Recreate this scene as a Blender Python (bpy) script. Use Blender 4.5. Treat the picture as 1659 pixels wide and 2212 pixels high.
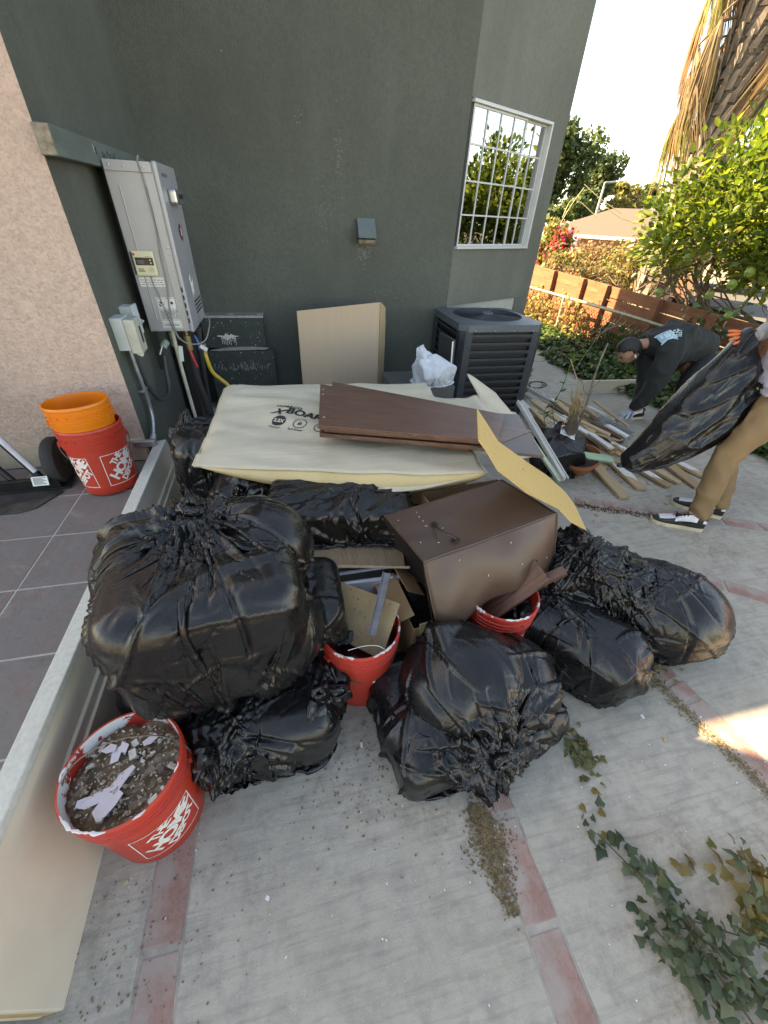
import bpy, bmesh, math, random
import numpy as np
from mathutils import noise as mnoise
from mathutils import Vector, Matrix, Euler, Quaternion
PI = math.pi
R = math.radians
random.seed(7)
rng = np.random.default_rng(11)
scene = bpy.context.scene
for o in list(bpy.data.objects):
    bpy.data.objects.remove(o, do_unlink=True)
COL = scene.collection

# ------------------------------------------------------------------ camera
CAM_H = 1.60
FPX, CPX, CPY = 850.0, 829.5, 1106.0
_dn = np.array([-59.0, 1124.0, FPX]); _dn /= np.linalg.norm(_dn)
_yw = np.array([590 - CPX, 449 - CPY, FPX]); _yw -= _dn * _yw.dot(_dn); _yw /= np.linalg.norm(_yw)
_zw = -_dn
_xw = np.cross(_yw, _zw)
ROT = np.array([_xw, _yw, _zw])            # camera (x right, y down, z forward) to world
ORG = np.array([0.0, 0.0, CAM_H])
cam_data = bpy.data.cameras.new('camera')
cam = bpy.data.objects.new('camera', cam_data)
COL.objects.link(cam)
cam_data.sensor_fit = 'HORIZONTAL'
cam_data.sensor_width = 36.0
cam_data.lens = 36.0 * FPX / 1659.0
cam_data.clip_start = 0.02
cam_data.clip_end = 2000.0
_bx = ROT @ np.array([1.0, 0, 0]); _by = ROT @ np.array([0, -1.0, 0]); _bz = ROT @ np.array([0, 0, -1.0])
m = Matrix.Identity(4)
for i in range(3):
    m[i][0], m[i][1], m[i][2] = _bx[i], _by[i], _bz[i]
m[2][3] = CAM_H
cam.matrix_world = m
scene.camera = cam

# survey helpers: where a sight line from the measured eye point meets a real plane
def sight(px, py):
    return ROT @ np.array([px - CPX, py - CPY, FPX])
def atz(px, py, z=0.0):
    r = sight(px, py); return Vector(ORG + r * ((z - CAM_H) / r[2]))
def atx(px, py, x):
    r = sight(px, py); return Vector(ORG + r * (x / r[0]))
def aty(px, py, y):
    r = sight(px, py); return Vector(ORG + r * (y / r[1]))

# ------------------------------------------------------------------ light
SUN_EL, SUN_AZ = R(40), math.atan2(0.50, -0.87)     # azimuth of the direction towards the sun, from +x
world = bpy.data.worlds.new('World')
scene.world = world
world.use_nodes = True
wn = world.node_tree
for n in list(wn.nodes): wn.nodes.remove(n)
sky = wn.nodes.new('ShaderNodeTexSky')
sky.sky_type = 'NISHITA'
sky.sun_disc = False
sky.sun_elevation = SUN_EL
sky.sun_rotation = PI / 2 - SUN_AZ
sky.air_density = 0.75
sky.dust_density = 0.6
sky.ozone_density = 2.5
bg = wn.nodes.new('ShaderNodeBackground')
bg.inputs['Strength'].default_value = 0.08
wo = wn.nodes.new('ShaderNodeOutputWorld')
wn.links.new(sky.outputs[0], bg.inputs[0])
wn.links.new(bg.outputs[0], wo.inputs[0])
sd = bpy.data.lights.new('sun', 'SUN')
sd.energy = 3.6
sd.angle = R(0.6)
sd.color = (1.0, 0.91, 0.80)
sun = bpy.data.objects.new('sun', sd)
COL.objects.link(sun)
sdir = Vector((math.cos(SUN_AZ) * math.cos(SUN_EL), math.sin(SUN_AZ) * math.cos(SUN_EL), math.sin(SUN_EL)))
sun.rotation_euler = sdir.to_track_quat('Z', 'Y').to_euler()
sun.location = (0, 0, 12)
scene.view_settings.view_transform = 'Standard'
scene.view_settings.look = 'None'
scene.view_settings.gamma = 1.0
scene.view_settings.use_curve_mapping = False
scene.view_settings.exposure = 3.3
scene.view_settings.use_white_balance = True
scene.view_settings.white_balance_temperature = 11600
scene.view_settings.white_balance_tint = 10
scene.render.engine = 'CYCLES'

# ------------------------------------------------------------------ object helpers
def thing(name, label, cat, loc=(0, 0, 0), rotz=0.0, group=None, rot=None):
    o = bpy.data.objects.new(name, None)
    COL.objects.link(o)
    o.empty_display_size = 0.1
    o.location = loc
    o.rotation_euler = rot if rot is not None else (0, 0, rotz)
    o['label'] = label; o['category'] = cat
    if group: o['group'] = group
    return o
def tag(o, label=None, cat=None, group=None, kind=None):
    if label: o['label'] = label
    if cat: o['category'] = cat
    if group: o['group'] = group
    if kind: o['kind'] = kind
    return o
def mesh_obj(name, verts, faces, mat=None, parent=None, smooth=False, kind=None, label=None):
    me = bpy.data.meshes.new(name)
    me.from_pydata([tuple(map(float, v)) for v in verts], [], [tuple(map(int, f)) for f in faces])
    me.update()
    return link(name, me, mat, parent, smooth, kind, label)
def link(name, me, mat=None, parent=None, smooth=False, kind=None, label=None):
    o = bpy.data.objects.new(name, me)
    COL.objects.link(o)
    if mat is not None:
        if isinstance(mat, (list, tuple)):
            for mm in mat: me.materials.append(mm)
        elif not me.materials: me.materials.append(mat)
    if smooth and len(me.polygons):
        me.polygons.foreach_set('use_smooth', [True] * len(me.polygons))
    if parent: o.parent = parent
    if kind: o['kind'] = kind
    if label: o['label'] = label
    return o
def structure(o): o['kind'] = 'structure'; return o

class MB:
    """collects shapes and links them as one mesh object"""
    def __init__(s): s.v = []; s.f = []; s.mi = []
    def add(s, vs, fs, mi=0):
        b = len(s.v); s.v += [tuple(map(float, v)) for v in vs]
        s.f += [tuple(b + i for i in f) for f in fs]; s.mi += [mi] * len(fs)
    def box(s, c, size, rot=None, mi=0, taper=1.0):
        hx, hy, hz = [k / 2 for k in size]
        vs = [Vector((x * hx * (taper if z > 0 else 1), y * hy * (taper if z > 0 else 1), z * hz)) for z in (-1, 1) for y in (-1, 1) for x in (-1, 1)]
        if rot is not None:
            if not isinstance(rot, (Matrix, Quaternion)): rot = Euler(rot).to_matrix()
            vs = [rot @ v for v in vs]
        c = Vector(c)
        s.add([v + c for v in vs], [(0, 2, 3, 1), (4, 5, 7, 6), (0, 1, 5, 4), (2, 6, 7, 3), (0, 4, 6, 2), (1, 3, 7, 5)], mi)
    def prism(s, poly, d0, d1, mi=0):
        """poly: list of Vector points (planar); extruded from +d0 to +d1 (vectors)"""
        n = len(poly)
        a = [Vector(p) + Vector(d0) for p in poly]; b = [Vector(p) + Vector(d1) for p in poly]
        fs = [tuple(range(n - 1, -1, -1)), tuple(range(n, 2 * n))]
        fs += [(i, (i + 1) % n, n + (i + 1) % n, n + i) for i in range(n)]
        s.add(a + b, fs, mi)
    def tube(s, pts, r, seg=8, mi=0, cap=True, flat=1.0):
        pts = [Vector(p) for p in pts]
        rs = r if isinstance(r, (list, tuple, np.ndarray)) else [r] * len(pts)
        up = Vector((0, 0, 1)); rings = []
        prev = None
        for i, p in enumerate(pts):
            t = (pts[min(i + 1, len(pts) - 1)] - pts[max(i - 1, 0)]).normalized()
            if prev is None:
                a = t.cross(up)
                if a.length < 0.1: a = t.cross(Vector((1, 0, 0)))
            else:
                a = prev - t * prev.dot(t)
            a.normalize(); b = t.cross(a); prev = a
            rings.append([p + a * (math.cos(2 * PI * k / seg) * rs[i]) + b * (math.sin(2 * PI * k / seg) * rs[i] * flat) for k in range(seg)])
        vs = [v for rg in rings for v in rg]; fs = []
        for i in range(len(pts) - 1):
            for k in range(seg):
                k2 = (k + 1) % seg
                fs.append((i * seg + k, i * seg + k2, (i + 1) * seg + k2, (i + 1) * seg + k))
        if cap:
            fs.append(tuple(range(seg - 1, -1, -1))); n0 = (len(pts) - 1) * seg
            fs.append(tuple(range(n0, n0 + seg)))
        s.add(vs, fs, mi)
    def lathe(s, prof, seg=48, mi=0, c=(0, 0, 0), a0=0.0, a1=2 * PI):
        full = abs(a1 - a0 - 2 * PI) < 1e-6
        n = seg if full else seg + 1
        vs = []
        for (r, z) in prof:
            for k in range(n):
                a = a0 + (a1 - a0) * k / seg
                vs.append((c[0] + r * math.cos(a), c[1] + r * math.sin(a), c[2] + z))
        fs = []
        for i in range(len(prof) - 1):
            for k in range(seg):
                k2 = (k + 1) % n if full else k + 1
                fs.append((i * n + k, i * n + k2, (i + 1) * n + k2, (i + 1) * n + k))
        s.add(vs, fs, mi)
    def build(s, name, mat=None, parent=None, smooth=False, kind=None, label=None, bevel=0.0, origin=None, bseg=2):
        me = bpy.data.meshes.new(name)
        vs = s.v
        if origin is not None:
            vs = [(v[0] - origin[0], v[1] - origin[1], v[2] - origin[2]) for v in vs]
        me.from_pydata(vs, [], s.f)
        if any(s.mi): me.polygons.foreach_set('material_index', s.mi)
        me.validate(); me.update()
        if bevel > 0:
            bm = bmesh.new(); bm.from_mesh(me)
            bmesh.ops.recalc_face_normals(bm, faces=bm.faces)
            es = [e for e in bm.edges if len(e.link_faces) == 2 and e.calc_face_angle(0) > 0.5]
            bmesh.ops.bevel(bm, geom=es, offset=bevel, segments=bseg, affect='EDGES', profile=0.6, clamp_overlap=True)
            bm.to_mesh(me); bm.free()
        o = link(name, me, mat, parent, False, kind, label)
        if smooth: shade_auto(o)
        if origin is not None and parent is None: o.location = origin
        return o
def shade_auto(o, ang=40):
    me = o.data
    me.polygons.foreach_set('use_smooth', [True] * len(me.polygons))
    bm = bmesh.new(); bm.from_mesh(me)
    for e in bm.edges:
        e.smooth = not (len(e.link_faces) == 2 and e.calc_face_angle(0) > R(ang))
    bm.to_mesh(me); bm.free()
def box_obj(name, c, size, mat, parent=None, rot=None, bevel=0.003, smooth=False, **k):
    b = MB(); b.box((0, 0, 0), size)
    o = b.build(name, mat, parent, smooth=smooth, bevel=bevel, **k)
    o.location = c
    if rot is not None: o.rotation_euler = rot if not isinstance(rot, (Matrix, Quaternion)) else rot.to_euler()
    return o
def frame_rot(u, v):
    """rotation whose x axis is u, y axis close to v"""
    u = Vector(u).normalized(); v = Vector(v); v = (v - u * v.dot(u)).normalized(); w = u.cross(v)
    return Matrix((u, v, w)).transposed()
def slab_from(name, p0, p1, width_dir, width, thick, mat, parent=None, bevel=0.002, **k):
    """a board: long axis p0->p1 (centre line of its top face), width along width_dir, top face up"""
    p0 = Vector(p0); p1 = Vector(p1); rot = frame_rot(p1 - p0, width_dir)
    b = MB(); b.box((0, 0, -thick / 2), ((p1 - p0).length, width, thick))
    o = b.build(name, mat, parent, bevel=bevel, **k)
    o.location = (p0 + p1) / 2; o.rotation_euler = rot.to_euler()
    return o
def copy_tree(o, parent=None):
    c = o.copy(); COL.objects.link(c)
    if parent: c.parent = parent
    for ch in list(o.children): copy_tree(ch, c)
    return c

# ------------------------------------------------------------------ materials
class NT:
    def __init__(s, name):
        s.m = bpy.data.materials.new(name); s.m.use_nodes = True
        s.t = s.m.node_tree
        s.b = s.t.nodes['Principled BSDF']; s.out = s.t.nodes['Material Output']
        s._tc = None
    def n(s, typ, **kw):
        nd = s.t.nodes.new(typ)
        for k, v in kw.items(): setattr(nd, k, v)
        return nd
    def l(s, a, b): s.t.links.new(a, b)
    def co(s, kind='Object'):
        if s._tc is None: s._tc = s.n('ShaderNodeTexCoord')
        return s._tc.outputs[kind]
    def mapping(s, vec, scale=(1, 1, 1), rot=(0, 0, 0), loc=(0, 0, 0)):
        mp = s.n('ShaderNodeMapping'); s.l(vec, mp.inputs[0])
        mp.inputs['Scale'].default_value = scale; mp.inputs['Rotation'].default_value = rot; mp.inputs['Location'].default_value = loc
        return mp.outputs[0]
    def noise(s, scale, detail=4, rough=0.55, vec=None, dist=0.0):
        nd = s.n('ShaderNodeTexNoise'); nd.inputs['Scale'].default_value = scale
        nd.inputs['Detail'].default_value = detail; nd.inputs['Roughness'].default_value = rough
        nd.inputs['Distortion'].default_value = dist
        s.l(vec if vec is not None else s.co(), nd.inputs['Vector']); return nd.outputs['Fac']
    def voro(s, scale, vec=None, feature='F1', out='Distance'):
        nd = s.n('ShaderNodeTexVoronoi', feature=feature); nd.inputs['Scale'].default_value = scale
        s.l(vec if vec is not None else s.co(), nd.inputs['Vector']); return nd.outputs[out]
    def ramp(s, fac, stops, interp='LINEAR'):
        r = s.n('ShaderNodeValToRGB'); r.color_ramp.interpolation = interp
        els = r.color_ramp.elements
        while len(els) < len(stops): els.new(0.5)
        for e, (p, c) in zip(els, stops):
            e.position = p; e.color = c if len(c) == 4 else (*c, 1)
        s.l(fac, r.inputs[0]); return r.outputs[0]
    def mix(s, fac, a, b, mode='MIX'):
        mx = s.n('ShaderNodeMix', data_type='RGBA', blend_type=mode)
        for sock, v in ((mx.inputs[0], fac), (mx.inputs[6], a), (mx.inputs[7], b)):
            if isinstance(v, (int, float)): sock.default_value = v
            elif isinstance(v, (tuple, list)): sock.default_value = v if len(v) == 4 else (*v, 1)
            else: s.l(v, sock)
        return mx.outputs[2]
    def math(s, op, a, b=0.0, c=None):
        mt = s.n('ShaderNodeMath', operation=op)
        for i, v in enumerate((a, b) if c is None else (a, b, c)):
            if isinstance(v, (int, float)): mt.inputs[i].default_value = v
            else: s.l(v, mt.inputs[i])
        return mt.outputs[0]
    def bump(s, h, strength=0.3, dist=0.01, prev=None):
        b = s.n('ShaderNodeBump'); b.inputs['Strength'].default_value = strength; b.inputs['Distance'].default_value = dist
        s.l(h, b.inputs['Height'])
        if prev is not None: s.l(prev, b.inputs['Normal'])
        s.l(b.outputs[0], s.b.inputs['Normal']); return b.outputs[0]
    def set(s, **kw):
        mp = dict(color='Base Color', rough='Roughness', metal='Metallic', spec='Specular IOR Level', trans='Transmission Weight', coat='Coat Weight', coat_rough='Coat Roughness', sheen='Sheen Weight', ior='IOR', alpha='Alpha', sss='Subsurface Weight')
        for k, v in kw.items():
            sock = s.b.inputs[mp[k]]
            if isinstance(v, (int, float)): sock.default_value = v
            elif isinstance(v, (tuple, list)): sock.default_value = v if len(v) == 4 else (*v, 1)
            else: s.l(v, sock)
        return s

_mc = {}
def simple(name, color, rough=0.6, metal=0.0, var=0.15, scale=20.0, bump=0.0, bscale=60.0, bdist=0.002, dirt=0.0, spec=0.5, stretch=(1, 1, 1), fleck=None):
    if name in _mc: return _mc[name]
    t = NT(name)
    v = t.mapping(t.co(), stretch)
    n1 = t.noise(scale, 5, 0.6, v)
    dark = tuple(c * (1 - var) for c in color); lite = tuple(min(1, c * (1 + var)) for c in color)
    c = t.ramp(n1, [(0.3, dark), (0.7, lite)])
    if dirt > 0:
        n2 = t.noise(3.5, 6, 0.7)
        c = t.mix(t.math('MULTIPLY', t.ramp(n2, [(0.5, (0, 0, 0)), (0.75, (1, 1, 1))]), dirt), c, (0.16, 0.13, 0.10))
    if fleck:
        n3 = t.noise(fleck[1], 2, 0.5)
        c = t.mix(t.ramp(n3, [(fleck[2], (0, 0, 0)), (fleck[2] + 0.03, (1, 1, 1))]), c, fleck[0])
    t.set(color=c, rough=rough, metal=metal, spec=spec)
    if rough > 0.2:
        t.set(rough=t.ramp(n1, [(0.2, (rough * 0.85,) * 3), (0.8, (min(1, rough * 1.15),) * 3)]))
    if bump > 0: t.bump(t.noise(bscale, 4, 0.6, v), bump, bdist)
    _mc[name] = t.m
    return t.m
# ================================================================== MATERIALS OF THE SETTING
def mat_concrete():
    t = NT('broomed_concrete')
    P = t.co('Object')
    n1 = t.noise(1.3, 6, 0.65, P); n2 = t.noise(14, 5, 0.7, P); n3 = t.noise(160, 3, 0.7, P)
    base = t.ramp(n1, [(0.25, (0.34, 0.305, 0.25)), (0.5, (0.41, 0.375, 0.315)), (0.8, (0.49, 0.455, 0.39))])
    base = t.mix(t.ramp(n2, [(0.35, (1, 1, 1)), (0.55, (0, 0, 0))]), base, (0.32, 0.295, 0.255))
    speck = t.ramp(n3, [(0.24, (1, 1, 1)), (0.37, (0, 0, 0))])
    base = t.mix(t.math('MULTIPLY', speck, 0.75), base, (0.13, 0.12, 0.105))
    lite = t.ramp(t.noise(120, 2, 0.5, P), [(0.66, (0, 0, 0)), (0.72, (1, 1, 1))])
    base = t.mix(t.math('MULTIPLY', lite, 0.5), base, (0.5, 0.49, 0.46))
    # rusty brown soil staining
    st = t.ramp(t.noise(2.1, 7, 0.75, t.mapping(P, loc=(3.1, 1.7, 0))), [(0.5, (0, 0, 0)), (0.68, (1, 1, 1))])
    st = t.math('MULTIPLY', st, t.ramp(t.noise(45, 4, 0.8, P), [(0.42, (0, 0, 0)), (0.62, (1, 1, 1))]))
    base = t.mix(t.math('MULTIPLY', st, 0.7), base, (0.21, 0.145, 0.085))
    # broom lines run slightly off the house axis
    wn_ = t.noise(55, 3, 0.6, t.mapping(P, rot=(0, 0, R(-12)), scale=(0.07, 1, 1)))
    base = t.mix(t.math('MULTIPLY', t.ramp(wn_, [(0.35, (1, 1, 1)), (0.5, (0, 0, 0))]), 0.22), base, (0.12, 0.11, 0.1))
    t.set(color=base, rough=0.9, spec=0.25)
    b = t.bump(wn_, 0.5, 0.002)
    t.bump(t.math('ADD', n3, n2), 0.45, 0.003, b)
    return t.m
def mat_stucco(name, col, coarse=1.0, dark=0.8, patches=True, streak=True):
    t = NT(name)
    P = t.co('Object')
    n1 = t.noise(0.9, 6, 0.6, P); n2 = t.noise(38, 4, 0.6, P); n3 = t.noise(95 / coarse, 4, 0.65, P)
    lo = tuple(c * dark for c in col); hi = tuple(c * 1.16 for c in col)
    c = t.ramp(n1, [(0.3, lo), (0.7, hi)])
    c = t.mix(t.ramp(n2, [(0.3, (0.5,) * 3), (0.6, (0, 0, 0))]), c, tuple(k * 0.68 for k in col))
    c = t.mix(t.ramp(n3, [(0.35, (0.5,) * 3), (0.52, (0, 0, 0))]), c, tuple(k * 0.66 for k in col))
    if streak:
        s = t.noise(2.2, 5, 0.6, t.mapping(P, (1.6, 1.6, 0.35)))
        c = t.mix(t.math('MULTIPLY', t.ramp(s, [(0.5, (0, 0, 0)), (0.75, (1, 1, 1))]), 0.22), c, tuple(min(1, k * 1.4 + 0.01) for k in col))
    if patches:
        s = t.noise(1.7, 8, 0.78, t.mapping(P, (1, 1, 1), loc=(5.2, 0, 1.3)))
        s = t.math('MULTIPLY', t.ramp(s, [(0.66, (0, 0, 0)), (0.74, (1, 1, 1))]), t.ramp(n2, [(0.45, (0, 0, 0)), (0.6, (1, 1, 1))]))
        c = t.mix(t.math('MULTIPLY', s, 0.5), c, (0.32, 0.30, 0.28))
    t.set(color=c, rough=0.88, spec=0.3)
    b = t.bump(n3, 1.0, 0.009 * coarse)
    t.bump(t.voro(60 / coarse, P, 'SMOOTH_F1'), 0.35, 0.004 * coarse, b)
    return t.m
def mat_slate():
    t = NT('slate_tile')
    oi = t.n('ShaderNodeObjectInfo')
    P = t.n('ShaderNodeVectorMath', operation='ADD'); t.l(t.co('Object'), P.inputs[0])
    cmb = t.n('ShaderNodeCombineXYZ'); t.l(t.math('MULTIPLY', oi.outputs['Random'], 37.0), cmb.inputs[0]); t.l(cmb.outputs[0], P.inputs[1])
    P = P.outputs[0]
    n1 = t.noise(3.5, 6, 0.7, P, 0.6)
    c = t.ramp(n1, [(0.3, (0.13, 0.125, 0.12)), (0.45, (0.185, 0.17, 0.16)), (0.57, (0.19, 0.14, 0.13)), (0.72, (0.29, 0.28, 0.26))])
    c = t.mix(t.math('MULTIPLY', oi.outputs['Random'], 0.35), c, (0.15, 0.145, 0.14))
    sp = t.ramp(t.noise(75, 4, 0.7, P), [(0.3, (1, 1, 1)), (0.42, (0, 0, 0))])
    c = t.mix(t.math('MULTIPLY', sp, 0.5), c, (0.07, 0.06, 0.055))
    c = t.mix(t.ramp(t.noise(2.2, 4, 0.7, P), [(0.55, (0, 0, 0)), (0.9, (0.55,) * 3)]), c, (0.30, 0.29, 0.27))
    t.set(color=c, rough=0.62, spec=0.4)
    t.bump(t.noise(16, 7, 0.65, P), 0.5, 0.008)
    return t.m
def mat_brickred():
    t = NT('red_paver')
    P = t.co('Object')
    n1 = t.noise(9, 6, 0.7, P); n2 = t.noise(70, 4, 0.7, P)
    c = t.ramp(n1, [(0.3, (0.25, 0.10, 0.08)), (0.7, (0.36, 0.17, 0.135))])
    c = t.mix(t.ramp(n2, [(0.3, (0.8,) * 3), (0.45, (0, 0, 0))]), c, (0.16, 0.075, 0.06))
    wear = t.ramp(t.noise(5, 6, 0.75, t.mapping(P, loc=(2, 5, 0))), [(0.33, (0, 0, 0)), (0.58, (1, 1, 1))])
    c = t.mix(t.math('MULTIPLY', wear, 0.8), c, (0.36, 0.32, 0.28))
    t.set(color=c, rough=0.85)
    t.bump(n2, 0.5, 0.002)
    return t.m
def mat_dirt(name='joint_dirt', c0=(0.10, 0.07, 0.04), c1=(0.27, 0.2, 0.12)):
    t = NT(name)
    c = t.ramp(t.noise(40, 6, 0.75), [(0.3, c0), (0.7, c1)])
    t.set(color=c, rough=0.95)
    t.bump(t.noise(90, 5, 0.7), 0.8, 0.01)
    return t.m
M_CONC = mat_concrete()
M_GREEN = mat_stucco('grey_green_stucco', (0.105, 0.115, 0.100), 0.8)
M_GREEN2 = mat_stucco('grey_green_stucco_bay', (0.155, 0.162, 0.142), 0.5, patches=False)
M_PINK = mat_stucco('pink_stucco', (0.56, 0.41, 0.345), 1.5, 0.92, patches=False, streak=False)
M_SLATE = mat_slate()
M_BRICK = mat_brickred()
M_DIRT = mat_dirt()

# ================================================================== GROUND
def build_ground():
    xs = [-60, -20, -6, -3, -1.2, 0, 1, 2, 3, 4, 5.05, 5.6, 7, 10, 20, 40, 90, 200, 500]
    ys = [-60, -20, -6, -3, -1, 0, 1, 2, 3, 4, 5, 6, 8, 10, 14, 20, 40, 90, 200, 600]
    vs = []
    for y in ys:
        for x in xs:
            z = 0.0
            if x > 5.05: z = -min(2.1, (x - 5.05) * 0.45)
            if y > 10: z = min(z, -min(2.1, (y - 10) * 0.4))
            vs.append((x, y, z))
    nx = len(xs); fs = [(j * nx + i, j * nx + i + 1, (j + 1) * nx + i + 1, (j + 1) * nx + i) for j in range(len(ys) - 1) for i in range(nx - 1)]
    return structure(mesh_obj('ground', vs, fs, simple('dry_ground', (0.11, 0.095, 0.06), 0.95, var=0.3, scale=3, bump=0.4, bscale=20, bdist=0.03)))
GROUND = build_ground()
GROUND.location.z = -0.10

# concrete slabs: separate pours with narrow joints between them
STRIP_A, STRIP_B, STRIP_C = -0.49, 0.548, 1.53        # red paver strips running away from the eye
def slab(x0, x1, y0, y1):
    o = box_obj('concrete_slab', ((x0 + x1) / 2, (y0 + y1) / 2, -0.05), (x1 - x0, y1 - y0, 0.10), M_CONC, bevel=0.004)
    structure(o)
    return o
patio = bpy.data.objects.new('patio', None); COL.objects.link(patio); structure(patio)
def poly_slab(pts, z=0.0, th=0.1, name='concrete_slab', mat=None, bevel=0.004):
    b = MB(); b.prism([Vector((p[0], p[1], z)) for p in pts], (0, 0, -th), (0, 0, 0))
    return b.build(name, mat or M_CONC, patio, bevel=bevel)
W = 0.055      # half width of a paver strip
# rows: below the diagonal strip / above it
poly_slab([(-1.3, -1.6), (STRIP_A - W, -1.6), (STRIP_A - W, 5.2), (-1.3, 5.2)])
poly_slab([(STRIP_A + W, -1.6), (STRIP_B - W, -1.6), (STRIP_B - W, 5.2), (STRIP_A + W, 5.2)])
poly_slab([(STRIP_B + W, -1.6), (STRIP_C - W + 0.1, -1.6), (STRIP_C - W + 0.04, 0.2), (STRIP_C - W - 0.06, 0.8), (STRIP_C - W - 0.06, 2.1), (STRIP_B + W, 2.5)])
# strip C bends right: its polyline
PC = [(1.60, -1.6), (1.59, 0.2), (1.52, 0.62), (1.48, 0.9)]
P2 = [(1.48, 0.9), (1.95, 1.33), (2.29, 1.06), (2.75, 0.70), (4.2, -0.5)]
P3 = [(0.6, 2.55), (1.35, 2.25), (1.93, 1.97), (2.38, 1.76), (2.83, 1.57), (3.2, 1.40), (4.2, 0.9)]
def off(poly, d):
    out = []
    for i, p in enumerate(poly):
        a = Vector(poly[max(i - 1, 0)]); b = Vector(poly[min(i + 1, len(poly) - 1)])
        t = (b - a).normalized(); out.append((p[0] - t.y * d, p[1] + t.x * d))
    return out
poly_slab(off([(1.62, -1.6), (1.59, 0.2), (1.52, 0.62), (1.48, 0.9)], -W) + off([(2.05, 1.25), (2.29, 1.06), (2.75, 0.70), (4.2, -0.5)], -W) + [(4.2, -1.6)])
poly_slab([(1.48, 0.95), (1.48, 2.12)] + off(P3, -W)[2:] + list(reversed(off([(2.0, 1.30), (2.29, 1.06), (2.75, 0.70), (4.2, -0.5)], W))))
poly_slab([(STRIP_B + W, 5.2)] + off(P3, W) + [(4.2, 5.2)])
poly_slab([(1.2, 5.22), (6.0, 5.22), (6.0, 9.5), (2.0, 9.5)])
poly_slab([(4.22, -1.6), (5.05, -1.6), (5.05, 5.2), (4.22, 5.2)], z=-0.02, mat=M_DIRT, name='planting_bed')
# dirt lying low in the joints
b = MB(); b.box((1.4, 1.8, -0.027), (5.6, 6.8, 0.05))
b.build('joint_mortar', simple('joint_mortar', (0.33, 0.30, 0.26), .95, var=.3, scale=12, bump=.6, bscale=60), patio)
def pavers(poly, gaps, z=0.0005, lw=0.20, w=W - 0.002, seed=0):
    r = random.Random(seed)
    pts = [Vector((*p, 0)) for p in poly]
    for i in range(len(pts) - 1):
        a, b_ = pts[i], pts[i + 1]; L = (b_ - a).length; d = (b_ - a) / L; nrm = Vector((-d.y, d.x, 0))
        s = 0.0
        while s < L - 0.05:
            l = min(lw * r.uniform(0.8, 1.9), L - s)
            if l > 0.06:
                c = a + d * (s + l / 2)
                n = 5
                poly_ = []
                for sx, sy in ((-1, -1), (1, -1), (1, 1), (-1, 1)):
                    poly_.append(Vector((sx * (l / 2 - 0.006 - r.random() * 0.006), sy * (w - r.random() * 0.008), 0)))
                mb = MB(); mb.prism(poly_, (0, 0, -0.05), (0, 0, z + r.random() * 0.002))
                o = mb.build('paver_brick', M_BRICK, patio, bevel=0.004)
                o.location = c; o.rotation_euler.z = math.atan2(d.y, d.x) + r.uniform(-0.015, 0.015)
            s += l
pavers([(STRIP_A, -0.2), (STRIP_A, 1.0)], [], seed=1)
pavers([(STRIP_B, -0.5), (STRIP_B, 2.4)], [], seed=2)
pavers([(1.60, -0.6), (1.59, 0.2), (1.52, 0.62), (1.48, 0.9)], [], seed=3)
pavers([(2.05, 1.25), (2.29, 1.06), (2.75, 0.70), (3.4, 0.16)], [], seed=4)
pavers([(0.9, 2.44), (1.35, 2.25), (1.93, 1.97), (2.38, 1.76), (2.83, 1.57), (3.2, 1.40), (3.9, 1.05)], [], seed=5)

# ================================================================== TILED PLATFORM
PZ = 0.30; PX = -0.885; XW = -0.906; PY1 = 2.46; MY = 4.15
plat = thing('tiled_platform', 'raised patio platform paved with purple grey slate tiles along the left side', 'platform', (0, 0, 0))
b = MB(); b.box(((-4.0 + PX - 0.012) / 2, (-1.6 + PY1) / 2, (PZ - 0.03) / 2), (4.0 + PX - 0.012, PY1 + 1.6, PZ - 0.03))
b.build('base', simple('tan_stucco_riser', (0.36, 0.29, 0.21), 0.9, bump=0.6, bscale=90, bdist=0.004), plat)
b = MB(); b.box(((-4.0 + PX) / 2, (-1.6 + PY1) / 2, PZ - 0.0135), (4.0 + PX - 0.004, PY1 + 1.6, 0.022))
b.build('grout', simple('grout', (0.42, 0.40, 0.37), 0.9, bump=0.4, bscale=120), plat)
def tiles():
    xj = [PX, -1.19, -1.545, -1.90, -2.255, -2.61, -2.965]
    rows = [2.46, 2.10, 1.745, 1.395, 1.045, 0.69, 0.34, -0.01, -0.36]
    r = random.Random(4)
    for a in range(len(xj) - 1):
        for c in range(len(rows) - 1):
            x1, x0 = xj[a] - 0.004, xj[a + 1] + 0.004
            y1, y0 = rows[c] - 0.004, rows[c + 1] + 0.004
            b = MB(); b.box((0, 0, 0), (x1 - x0, y1 - y0, 0.014))
            o = b.build('tile', M_SLATE, plat, bevel=0.002)
            o.location = ((x0 + x1) / 2, (y0 + y1) / 2, PZ - 0.007 + r.uniform(-0.0008, 0.0008))
tiles()

# ================================================================== HOUSE
house = thing('house', 'dark grey green stucco house filling the background with a bay window', 'house', (0, 0, 0))
d28 = Vector((math.cos(R(28)), math.sin(R(28)), 0)); EX = 1.60
BAY_L = 1.455
HR = 3.45                         # roof line of the low part
def wall_prism(name, pts, z0, z1, mat):
    b = MB(); b.prism([Vector((p[0], p[1], 0)) for p in pts], (0, 0, z0), (0, 0, z1))
    return b.build(name, mat, house)
e0 = Vector((EX, MY, 0)); e1 = e0 + d28 * BAY_L
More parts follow.
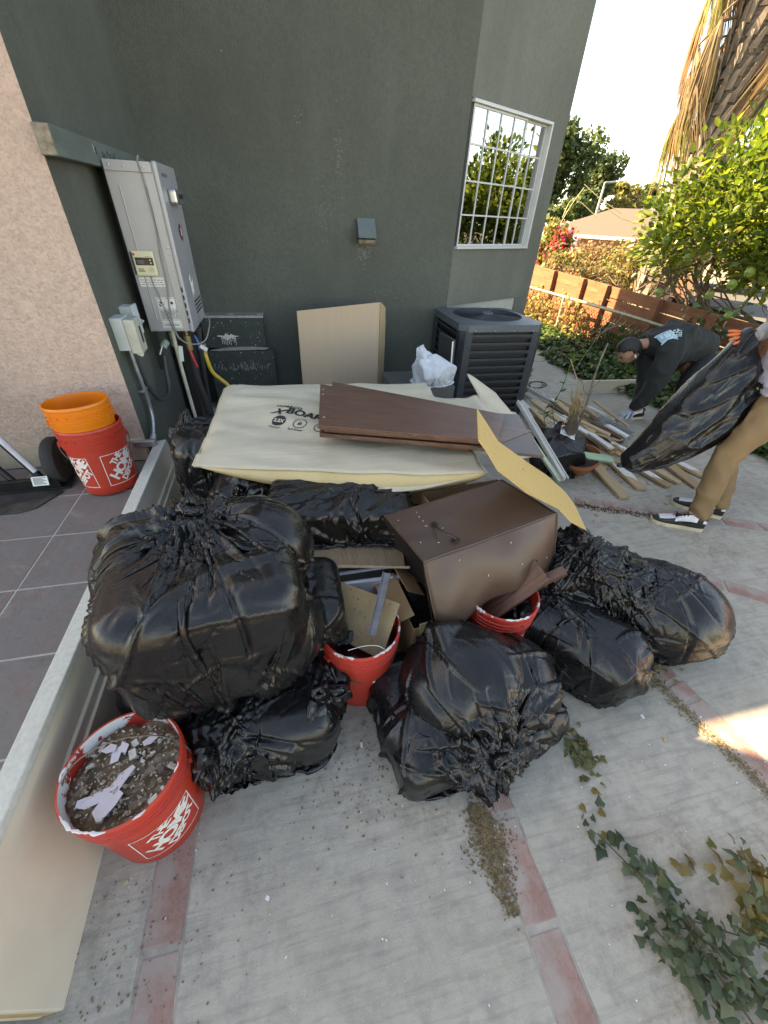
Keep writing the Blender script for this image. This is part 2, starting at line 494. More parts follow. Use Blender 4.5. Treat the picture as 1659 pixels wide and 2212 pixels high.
# window opening in the bay wall
wx0, wx1, wz0, wz1 = 0.015, 1.19, 1.367, 2.36
nb = Vector((d28.y, -d28.x, 0))       # outward normal of the bay wall
def bay(a, b_, z0, z1, t0=-0.22, t1=0.0, name='wall', mat=None):
    p = [e0 + d28 * a + nb * t1, e0 + d28 * b_ + nb * t1, e0 + d28 * b_ + nb * t0, e0 + d28 * a + nb * t0]
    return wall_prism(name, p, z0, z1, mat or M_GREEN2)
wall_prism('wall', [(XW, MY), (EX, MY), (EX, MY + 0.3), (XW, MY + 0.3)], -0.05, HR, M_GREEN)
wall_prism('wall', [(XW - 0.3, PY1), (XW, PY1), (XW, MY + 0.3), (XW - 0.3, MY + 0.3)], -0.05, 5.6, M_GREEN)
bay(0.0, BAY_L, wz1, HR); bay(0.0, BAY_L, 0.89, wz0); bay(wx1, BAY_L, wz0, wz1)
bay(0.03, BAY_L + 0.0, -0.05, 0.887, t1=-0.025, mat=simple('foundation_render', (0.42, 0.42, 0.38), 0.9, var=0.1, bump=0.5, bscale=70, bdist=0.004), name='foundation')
# side wall behind the bay corner, running away, and the roof over the low part
# (the room behind the window)
c1 = e1
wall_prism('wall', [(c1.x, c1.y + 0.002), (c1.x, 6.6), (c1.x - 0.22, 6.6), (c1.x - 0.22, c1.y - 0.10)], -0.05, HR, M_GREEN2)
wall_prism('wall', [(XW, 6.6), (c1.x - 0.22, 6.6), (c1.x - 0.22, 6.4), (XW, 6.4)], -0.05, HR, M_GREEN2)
wall_prism('roof', [(0.55, MY - 0.0), (EX, MY), (e1.x, e1.y), (e1.x, 6.6), (0.55, 6.6)], HR + 0.001, HR + 0.12, simple('roof_gravel', (0.3, 0.28, 0.25), 0.95))
wall_prism('unseen_sun_blocker', [(XW - 3.2, MY + 0.02), (0.55, MY + 0.02), (0.55, 6.6), (XW - 3.2, 6.6)], HR + 0.001, 6.2, M_GREEN)  # unseen taller mass, added to keep the sun off the yard
# pink wing on the left, facing the eye
wing = thing('pink_wing', 'pale pink stucco wall at the left edge beside the dark green house', 'wall', (0, 0, 0))
b = MB(); b.box(((-12 + XW) / 2 - 0.002, PY1 + 0.148, 1.86), (12 + XW, 0.3, 3.12))  # unseen length and top height fitted to where sun falls on the patio
b.build('wall', M_PINK, wing)
b = MB(); b.box((-7.32, PY1 + 0.148, 4.56), (9.36, 0.3, 2.28)); b.build('wall', M_PINK, wing)  # unseen upper block, added and cut short so one sun patch gets through
b = MB(); b.box(((-4.5 + XW) / 2 - 0.004, PY1 - 0.008, 0.375), (4.5 + XW - 0.01, 0.03, 0.14))
b.build('base_band', simple('pink_band', (0.46, 0.37, 0.28), 0.9, bump=0.3), wing, bevel=0.004)

# window: aluminium slider in the bay wall
def glass_mat():
    t = NT('window_glass'); t.set(color=(0.03, 0.035, 0.035), rough=0.02, spec=1.0, trans=0.0, ior=1.9)
    mix = t.n('ShaderNodeMixShader'); tr = t.n('ShaderNodeBsdfTransparent'); tr.inputs[0].default_value = (0.75, 0.8, 0.78, 1)
    gl = t.n('ShaderNodeBsdfGlossy'); gl.inputs['Roughness'].default_value = 0.01; gl.inputs[0].default_value = (0.95, 0.97, 1, 1)
    fr = t.n('ShaderNodeFresnel'); fr.inputs[0].default_value = 2.2
    f = t.math('ADD', t.math('MULTIPLY', fr.outputs[0], 1.0), 0.22)
    t.l(f, mix.inputs[0]); t.l(tr.outputs[0], mix.inputs[1]); t.l(gl.outputs[0], mix.inputs[2])
    t.l(mix.outputs[0], t.out.inputs[0]); return t.m
M_GLASS = glass_mat()
M_ALU = simple('white_window_frame', (0.50, 0.51, 0.51), 0.4, var=0.05, dirt=0.15)
M_DARK = simple('dark_gap', (0.012, 0.012, 0.014), 0.6)
def bpos(s, z, t=0.0): return e0 + d28 * s + nb * t + Vector((0, 0, z))
BR = frame_rot(d28, Vector((0, 0, 1)))
def bbox(name, s0, s1, z0, z1, t0, t1, mat, parent, bevel=0.002):
    c = bpos((s0 + s1) / 2, (z0 + z1) / 2, (t0 + t1) / 2)
    b = MB(); b.box((0, 0, 0), (s1 - s0, z1 - z0, t1 - t0))
    o = b.build(name, mat, parent, bevel=bevel); o.location = c; o.rotation_euler = BR.to_euler(); return o
win = thing('sliding_window', 'white framed sliding window with thin grilles reflecting a leafy tree', 'window', (0, 0, 0))
house_win = win
fw = 0.028
WL = 0.045
fr_ = MB()
bbox('frame', 0.02, 1.185, wz1 - 0.024, wz1 - 0.003, -0.06, 0.02, M_ALU, win)
bbox('sill', 0.02, 1.185, wz0 + 0.003, wz0 + 0.024, -0.06, 0.025, M_ALU, win)
bbox('frame', 1.163, 1.186, wz0 + 0.024, wz1 - 0.024, -0.06, 0.021, M_ALU, win)
bbox('frame', 0.016, 0.045, wz0 + 0.024, wz1 - 0.024, -0.06, -0.01, M_DARK, win)
zt, zb = wz1 - 0.025, wz0 + 0.025
SA0, SA1, SB1 = 0.045, 0.80, 1.161
def sash(name, s0, s1, t, nv, mat=M_ALU):
    h = 0.016
    s = bbox(name, s0, s1, zt - h, zt, t - 0.02, t, mat, win)
    bbox(name, s0, s1, zb, zb + h, t - 0.02, t, mat, win)
    bbox(name, s0, s0 + h, zb + h, zt - h, t - 0.02, t, mat, win)
    bbox(name, s1 - h, s1, zb + h, zt - h, t - 0.02, t, mat, win)
    bbox('pane', s0 + h, s1 - h, zb + h, zt - h, t - 0.013, t - 0.009, M_GLASS, win, 0)
    for k in range(1, nv):
        s = s0 + (s1 - s0) * k / nv
        bbox('glazing_bar', s - 0.006, s + 0.006, zb + h, zt - h, t - 0.0085, t - 0.002, M_ALU, win, 0.001)
    for k in range(1, 4):
        z = zb + (zt - zb) * k / 4
        bbox('glazing_bar', s0 + h, s1 - h, z - 0.006, z + 0.006, t - 0.0082, t - 0.0025, M_ALU, win, 0.001)
sash('sash', SA0, SA1, -0.005, 4)
sash('sash', SA1 - 0.02, SB1, -0.03, 2)
# a dim room behind the glass
room = thing('room_interior', 'dim room seen through the sliding window glass', 'room', (0, 0, 0))
b = MB(); 
q = [bpos(-0.1, 0, -1.6), bpos(1.4, 0, -1.6), bpos(1.4, 0, -1.65), bpos(-0.1, 0, -1.65)]
b.prism([Vector((p.x, p.y, 0)) for p in q], (0, 0, 0.9), (0, 0, 2.6)); b.build('back_wall', simple('room_paint', (0.10, 0.085, 0.07), 0.8), room)
bbox('shelf', 0.05, 1.15, 1.36, 1.39, -0.6, -0.24, simple('room_shelf', (0.35, 0.30, 0.25), 0.6), room)
for (s, w_, h_, colr) in ((0.12, 0.10, 0.14, (0.3, 0.12, 0.07)), (0.35, 0.14, 0.16, (0.75, 0.76, 0.76)), (0.78, 0.12, 0.10, (0.5, 0.4, 0.3))):
    b = MB(); b.lathe([(0.0, 0), (w_ * 0.4, 0), (w_ * 0.5, h_), (w_ * 0.46, h_), (w_ * 0.4, 0.02)], 20)
    o = b.build('plant_pot', simple('pot_%d' % int(s * 100), colr, 0.5), room, smooth=True); o.location = bpos(s, 1.391, -0.36)
# ================================================================== PLASTIC FILM SIMULATION (position based, numpy)
class Ell:
    def __init__(s, c, r, rot=(0, 0, 0)):
        s.c = np.array(c, float); s.r = np.array(r, float); s.R = np.array(Euler(rot).to_matrix()); s.kind = 0
    def d(s, p):
        q = (p - s.c) @ s.R
        k0 = np.linalg.norm(q / s.r, axis=1) + 1e-9; g = q / (s.r ** 2); k1 = np.linalg.norm(g, axis=1) + 1e-9
        return k0 * (k0 - 1.0) / k1, (g / k1[:, None]) @ s.R.T
class Box:
    def __init__(s, c, h, rot=(0, 0, 0), rad=0.02):
        s.c = np.array(c, float); s.h = np.array(h, float) - rad; s.R = np.array(rot if isinstance(rot, np.ndarray) else Euler(rot).to_matrix()); s.rad = rad
    def d(s, p):
        q = (p - s.c) @ s.R
        a = np.abs(q) - s.h; o = np.maximum(a, 0); lo = np.linalg.norm(o, axis=1)
        ins = np.max(a, axis=1); d = np.where(lo > 0, lo, ins) - s.rad
        g = np.where((lo > 0)[:, None], o / (lo[:, None] + 1e-9), (a == ins[:, None]).astype(float)) * np.sign(q)
        return d, g @ s.R.T
class Poly:   # a rough convex lump: an ellipsoid cut by random planes
    def __init__(s, c, r, n=20, seed=0, rot=(0, 0, 0), cut=(0.80, 1.0)):
        g = np.random.default_rng(seed); s.c = np.array(c, float); r = np.array(r, float)
        k = np.arange(n) + 0.5; ph = np.arccos(1 - 2 * k / n); th = PI * (1 + 5 ** .5) * k
        nn = np.stack([np.cos(th) * np.sin(ph), np.sin(th) * np.sin(ph), np.cos(ph)], 1) + g.normal(0, 0.22, (n, 3))
        nn /= np.linalg.norm(nn, axis=1)[:, None]
        nn = nn / r; nn /= np.linalg.norm(nn, axis=1)[:, None]
        h = np.linalg.norm(nn * r, axis=1) * g.uniform(cut[0], cut[1], n)
        Rm = np.array(Euler(rot).to_matrix()); s.n = nn @ Rm.T; s.h = h
    def d(s, p):
        v = (p - s.c) @ s.n.T - s.h
        i = np.argmax(v, 1)
        return v[np.arange(len(p)), i], s.n[i]
def collide(P, prims, margin=0.003, prev=None, fr=0.35):
    if not prims: return
    D = None; G = None
    for pr in prims:
        d, g = pr.d(P)
        if D is None: D, G = d, g.copy()
        else:
            mk = d < D; D = np.where(mk, d, D); G[mk] = g[mk]
    hit = D < margin
    P[hit] += G[hit] * (margin - D[hit])[:, None]
    if prev is not None: P[hit] = P[hit] * (1 - fr) + (prev[hit] + (np.sum((P[hit] - prev[hit]) * G[hit], 1))[:, None] * G[hit]) * fr
def upsample(P, M, N):
    G = P.reshape(M, N, 3)
    h = (G + np.roll(G, -1, 1)) / 2
    H = np.stack([G, h], 2).reshape(M, 2 * N, 3)
    v = (H[:-1] + H[1:]) / 2
    out = np.empty((2 * M - 1, 2 * N, 3)); out[0::2] = H; out[1::2] = v
    return out.reshape(-1, 3)
F32 = np.float32
def _pair(A, B, L, ks, kc, wa=None, wb=None):
    d = B - A; l = np.sqrt(np.einsum('...i,...i->...', d, d)) + F32(1e-9)
    e = (l - L) / l
    if ks != kc: e = np.where(e > 0, e * F32(ks), e * F32(kc))
    if wa is None: d *= (e * F32(0.5))[..., None]; A += d; B -= d
    else:
        ws = wa + wb + F32(1e-9); c = d * (e / ws)[..., None]; A += c * wa[..., None]; B -= c * wb[..., None]
def relax2(P, M, N, Lv, Lh, w, pin, contents, world_prims, iters, grav, suck, center, bend, damp=0.9, ground=0.003, fr=0.5, reps=2, wind=None):
    Lv = Lv.astype(F32); Lh = Lh.astype(F32); P = P.astype(F32)
    Ld = [np.sqrt(((Lh[:-1] + Lh[1:]) / 2) ** 2 + Lv ** 2).astype(F32)]
    Bv = ((Lv[:-1] + Lv[1:]) * 0.95).astype(F32); Bh = ((Lh + np.roll(Lh, -1, 1)) * 0.95).astype(F32)
    V = np.zeros_like(P); Pp = P[pin].copy(); Lhr = np.roll(Lh, -1, 1)
    pr = sorted(set((np.asarray(pin) // N).tolist())) if len(pin) else []
    def fix(): 
        if len(pin): P[pin] = Pp
    center = np.array(center, F32)
    for it in range(iters):
        prev = P.copy()
        V *= F32(damp); V[:, 2] -= F32(grav)
        if wind is not None: V += wind
        if suck:
            d = center - P; V += d / (np.linalg.norm(d, axis=1)[:, None] + 1e-6) * F32(suck)
        P += V; fix()
        for rep in range(reps):
            G = P.reshape(M, N, 3)
            for o in (0, 1):
                A = G[o:M - 1:2]; B = G[o + 1:M:2]; A = A[:len(B)]; _pair(A, B, Lv[o:M - 1:2][:len(B)], 1.0, 0.9)
            fix()
            _pair(G[:, 0::2], G[:, 1::2], Lh[:, 0::2], 1.0, 0.9)
            Q = np.roll(G, -1, 1); _pair(Q[:, 0::2], Q[:, 1::2], Lhr[:, 0::2], 1.0, 0.9); G[:] = np.roll(Q, 1, 1)
            fix()
            for sft in (-1, 1):
                Q = np.roll(G, sft, 1)
                for o in (0, 1):
                    B = Q[o + 1:M:2]; A = G[o:M - 1:2][:len(B)]
                    A0 = A
                    d = B - A0; l = np.sqrt(np.einsum('...i,...i->...', d, d)) + F32(1e-9); L = Ld[0][o:M - 1:2][:len(B)]
                    c = d * (((l - L) / l) * F32(0.22))[..., None]
                    A0 += c; G[o + 1:M:2][:len(B)] -= np.roll(c, -sft, 1)
            if bend and rep == 0:
                for k in range(4):
                    A = G[k:M - 2:4]; B = G[k + 2:M:4][:len(A)]; A = A[:len(B)]
                    _pair(A, B, Bv[k:M - 2:4][:len(B)], 0.0, bend)
                Q = G
                for k in range(2):
                    _pair(Q[:, k:N - 2:4], Q[:, k + 2:N:4], Bh[:, k:N - 2:4], 0.0, bend)
                Q = np.roll(G, -2, 1); Bq = np.roll(Bh, -2, 1)
                for k in range(2):
                    _pair(Q[:, k:N - 2:4], Q[:, k + 2:N:4], Bq[:, k:N - 2:4], 0.0, bend)
                G[:] = np.roll(Q, 2, 1)
            fix()
        collide(P, contents, 0.003, prev, fr)
        if world_prims: collide(P, world_prims, 0.006, prev, fr)
        lo = P[:, 2] < ground
        P[lo, 2] = ground; P[lo, :2] = prev[lo, :2] * 0.6 + P[lo, :2] * 0.4
        fix()
        V = P - prev
        sp = np.linalg.norm(V, axis=1); big = sp > 0.015; V[big] *= (0.015 / sp[big])[:, None]
    return P.astype(float)
def smooth_noise(M, N, cells, g):
    """periodic-in-N value noise on the grid"""
    a = g.normal(size=(cells, cells)); y = np.linspace(0, cells - 1.001, M); x = np.arange(N) / N * cells
    y0 = y.astype(int); x0 = x.astype(int); fy = (y - y0)[:, None]; fx = (x - x0)[None]
    fy = fy * fy * (3 - 2 * fy); fx = fx * fx * (3 - 2 * fx); x1 = (x0 + 1) % cells; y1 = np.minimum(y0 + 1, cells - 1)
    return (a[y0][:, x0] * (1 - fx) + a[y0][:, x1] * fx) * (1 - fy) + (a[y1][:, x0] * (1 - fx) + a[y1][:, x1] * fx) * fy
def sim_sack(contents, knot, axis=(0, 0, 1), center=None, exc=1.10, excv=None, N=80, M=56, tail=10, it0=60, it1=50, grav=0.0006, suck=0.0003, seed=0, world_prims=(), ground=0.003, neck_r=0.014, bend=0.1, fr=0.5, gather=0.55, span=6, ears=(), tail_flare=0.11, lump=0.05, levels=2, it2=14):
    g = np.random.default_rng(seed)
    excv = exc if excv is None else excv
    kn = np.array(knot, float); ka = np.array(axis, float); ka /= np.linalg.norm(ka)
    cen = np.mean([c.c for c in contents], axis=0) if center is None else np.array(center, float)
    ax = kn - cen; klen = np.linalg.norm(ax); ax /= klen
    e1_ = np.cross(ax, [0.31, 0.93, 0.12]); e1_ /= np.linalg.norm(e1_); e2_ = np.cross(ax, e1_)
    th = np.arange(N) * 2 * PI / N
    ph = np.linspace(0.0, PI, M) ; ph = PI - ph                       # bottom pole first
    D = np.sin(ph)[:, None, None] * (np.cos(th)[None, :, None] * e1_ + np.sin(th)[None, :, None] * e2_) + np.cos(ph)[:, None, None] * ax
    Df = D.reshape(-1, 3); t = np.full(len(Df), 2.0)
    for _ in range(40):
        p = cen + Df * t[:, None]
        d = np.min([c.d(p)[0] for c in contents], axis=0)
        t = np.maximum(t - np.maximum(d - 0.004, -0.02) * 0.9, 0.02)
    for (ed, er, el) in ears:                     # corners of the film pulled out into points
        ed = np.array(ed, float); el_ = np.linalg.norm(ed); cosang = (Df @ (ed / el_)); t = np.maximum(t, er + (el_ - er) * np.clip((cosang - (1 - el)) / el, 0, 1) ** 1.6) if True else t
    T = t.reshape(M, N)
    for k in range(span):                          # film bridges the hollows
        Tn = np.maximum.reduce([np.roll(T, 1, 1), np.roll(T, -1, 1), T])
        Tn = np.maximum(Tn, np.vstack([T[:1], T[:-1]])); Tn = np.maximum(Tn, np.vstack([T[1:], T[-1:]]))
        T = T * 0.65 + Tn * 0.35
        T = (T * 2 + np.roll(T, 1, 1) + np.roll(T, -1, 1) + np.vstack([T[:1], T[:-1]]) + np.vstack([T[1:], T[-1:]])) / 6
    # cone up to the knot
    u = np.clip((np.arange(M) / (M - 1) - (1 - gather)) / gather, 0, 1)
    P = cen + D * T[:, :, None]
    kz = klen
    for j in range(M):
        if u[j] > 0:
            base = P[j]; f = u[j] ** 1.5
            tgt = kn + (np.outer(np.cos(th), e1_) + np.outer(np.sin(th), e2_)) * neck_r
            P[j] = base * (1 - f) + tgt * f
    Lh = np.linalg.norm(np.roll(P, -1, 1) - P, axis=2); Lv = np.linalg.norm(P[1:] - P[:-1], axis=2)
    rowm = Lh.mean(1); jm = int(np.argmax(rowm)); top = rowm[jm]
    for j in range(M):
        if j > jm: Lh[j] = np.maximum(Lh[j], top * (1 - 0.25 * ((j - jm) / (M - 1 - jm))))
        elif j < jm: Lh[j] = np.maximum(Lh[j], top * 0.55 * min(1, j / 4))
    nz = 1 + lump * smooth_noise(M, N, 9, g)
    fz = np.clip((np.arange(M) / M - .12) / .3, 0, 1)[:, None]      # little slack in the trapped bottom
    Lh = Lh * (1 + (exc - 1) * fz + .02) * nz; Lv = Lv * (1 + (excv - 1) * fz[1:]) * (1 + lump * smooth_noise(M, N, 9, g))[1:]
    if tail:
        rows = []
        for k in range(1, tail + 1):
            q = k / tail; rr = neck_r * (1 + 0.2 * q) + tail_flare * q ** 1.3
            wob = 1 + 0.4 * np.sin(th * 3 + seed) * q
            rows.append(kn + ka * (k * 0.012) + np.outer(np.cos(th) * rr * wob, e1_) + np.outer(np.sin(th) * rr * wob * (1 - 0.65 * q), e2_))
        P = np.concatenate([P, np.array(rows)]); Lh = np.concatenate([Lh, np.repeat(Lh[-1:], tail, 0)]); Lv = np.concatenate([Lv, np.full((tail, N), 0.014)])
    pr = [0, M - 1] + ([M] if tail else [])
    M = M + tail
    P = P.reshape(-1, 3) + g.normal(0, 0.0025, (M * N, 3))
    def go(P, M, N, Lv, Lh, pr, it, b):
        w = np.ones(M * N); pin = np.concatenate([np.arange(j * N, (j + 1) * N) for j in pr]); w[pin] = 0
        return relax2(P, M, N, Lv, Lh, w, pin, contents, world_prims, it, grav, suck, cen, b, ground=ground, fr=fr)
    P = go(P, M, N, Lv, Lh, pr, it0, bend)
    for lv in range(levels - 1):
        P = upsample(P, M, N)
        Lh2 = np.repeat(Lh, 2, 1) / 2; LH = np.empty((2 * M - 1, 2 * N)); LH[0::2] = Lh2; LH[1::2] = (Lh2[:-1] + Lh2[1:]) / 2
        Lv2 = (np.stack([Lv, (Lv + np.roll(Lv, -1, 1)) / 2], 2).reshape(M - 1, 2 * N)) / 2
        Lv = np.repeat(Lv2, 2, 0); Lh = LH
        M, N = 2 * M - 1, 2 * N
        pr = [0] + [2 * pr[1]] + ([2 * pr[1] + 1, 2 * pr[2]] if len(pr) > 2 else [])
        P += g.normal(0, 0.0008 if lv == 0 else .0003, P.shape)
        P = go(P, M, N, Lv, Lh, pr, it1 if lv == 0 else it2, bend * (1 if lv == 0 else .5))
    return P, M, N
def film_mesh(name, P, M, N, mat, parent=None, close_bottom=True, subsurf=1, double=False):
    F = []
    I = np.arange(M * N).reshape(M, N)
    a = I[:-1]; b_ = np.roll(I, -1, 1)[:-1]; c = np.roll(I, -1, 1)[1:]; d = I[1:]
    F = np.stack([a, b_, c, d], -1).reshape(-1, 4).tolist()
    o = mesh_obj(name, P, F, mat, parent, smooth=True)
    if subsurf:
        md = o.modifiers.new('subdivision', 'SUBSURF'); md.levels = subsurf; md.render_levels = subsurf
    return o

_pt = np.random.default_rng(5).permutation(512); _pt = np.concatenate([_pt, _pt]); _gv = np.random.default_rng(6).normal(size=(512, 3)); _gv /= np.linalg.norm(_gv, axis=1)[:, None]
def pnoise(p):
    """gradient noise for an (n,3) array"""
    i = np.floor(p).astype(int); f = p - i; i &= 511; u = f * f * f * (f * (f * 6 - 15) + 10); r = 0
    for dx in (0, 1):
        wx = u[:, 0] if dx else 1 - u[:, 0]
        for dy in (0, 1):
            wy = u[:, 1] if dy else 1 - u[:, 1]
            for dz in (0, 1):
                wz = u[:, 2] if dz else 1 - u[:, 2]
                g = _gv[_pt[_pt[_pt[(i[:, 0] + dx) & 511] + ((i[:, 1] + dy) & 511)] + ((i[:, 2] + dz) & 511)]]
                r = r + wx * wy * wz * np.einsum('ij,ij->i', g, f - np.array((dx, dy, dz), float))
    return r
def crease(P, M, N, knot=None, amp=0.01, freq=9.0, seed=0, radial=1.0):
    """sharp-edged folds pressed into the film along its normals; the long ones run towards the knot"""
    G = P.reshape(M, N, 3)
    du = np.roll(G, -1, 1) - np.roll(G, 1, 1); dv = np.empty_like(G); dv[1:-1] = G[2:] - G[:-2]; dv[0] = G[1] - G[0]; dv[-1] = G[-1] - G[-2]
    n = np.cross(du, dv); n /= (np.linalg.norm(n, axis=2)[..., None] + 1e-9)
    for _ in range(2): n = (n * 2 + np.roll(n, 1, 1) + np.roll(n, -1, 1)) / 4
    n = n.reshape(-1, 3); o = np.array((seed * 3.7, seed * 1.3, seed * 0.7))
    wp = np.stack([pnoise(P * 4 + o), pnoise(P * 4 + o + 9), pnoise(P * 4 + o + 17)], 1)
    g = np.random.default_rng(seed + 100); Q = P + wp * .020; L_ = len(P); h = np.zeros(L_)
    ext = np.linalg.norm(P.max(0) - P.min(0)); kn = np.array(knot) if knot is not None else P[(M - 1) * N]
    du_ = np.linalg.norm(du, axis=2); area = np.clip(du_ / (np.median(du_) + 1e-9), .12, 1).ravel()
    def press(a, d, nn, ln, A, w1, w2):
        d = d - nn * (d @ nn); d /= np.linalg.norm(d) + 1e-9; pr = np.cross(nn, d)
        r = Q - a; m_ = np.einsum('ij,ij->i', r, r) < (ln + w2) ** 2; r = r[m_]
        s_ = r @ d; x = r @ pr; z = np.abs(r @ nn)
        x = x + .12 * s_ * s_ / (ln + .01)
        e = np.clip(1 - np.abs(s_) / ln, 0, 1); wv = .45 + .55 * e
        prof = np.where(x > 0, 1 - x / (w2 * wv), 1 + x / (w1 * wv))
        h[m_] += A * np.clip(prof, 0, 1) * np.clip(e * 2.2, 0, 1) * np.clip(1.6 - z / (ln * .6 + .03), 0, 1)
    for (cnt, l0, l1, A0, A1, w0, w1_, rad_) in ((int(34 * radial), .10, .30, .5, 1.1, .008, .034, 1), (120, .06, .22, .30, .85, .006, .024, .35), (260, .02, .07, .14, .30, .005, .016, .1)):
        idx = g.integers(0, L_, cnt * 3); idx = idx[g.random(cnt * 3) < area[idx]][:cnt]
        for i in idx:
            tk = P[i] - kn; dk = tk / (np.linalg.norm(tk) + 1e-9); dr = g.normal(size=3)
            d = dk + dr * .35 if g.random() < rad_ else dr + np.array((0, 0, -.3))
            sg = 1 if g.random() < .7 else -1
            press(P[i], d, n[i], g.uniform(l0, l1) * ext / .95, g.uniform(A0, A1) * sg, w0 * g.uniform(.5, 1.3), w1_ * g.uniform(.6, 1.3) * (1 if g.random() < .5 else .5))
    h += .3 * pnoise(P * 5 + o); h *= np.clip((np.linalg.norm(P - kn, axis=1) - .03) / .07, .1, 1)
    return P + n * (h * area * amp)[:, None]
def mat_film():
    t = NT('black_plastic_film')
    P = t.co('Object')
    n1 = t.noise(6, 5, 0.7, P); n2 = t.noise(55, 4, 0.65, P)
    dust = t.math('MULTIPLY', t.ramp(n1, [(0.44, (0, 0, 0)), (0.75, (1, 1, 1))]), t.ramp(t.noise(140, 3, 0.8, P), [(0.4, (0.25,) * 3), (0.62, (1, 1, 1))]))
    c = t.mix(t.math('MULTIPLY', dust, 0.35), (0.006, 0.006, 0.007), (0.06, 0.052, 0.042))
    t.set(color=c, spec=0.5)
    t.set(rough=t.ramp(t.noise(9, 5, 0.7, t.mapping(P, loc=(4, 1, 2))), [(0.3, (0.20,) * 3), (0.7, (0.33,) * 3)]))
    w = t.noise(11, 6, 0.62, P, 1.5)
    rid = t.math('ABSOLUTE', t.math('SUBTRACT', w, 0.5))
    b = t.bump(t.ramp(rid, [(0.0, (1, 1, 1)), (0.09, (0, 0, 0))]), 0.10, 0.005)
    t.bump(n2, 0.05, 0.003, b)
    return t.m
M_FILM = mat_film()
def knot_mesh(parent, p, axis, r=0.03, seed=0):
    """a tight twisted knot of film"""
    rr = random.Random(seed); ax = Vector(axis).normalized()
    q = ax.to_track_quat('Z', 'Y')
    mb = MB()
    for k in range(2):
        pts = []; ph = rr.uniform(0, 6)
        for i in range(25):
            a = i / 24 * 2 * PI
            pts.append(Vector(p) + q @ Vector((math.cos(a + ph) * r * (1 + 0.25 * math.sin(2 * a)), math.sin(a + ph) * r * 0.85, math.sin(a * 1 + k * 2 + ph) * r * 0.55 + (k - .5) * r * 0.5)))
        mb.tube(pts, [r * 0.5 * (1 + 0.25 * math.sin(i * 1.7 + k)) for i in range(25)], 9)
    return mb.build('knot', M_FILM, parent, smooth=True)
# ================================================================== BLACK TRASH BAGS
def atd(px, py, d):
    r = sight(px, py); return Vector(ORG + r * (d / FPX))
def stuffing(c, r, n, seed, core=0.94, lump=(0.25, 0.45), boxy=0.6, rot=(0, 0, 0), zmin=0.0):
    """what fills a bag: one big rounded block and a few smaller lumps pushing outwards"""
    g = np.random.default_rng(seed); c = np.array(c, float); r = np.array(r, float); Rm = np.array(Euler(rot).to_matrix())
    out = [Box(c, r * core, rot, float(min(r)) * 0.62)]
    for k in range(n):
        d = g.normal(size=3); d /= np.linalg.norm(d); s = g.uniform(*lump) * r.mean(); p = c + Rm @ (d * (r - s) * g.uniform(.92, 1.04))
        if p[2] < zmin + s * 0.8: p[2] = zmin + s * 0.8
        q = np.array((s, s * .85, s * .75))
        out.append(Box(p, q, tuple(g.uniform(0, 3, 3)), s * .3) if g.random() < boxy else Ell(p, q))
    return out
BAGS = 'black trash bags in the rubbish pile'
SOLID = []
def sack(label, contents, knot, axis, knot_r=0.020, film=M_FILM, group=BAGS, knot_on=True, cr=0.014, cf=7.5, rad=1.0, **kw):
    kw.setdefault('fr', .35); kw.setdefault('grav', .0005); kw.setdefault('bend', .06)
    P, M, N = sim_sack(contents, knot, axis, **kw)
    P = crease(P, M, N, knot, cr, cf, kw.get('seed', 0), rad)
    P[:, 2] = np.maximum(P[:, 2], kw.get('ground', 0.003) * 0.98)
    base = np.array([P[:, 0].mean(), P[:, 1].mean(), P[:, 2].min()])
    t = thing('trash_bag', label, 'trash bag', tuple(base), group=group)
    film_mesh('film', P - base, M, N, film, t, close_bottom=False, subsurf=0 if kw.get('levels') == 3 else 1)
    if knot_on: knot_mesh(t, Vector(knot) - Vector(base), axis, knot_r, seed=kw.get('seed', 0))
    return t
ground_clear = Ell((0, 0, -50), (1, 1, 1))
# lower bags first, each taken as solid by what lies on it
c2 = stuffing((-0.21, 0.80, 0.145), (0.27, 0.22, 0.145), 3, 3)
sack('black bag at the bottom of the front stack, beside the debris bucket', c2, (-0.37, 0.60, 0.29), (-0.75, -0.35, 0.15), exc=1.24, excv=1.2, seed=2, tail=12, neck_r=0.018, knot_r=0.024, N=96, M=60, gather=.65, levels=3)
c2b = stuffing((-0.03, 0.90, 0.15), (0.15, 0.14, 0.14), 2, 13)
sack('small crumpled black bag with its knot wedged beside the middle red bucket', c2b, (-0.015, 0.70, 0.33), (0.3, -0.6, 0.3), exc=1.26, excv=1.2, seed=5, N=72, M=44, neck_r=0.012, knot_r=0.016, world_prims=c2, gather=.7)
c3 = stuffing((-0.56, 1.02, 0.17), (0.125, 0.26, 0.17), 3, 21)
sack('black bag squeezed low between the long cream panel and the front stack', c3, (-0.50, 1.28, 0.30), (0.1, 0.6, 0.7), exc=1.22, seed=8, N=72, M=48)
c4 = stuffing((-0.05, 1.02, 0.42), (0.17, 0.17, 0.10), 2, 31) + [Ell((0.05, 0.93, 0.36), (0.06, 0.06, 0.05))]
sack('black bag whose pointed corner pokes out over the middle bucket', c4, (-0.10, 1.22, 0.45), (-0.1, 0.8, 0.3), exc=1.12, seed=6, N=80, M=52, ears=[((0.235, -0.165, -0.06), 0.10, 0.16)], center=(-0.05, 1.02, 0.40), ground=0.30)
c1 = [Box((-0.315, 0.93, 0.59), (0.262, 0.25, 0.24), (0.06, 0.04, 0.16), 0.085), Ell((-0.47, 1.00, 0.68), (0.17, 0.17, 0.15)), Ell((-0.15, 1.02, 0.72), (0.16, 0.16, 0.14)), Ell((-0.12, 0.86, 0.48), (0.15, 0.14, 0.17)), Box((-0.30, 0.78, 0.56), (0.14, 0.09, 0.12), (0.2, 0.3, 0.1), 0.05)]
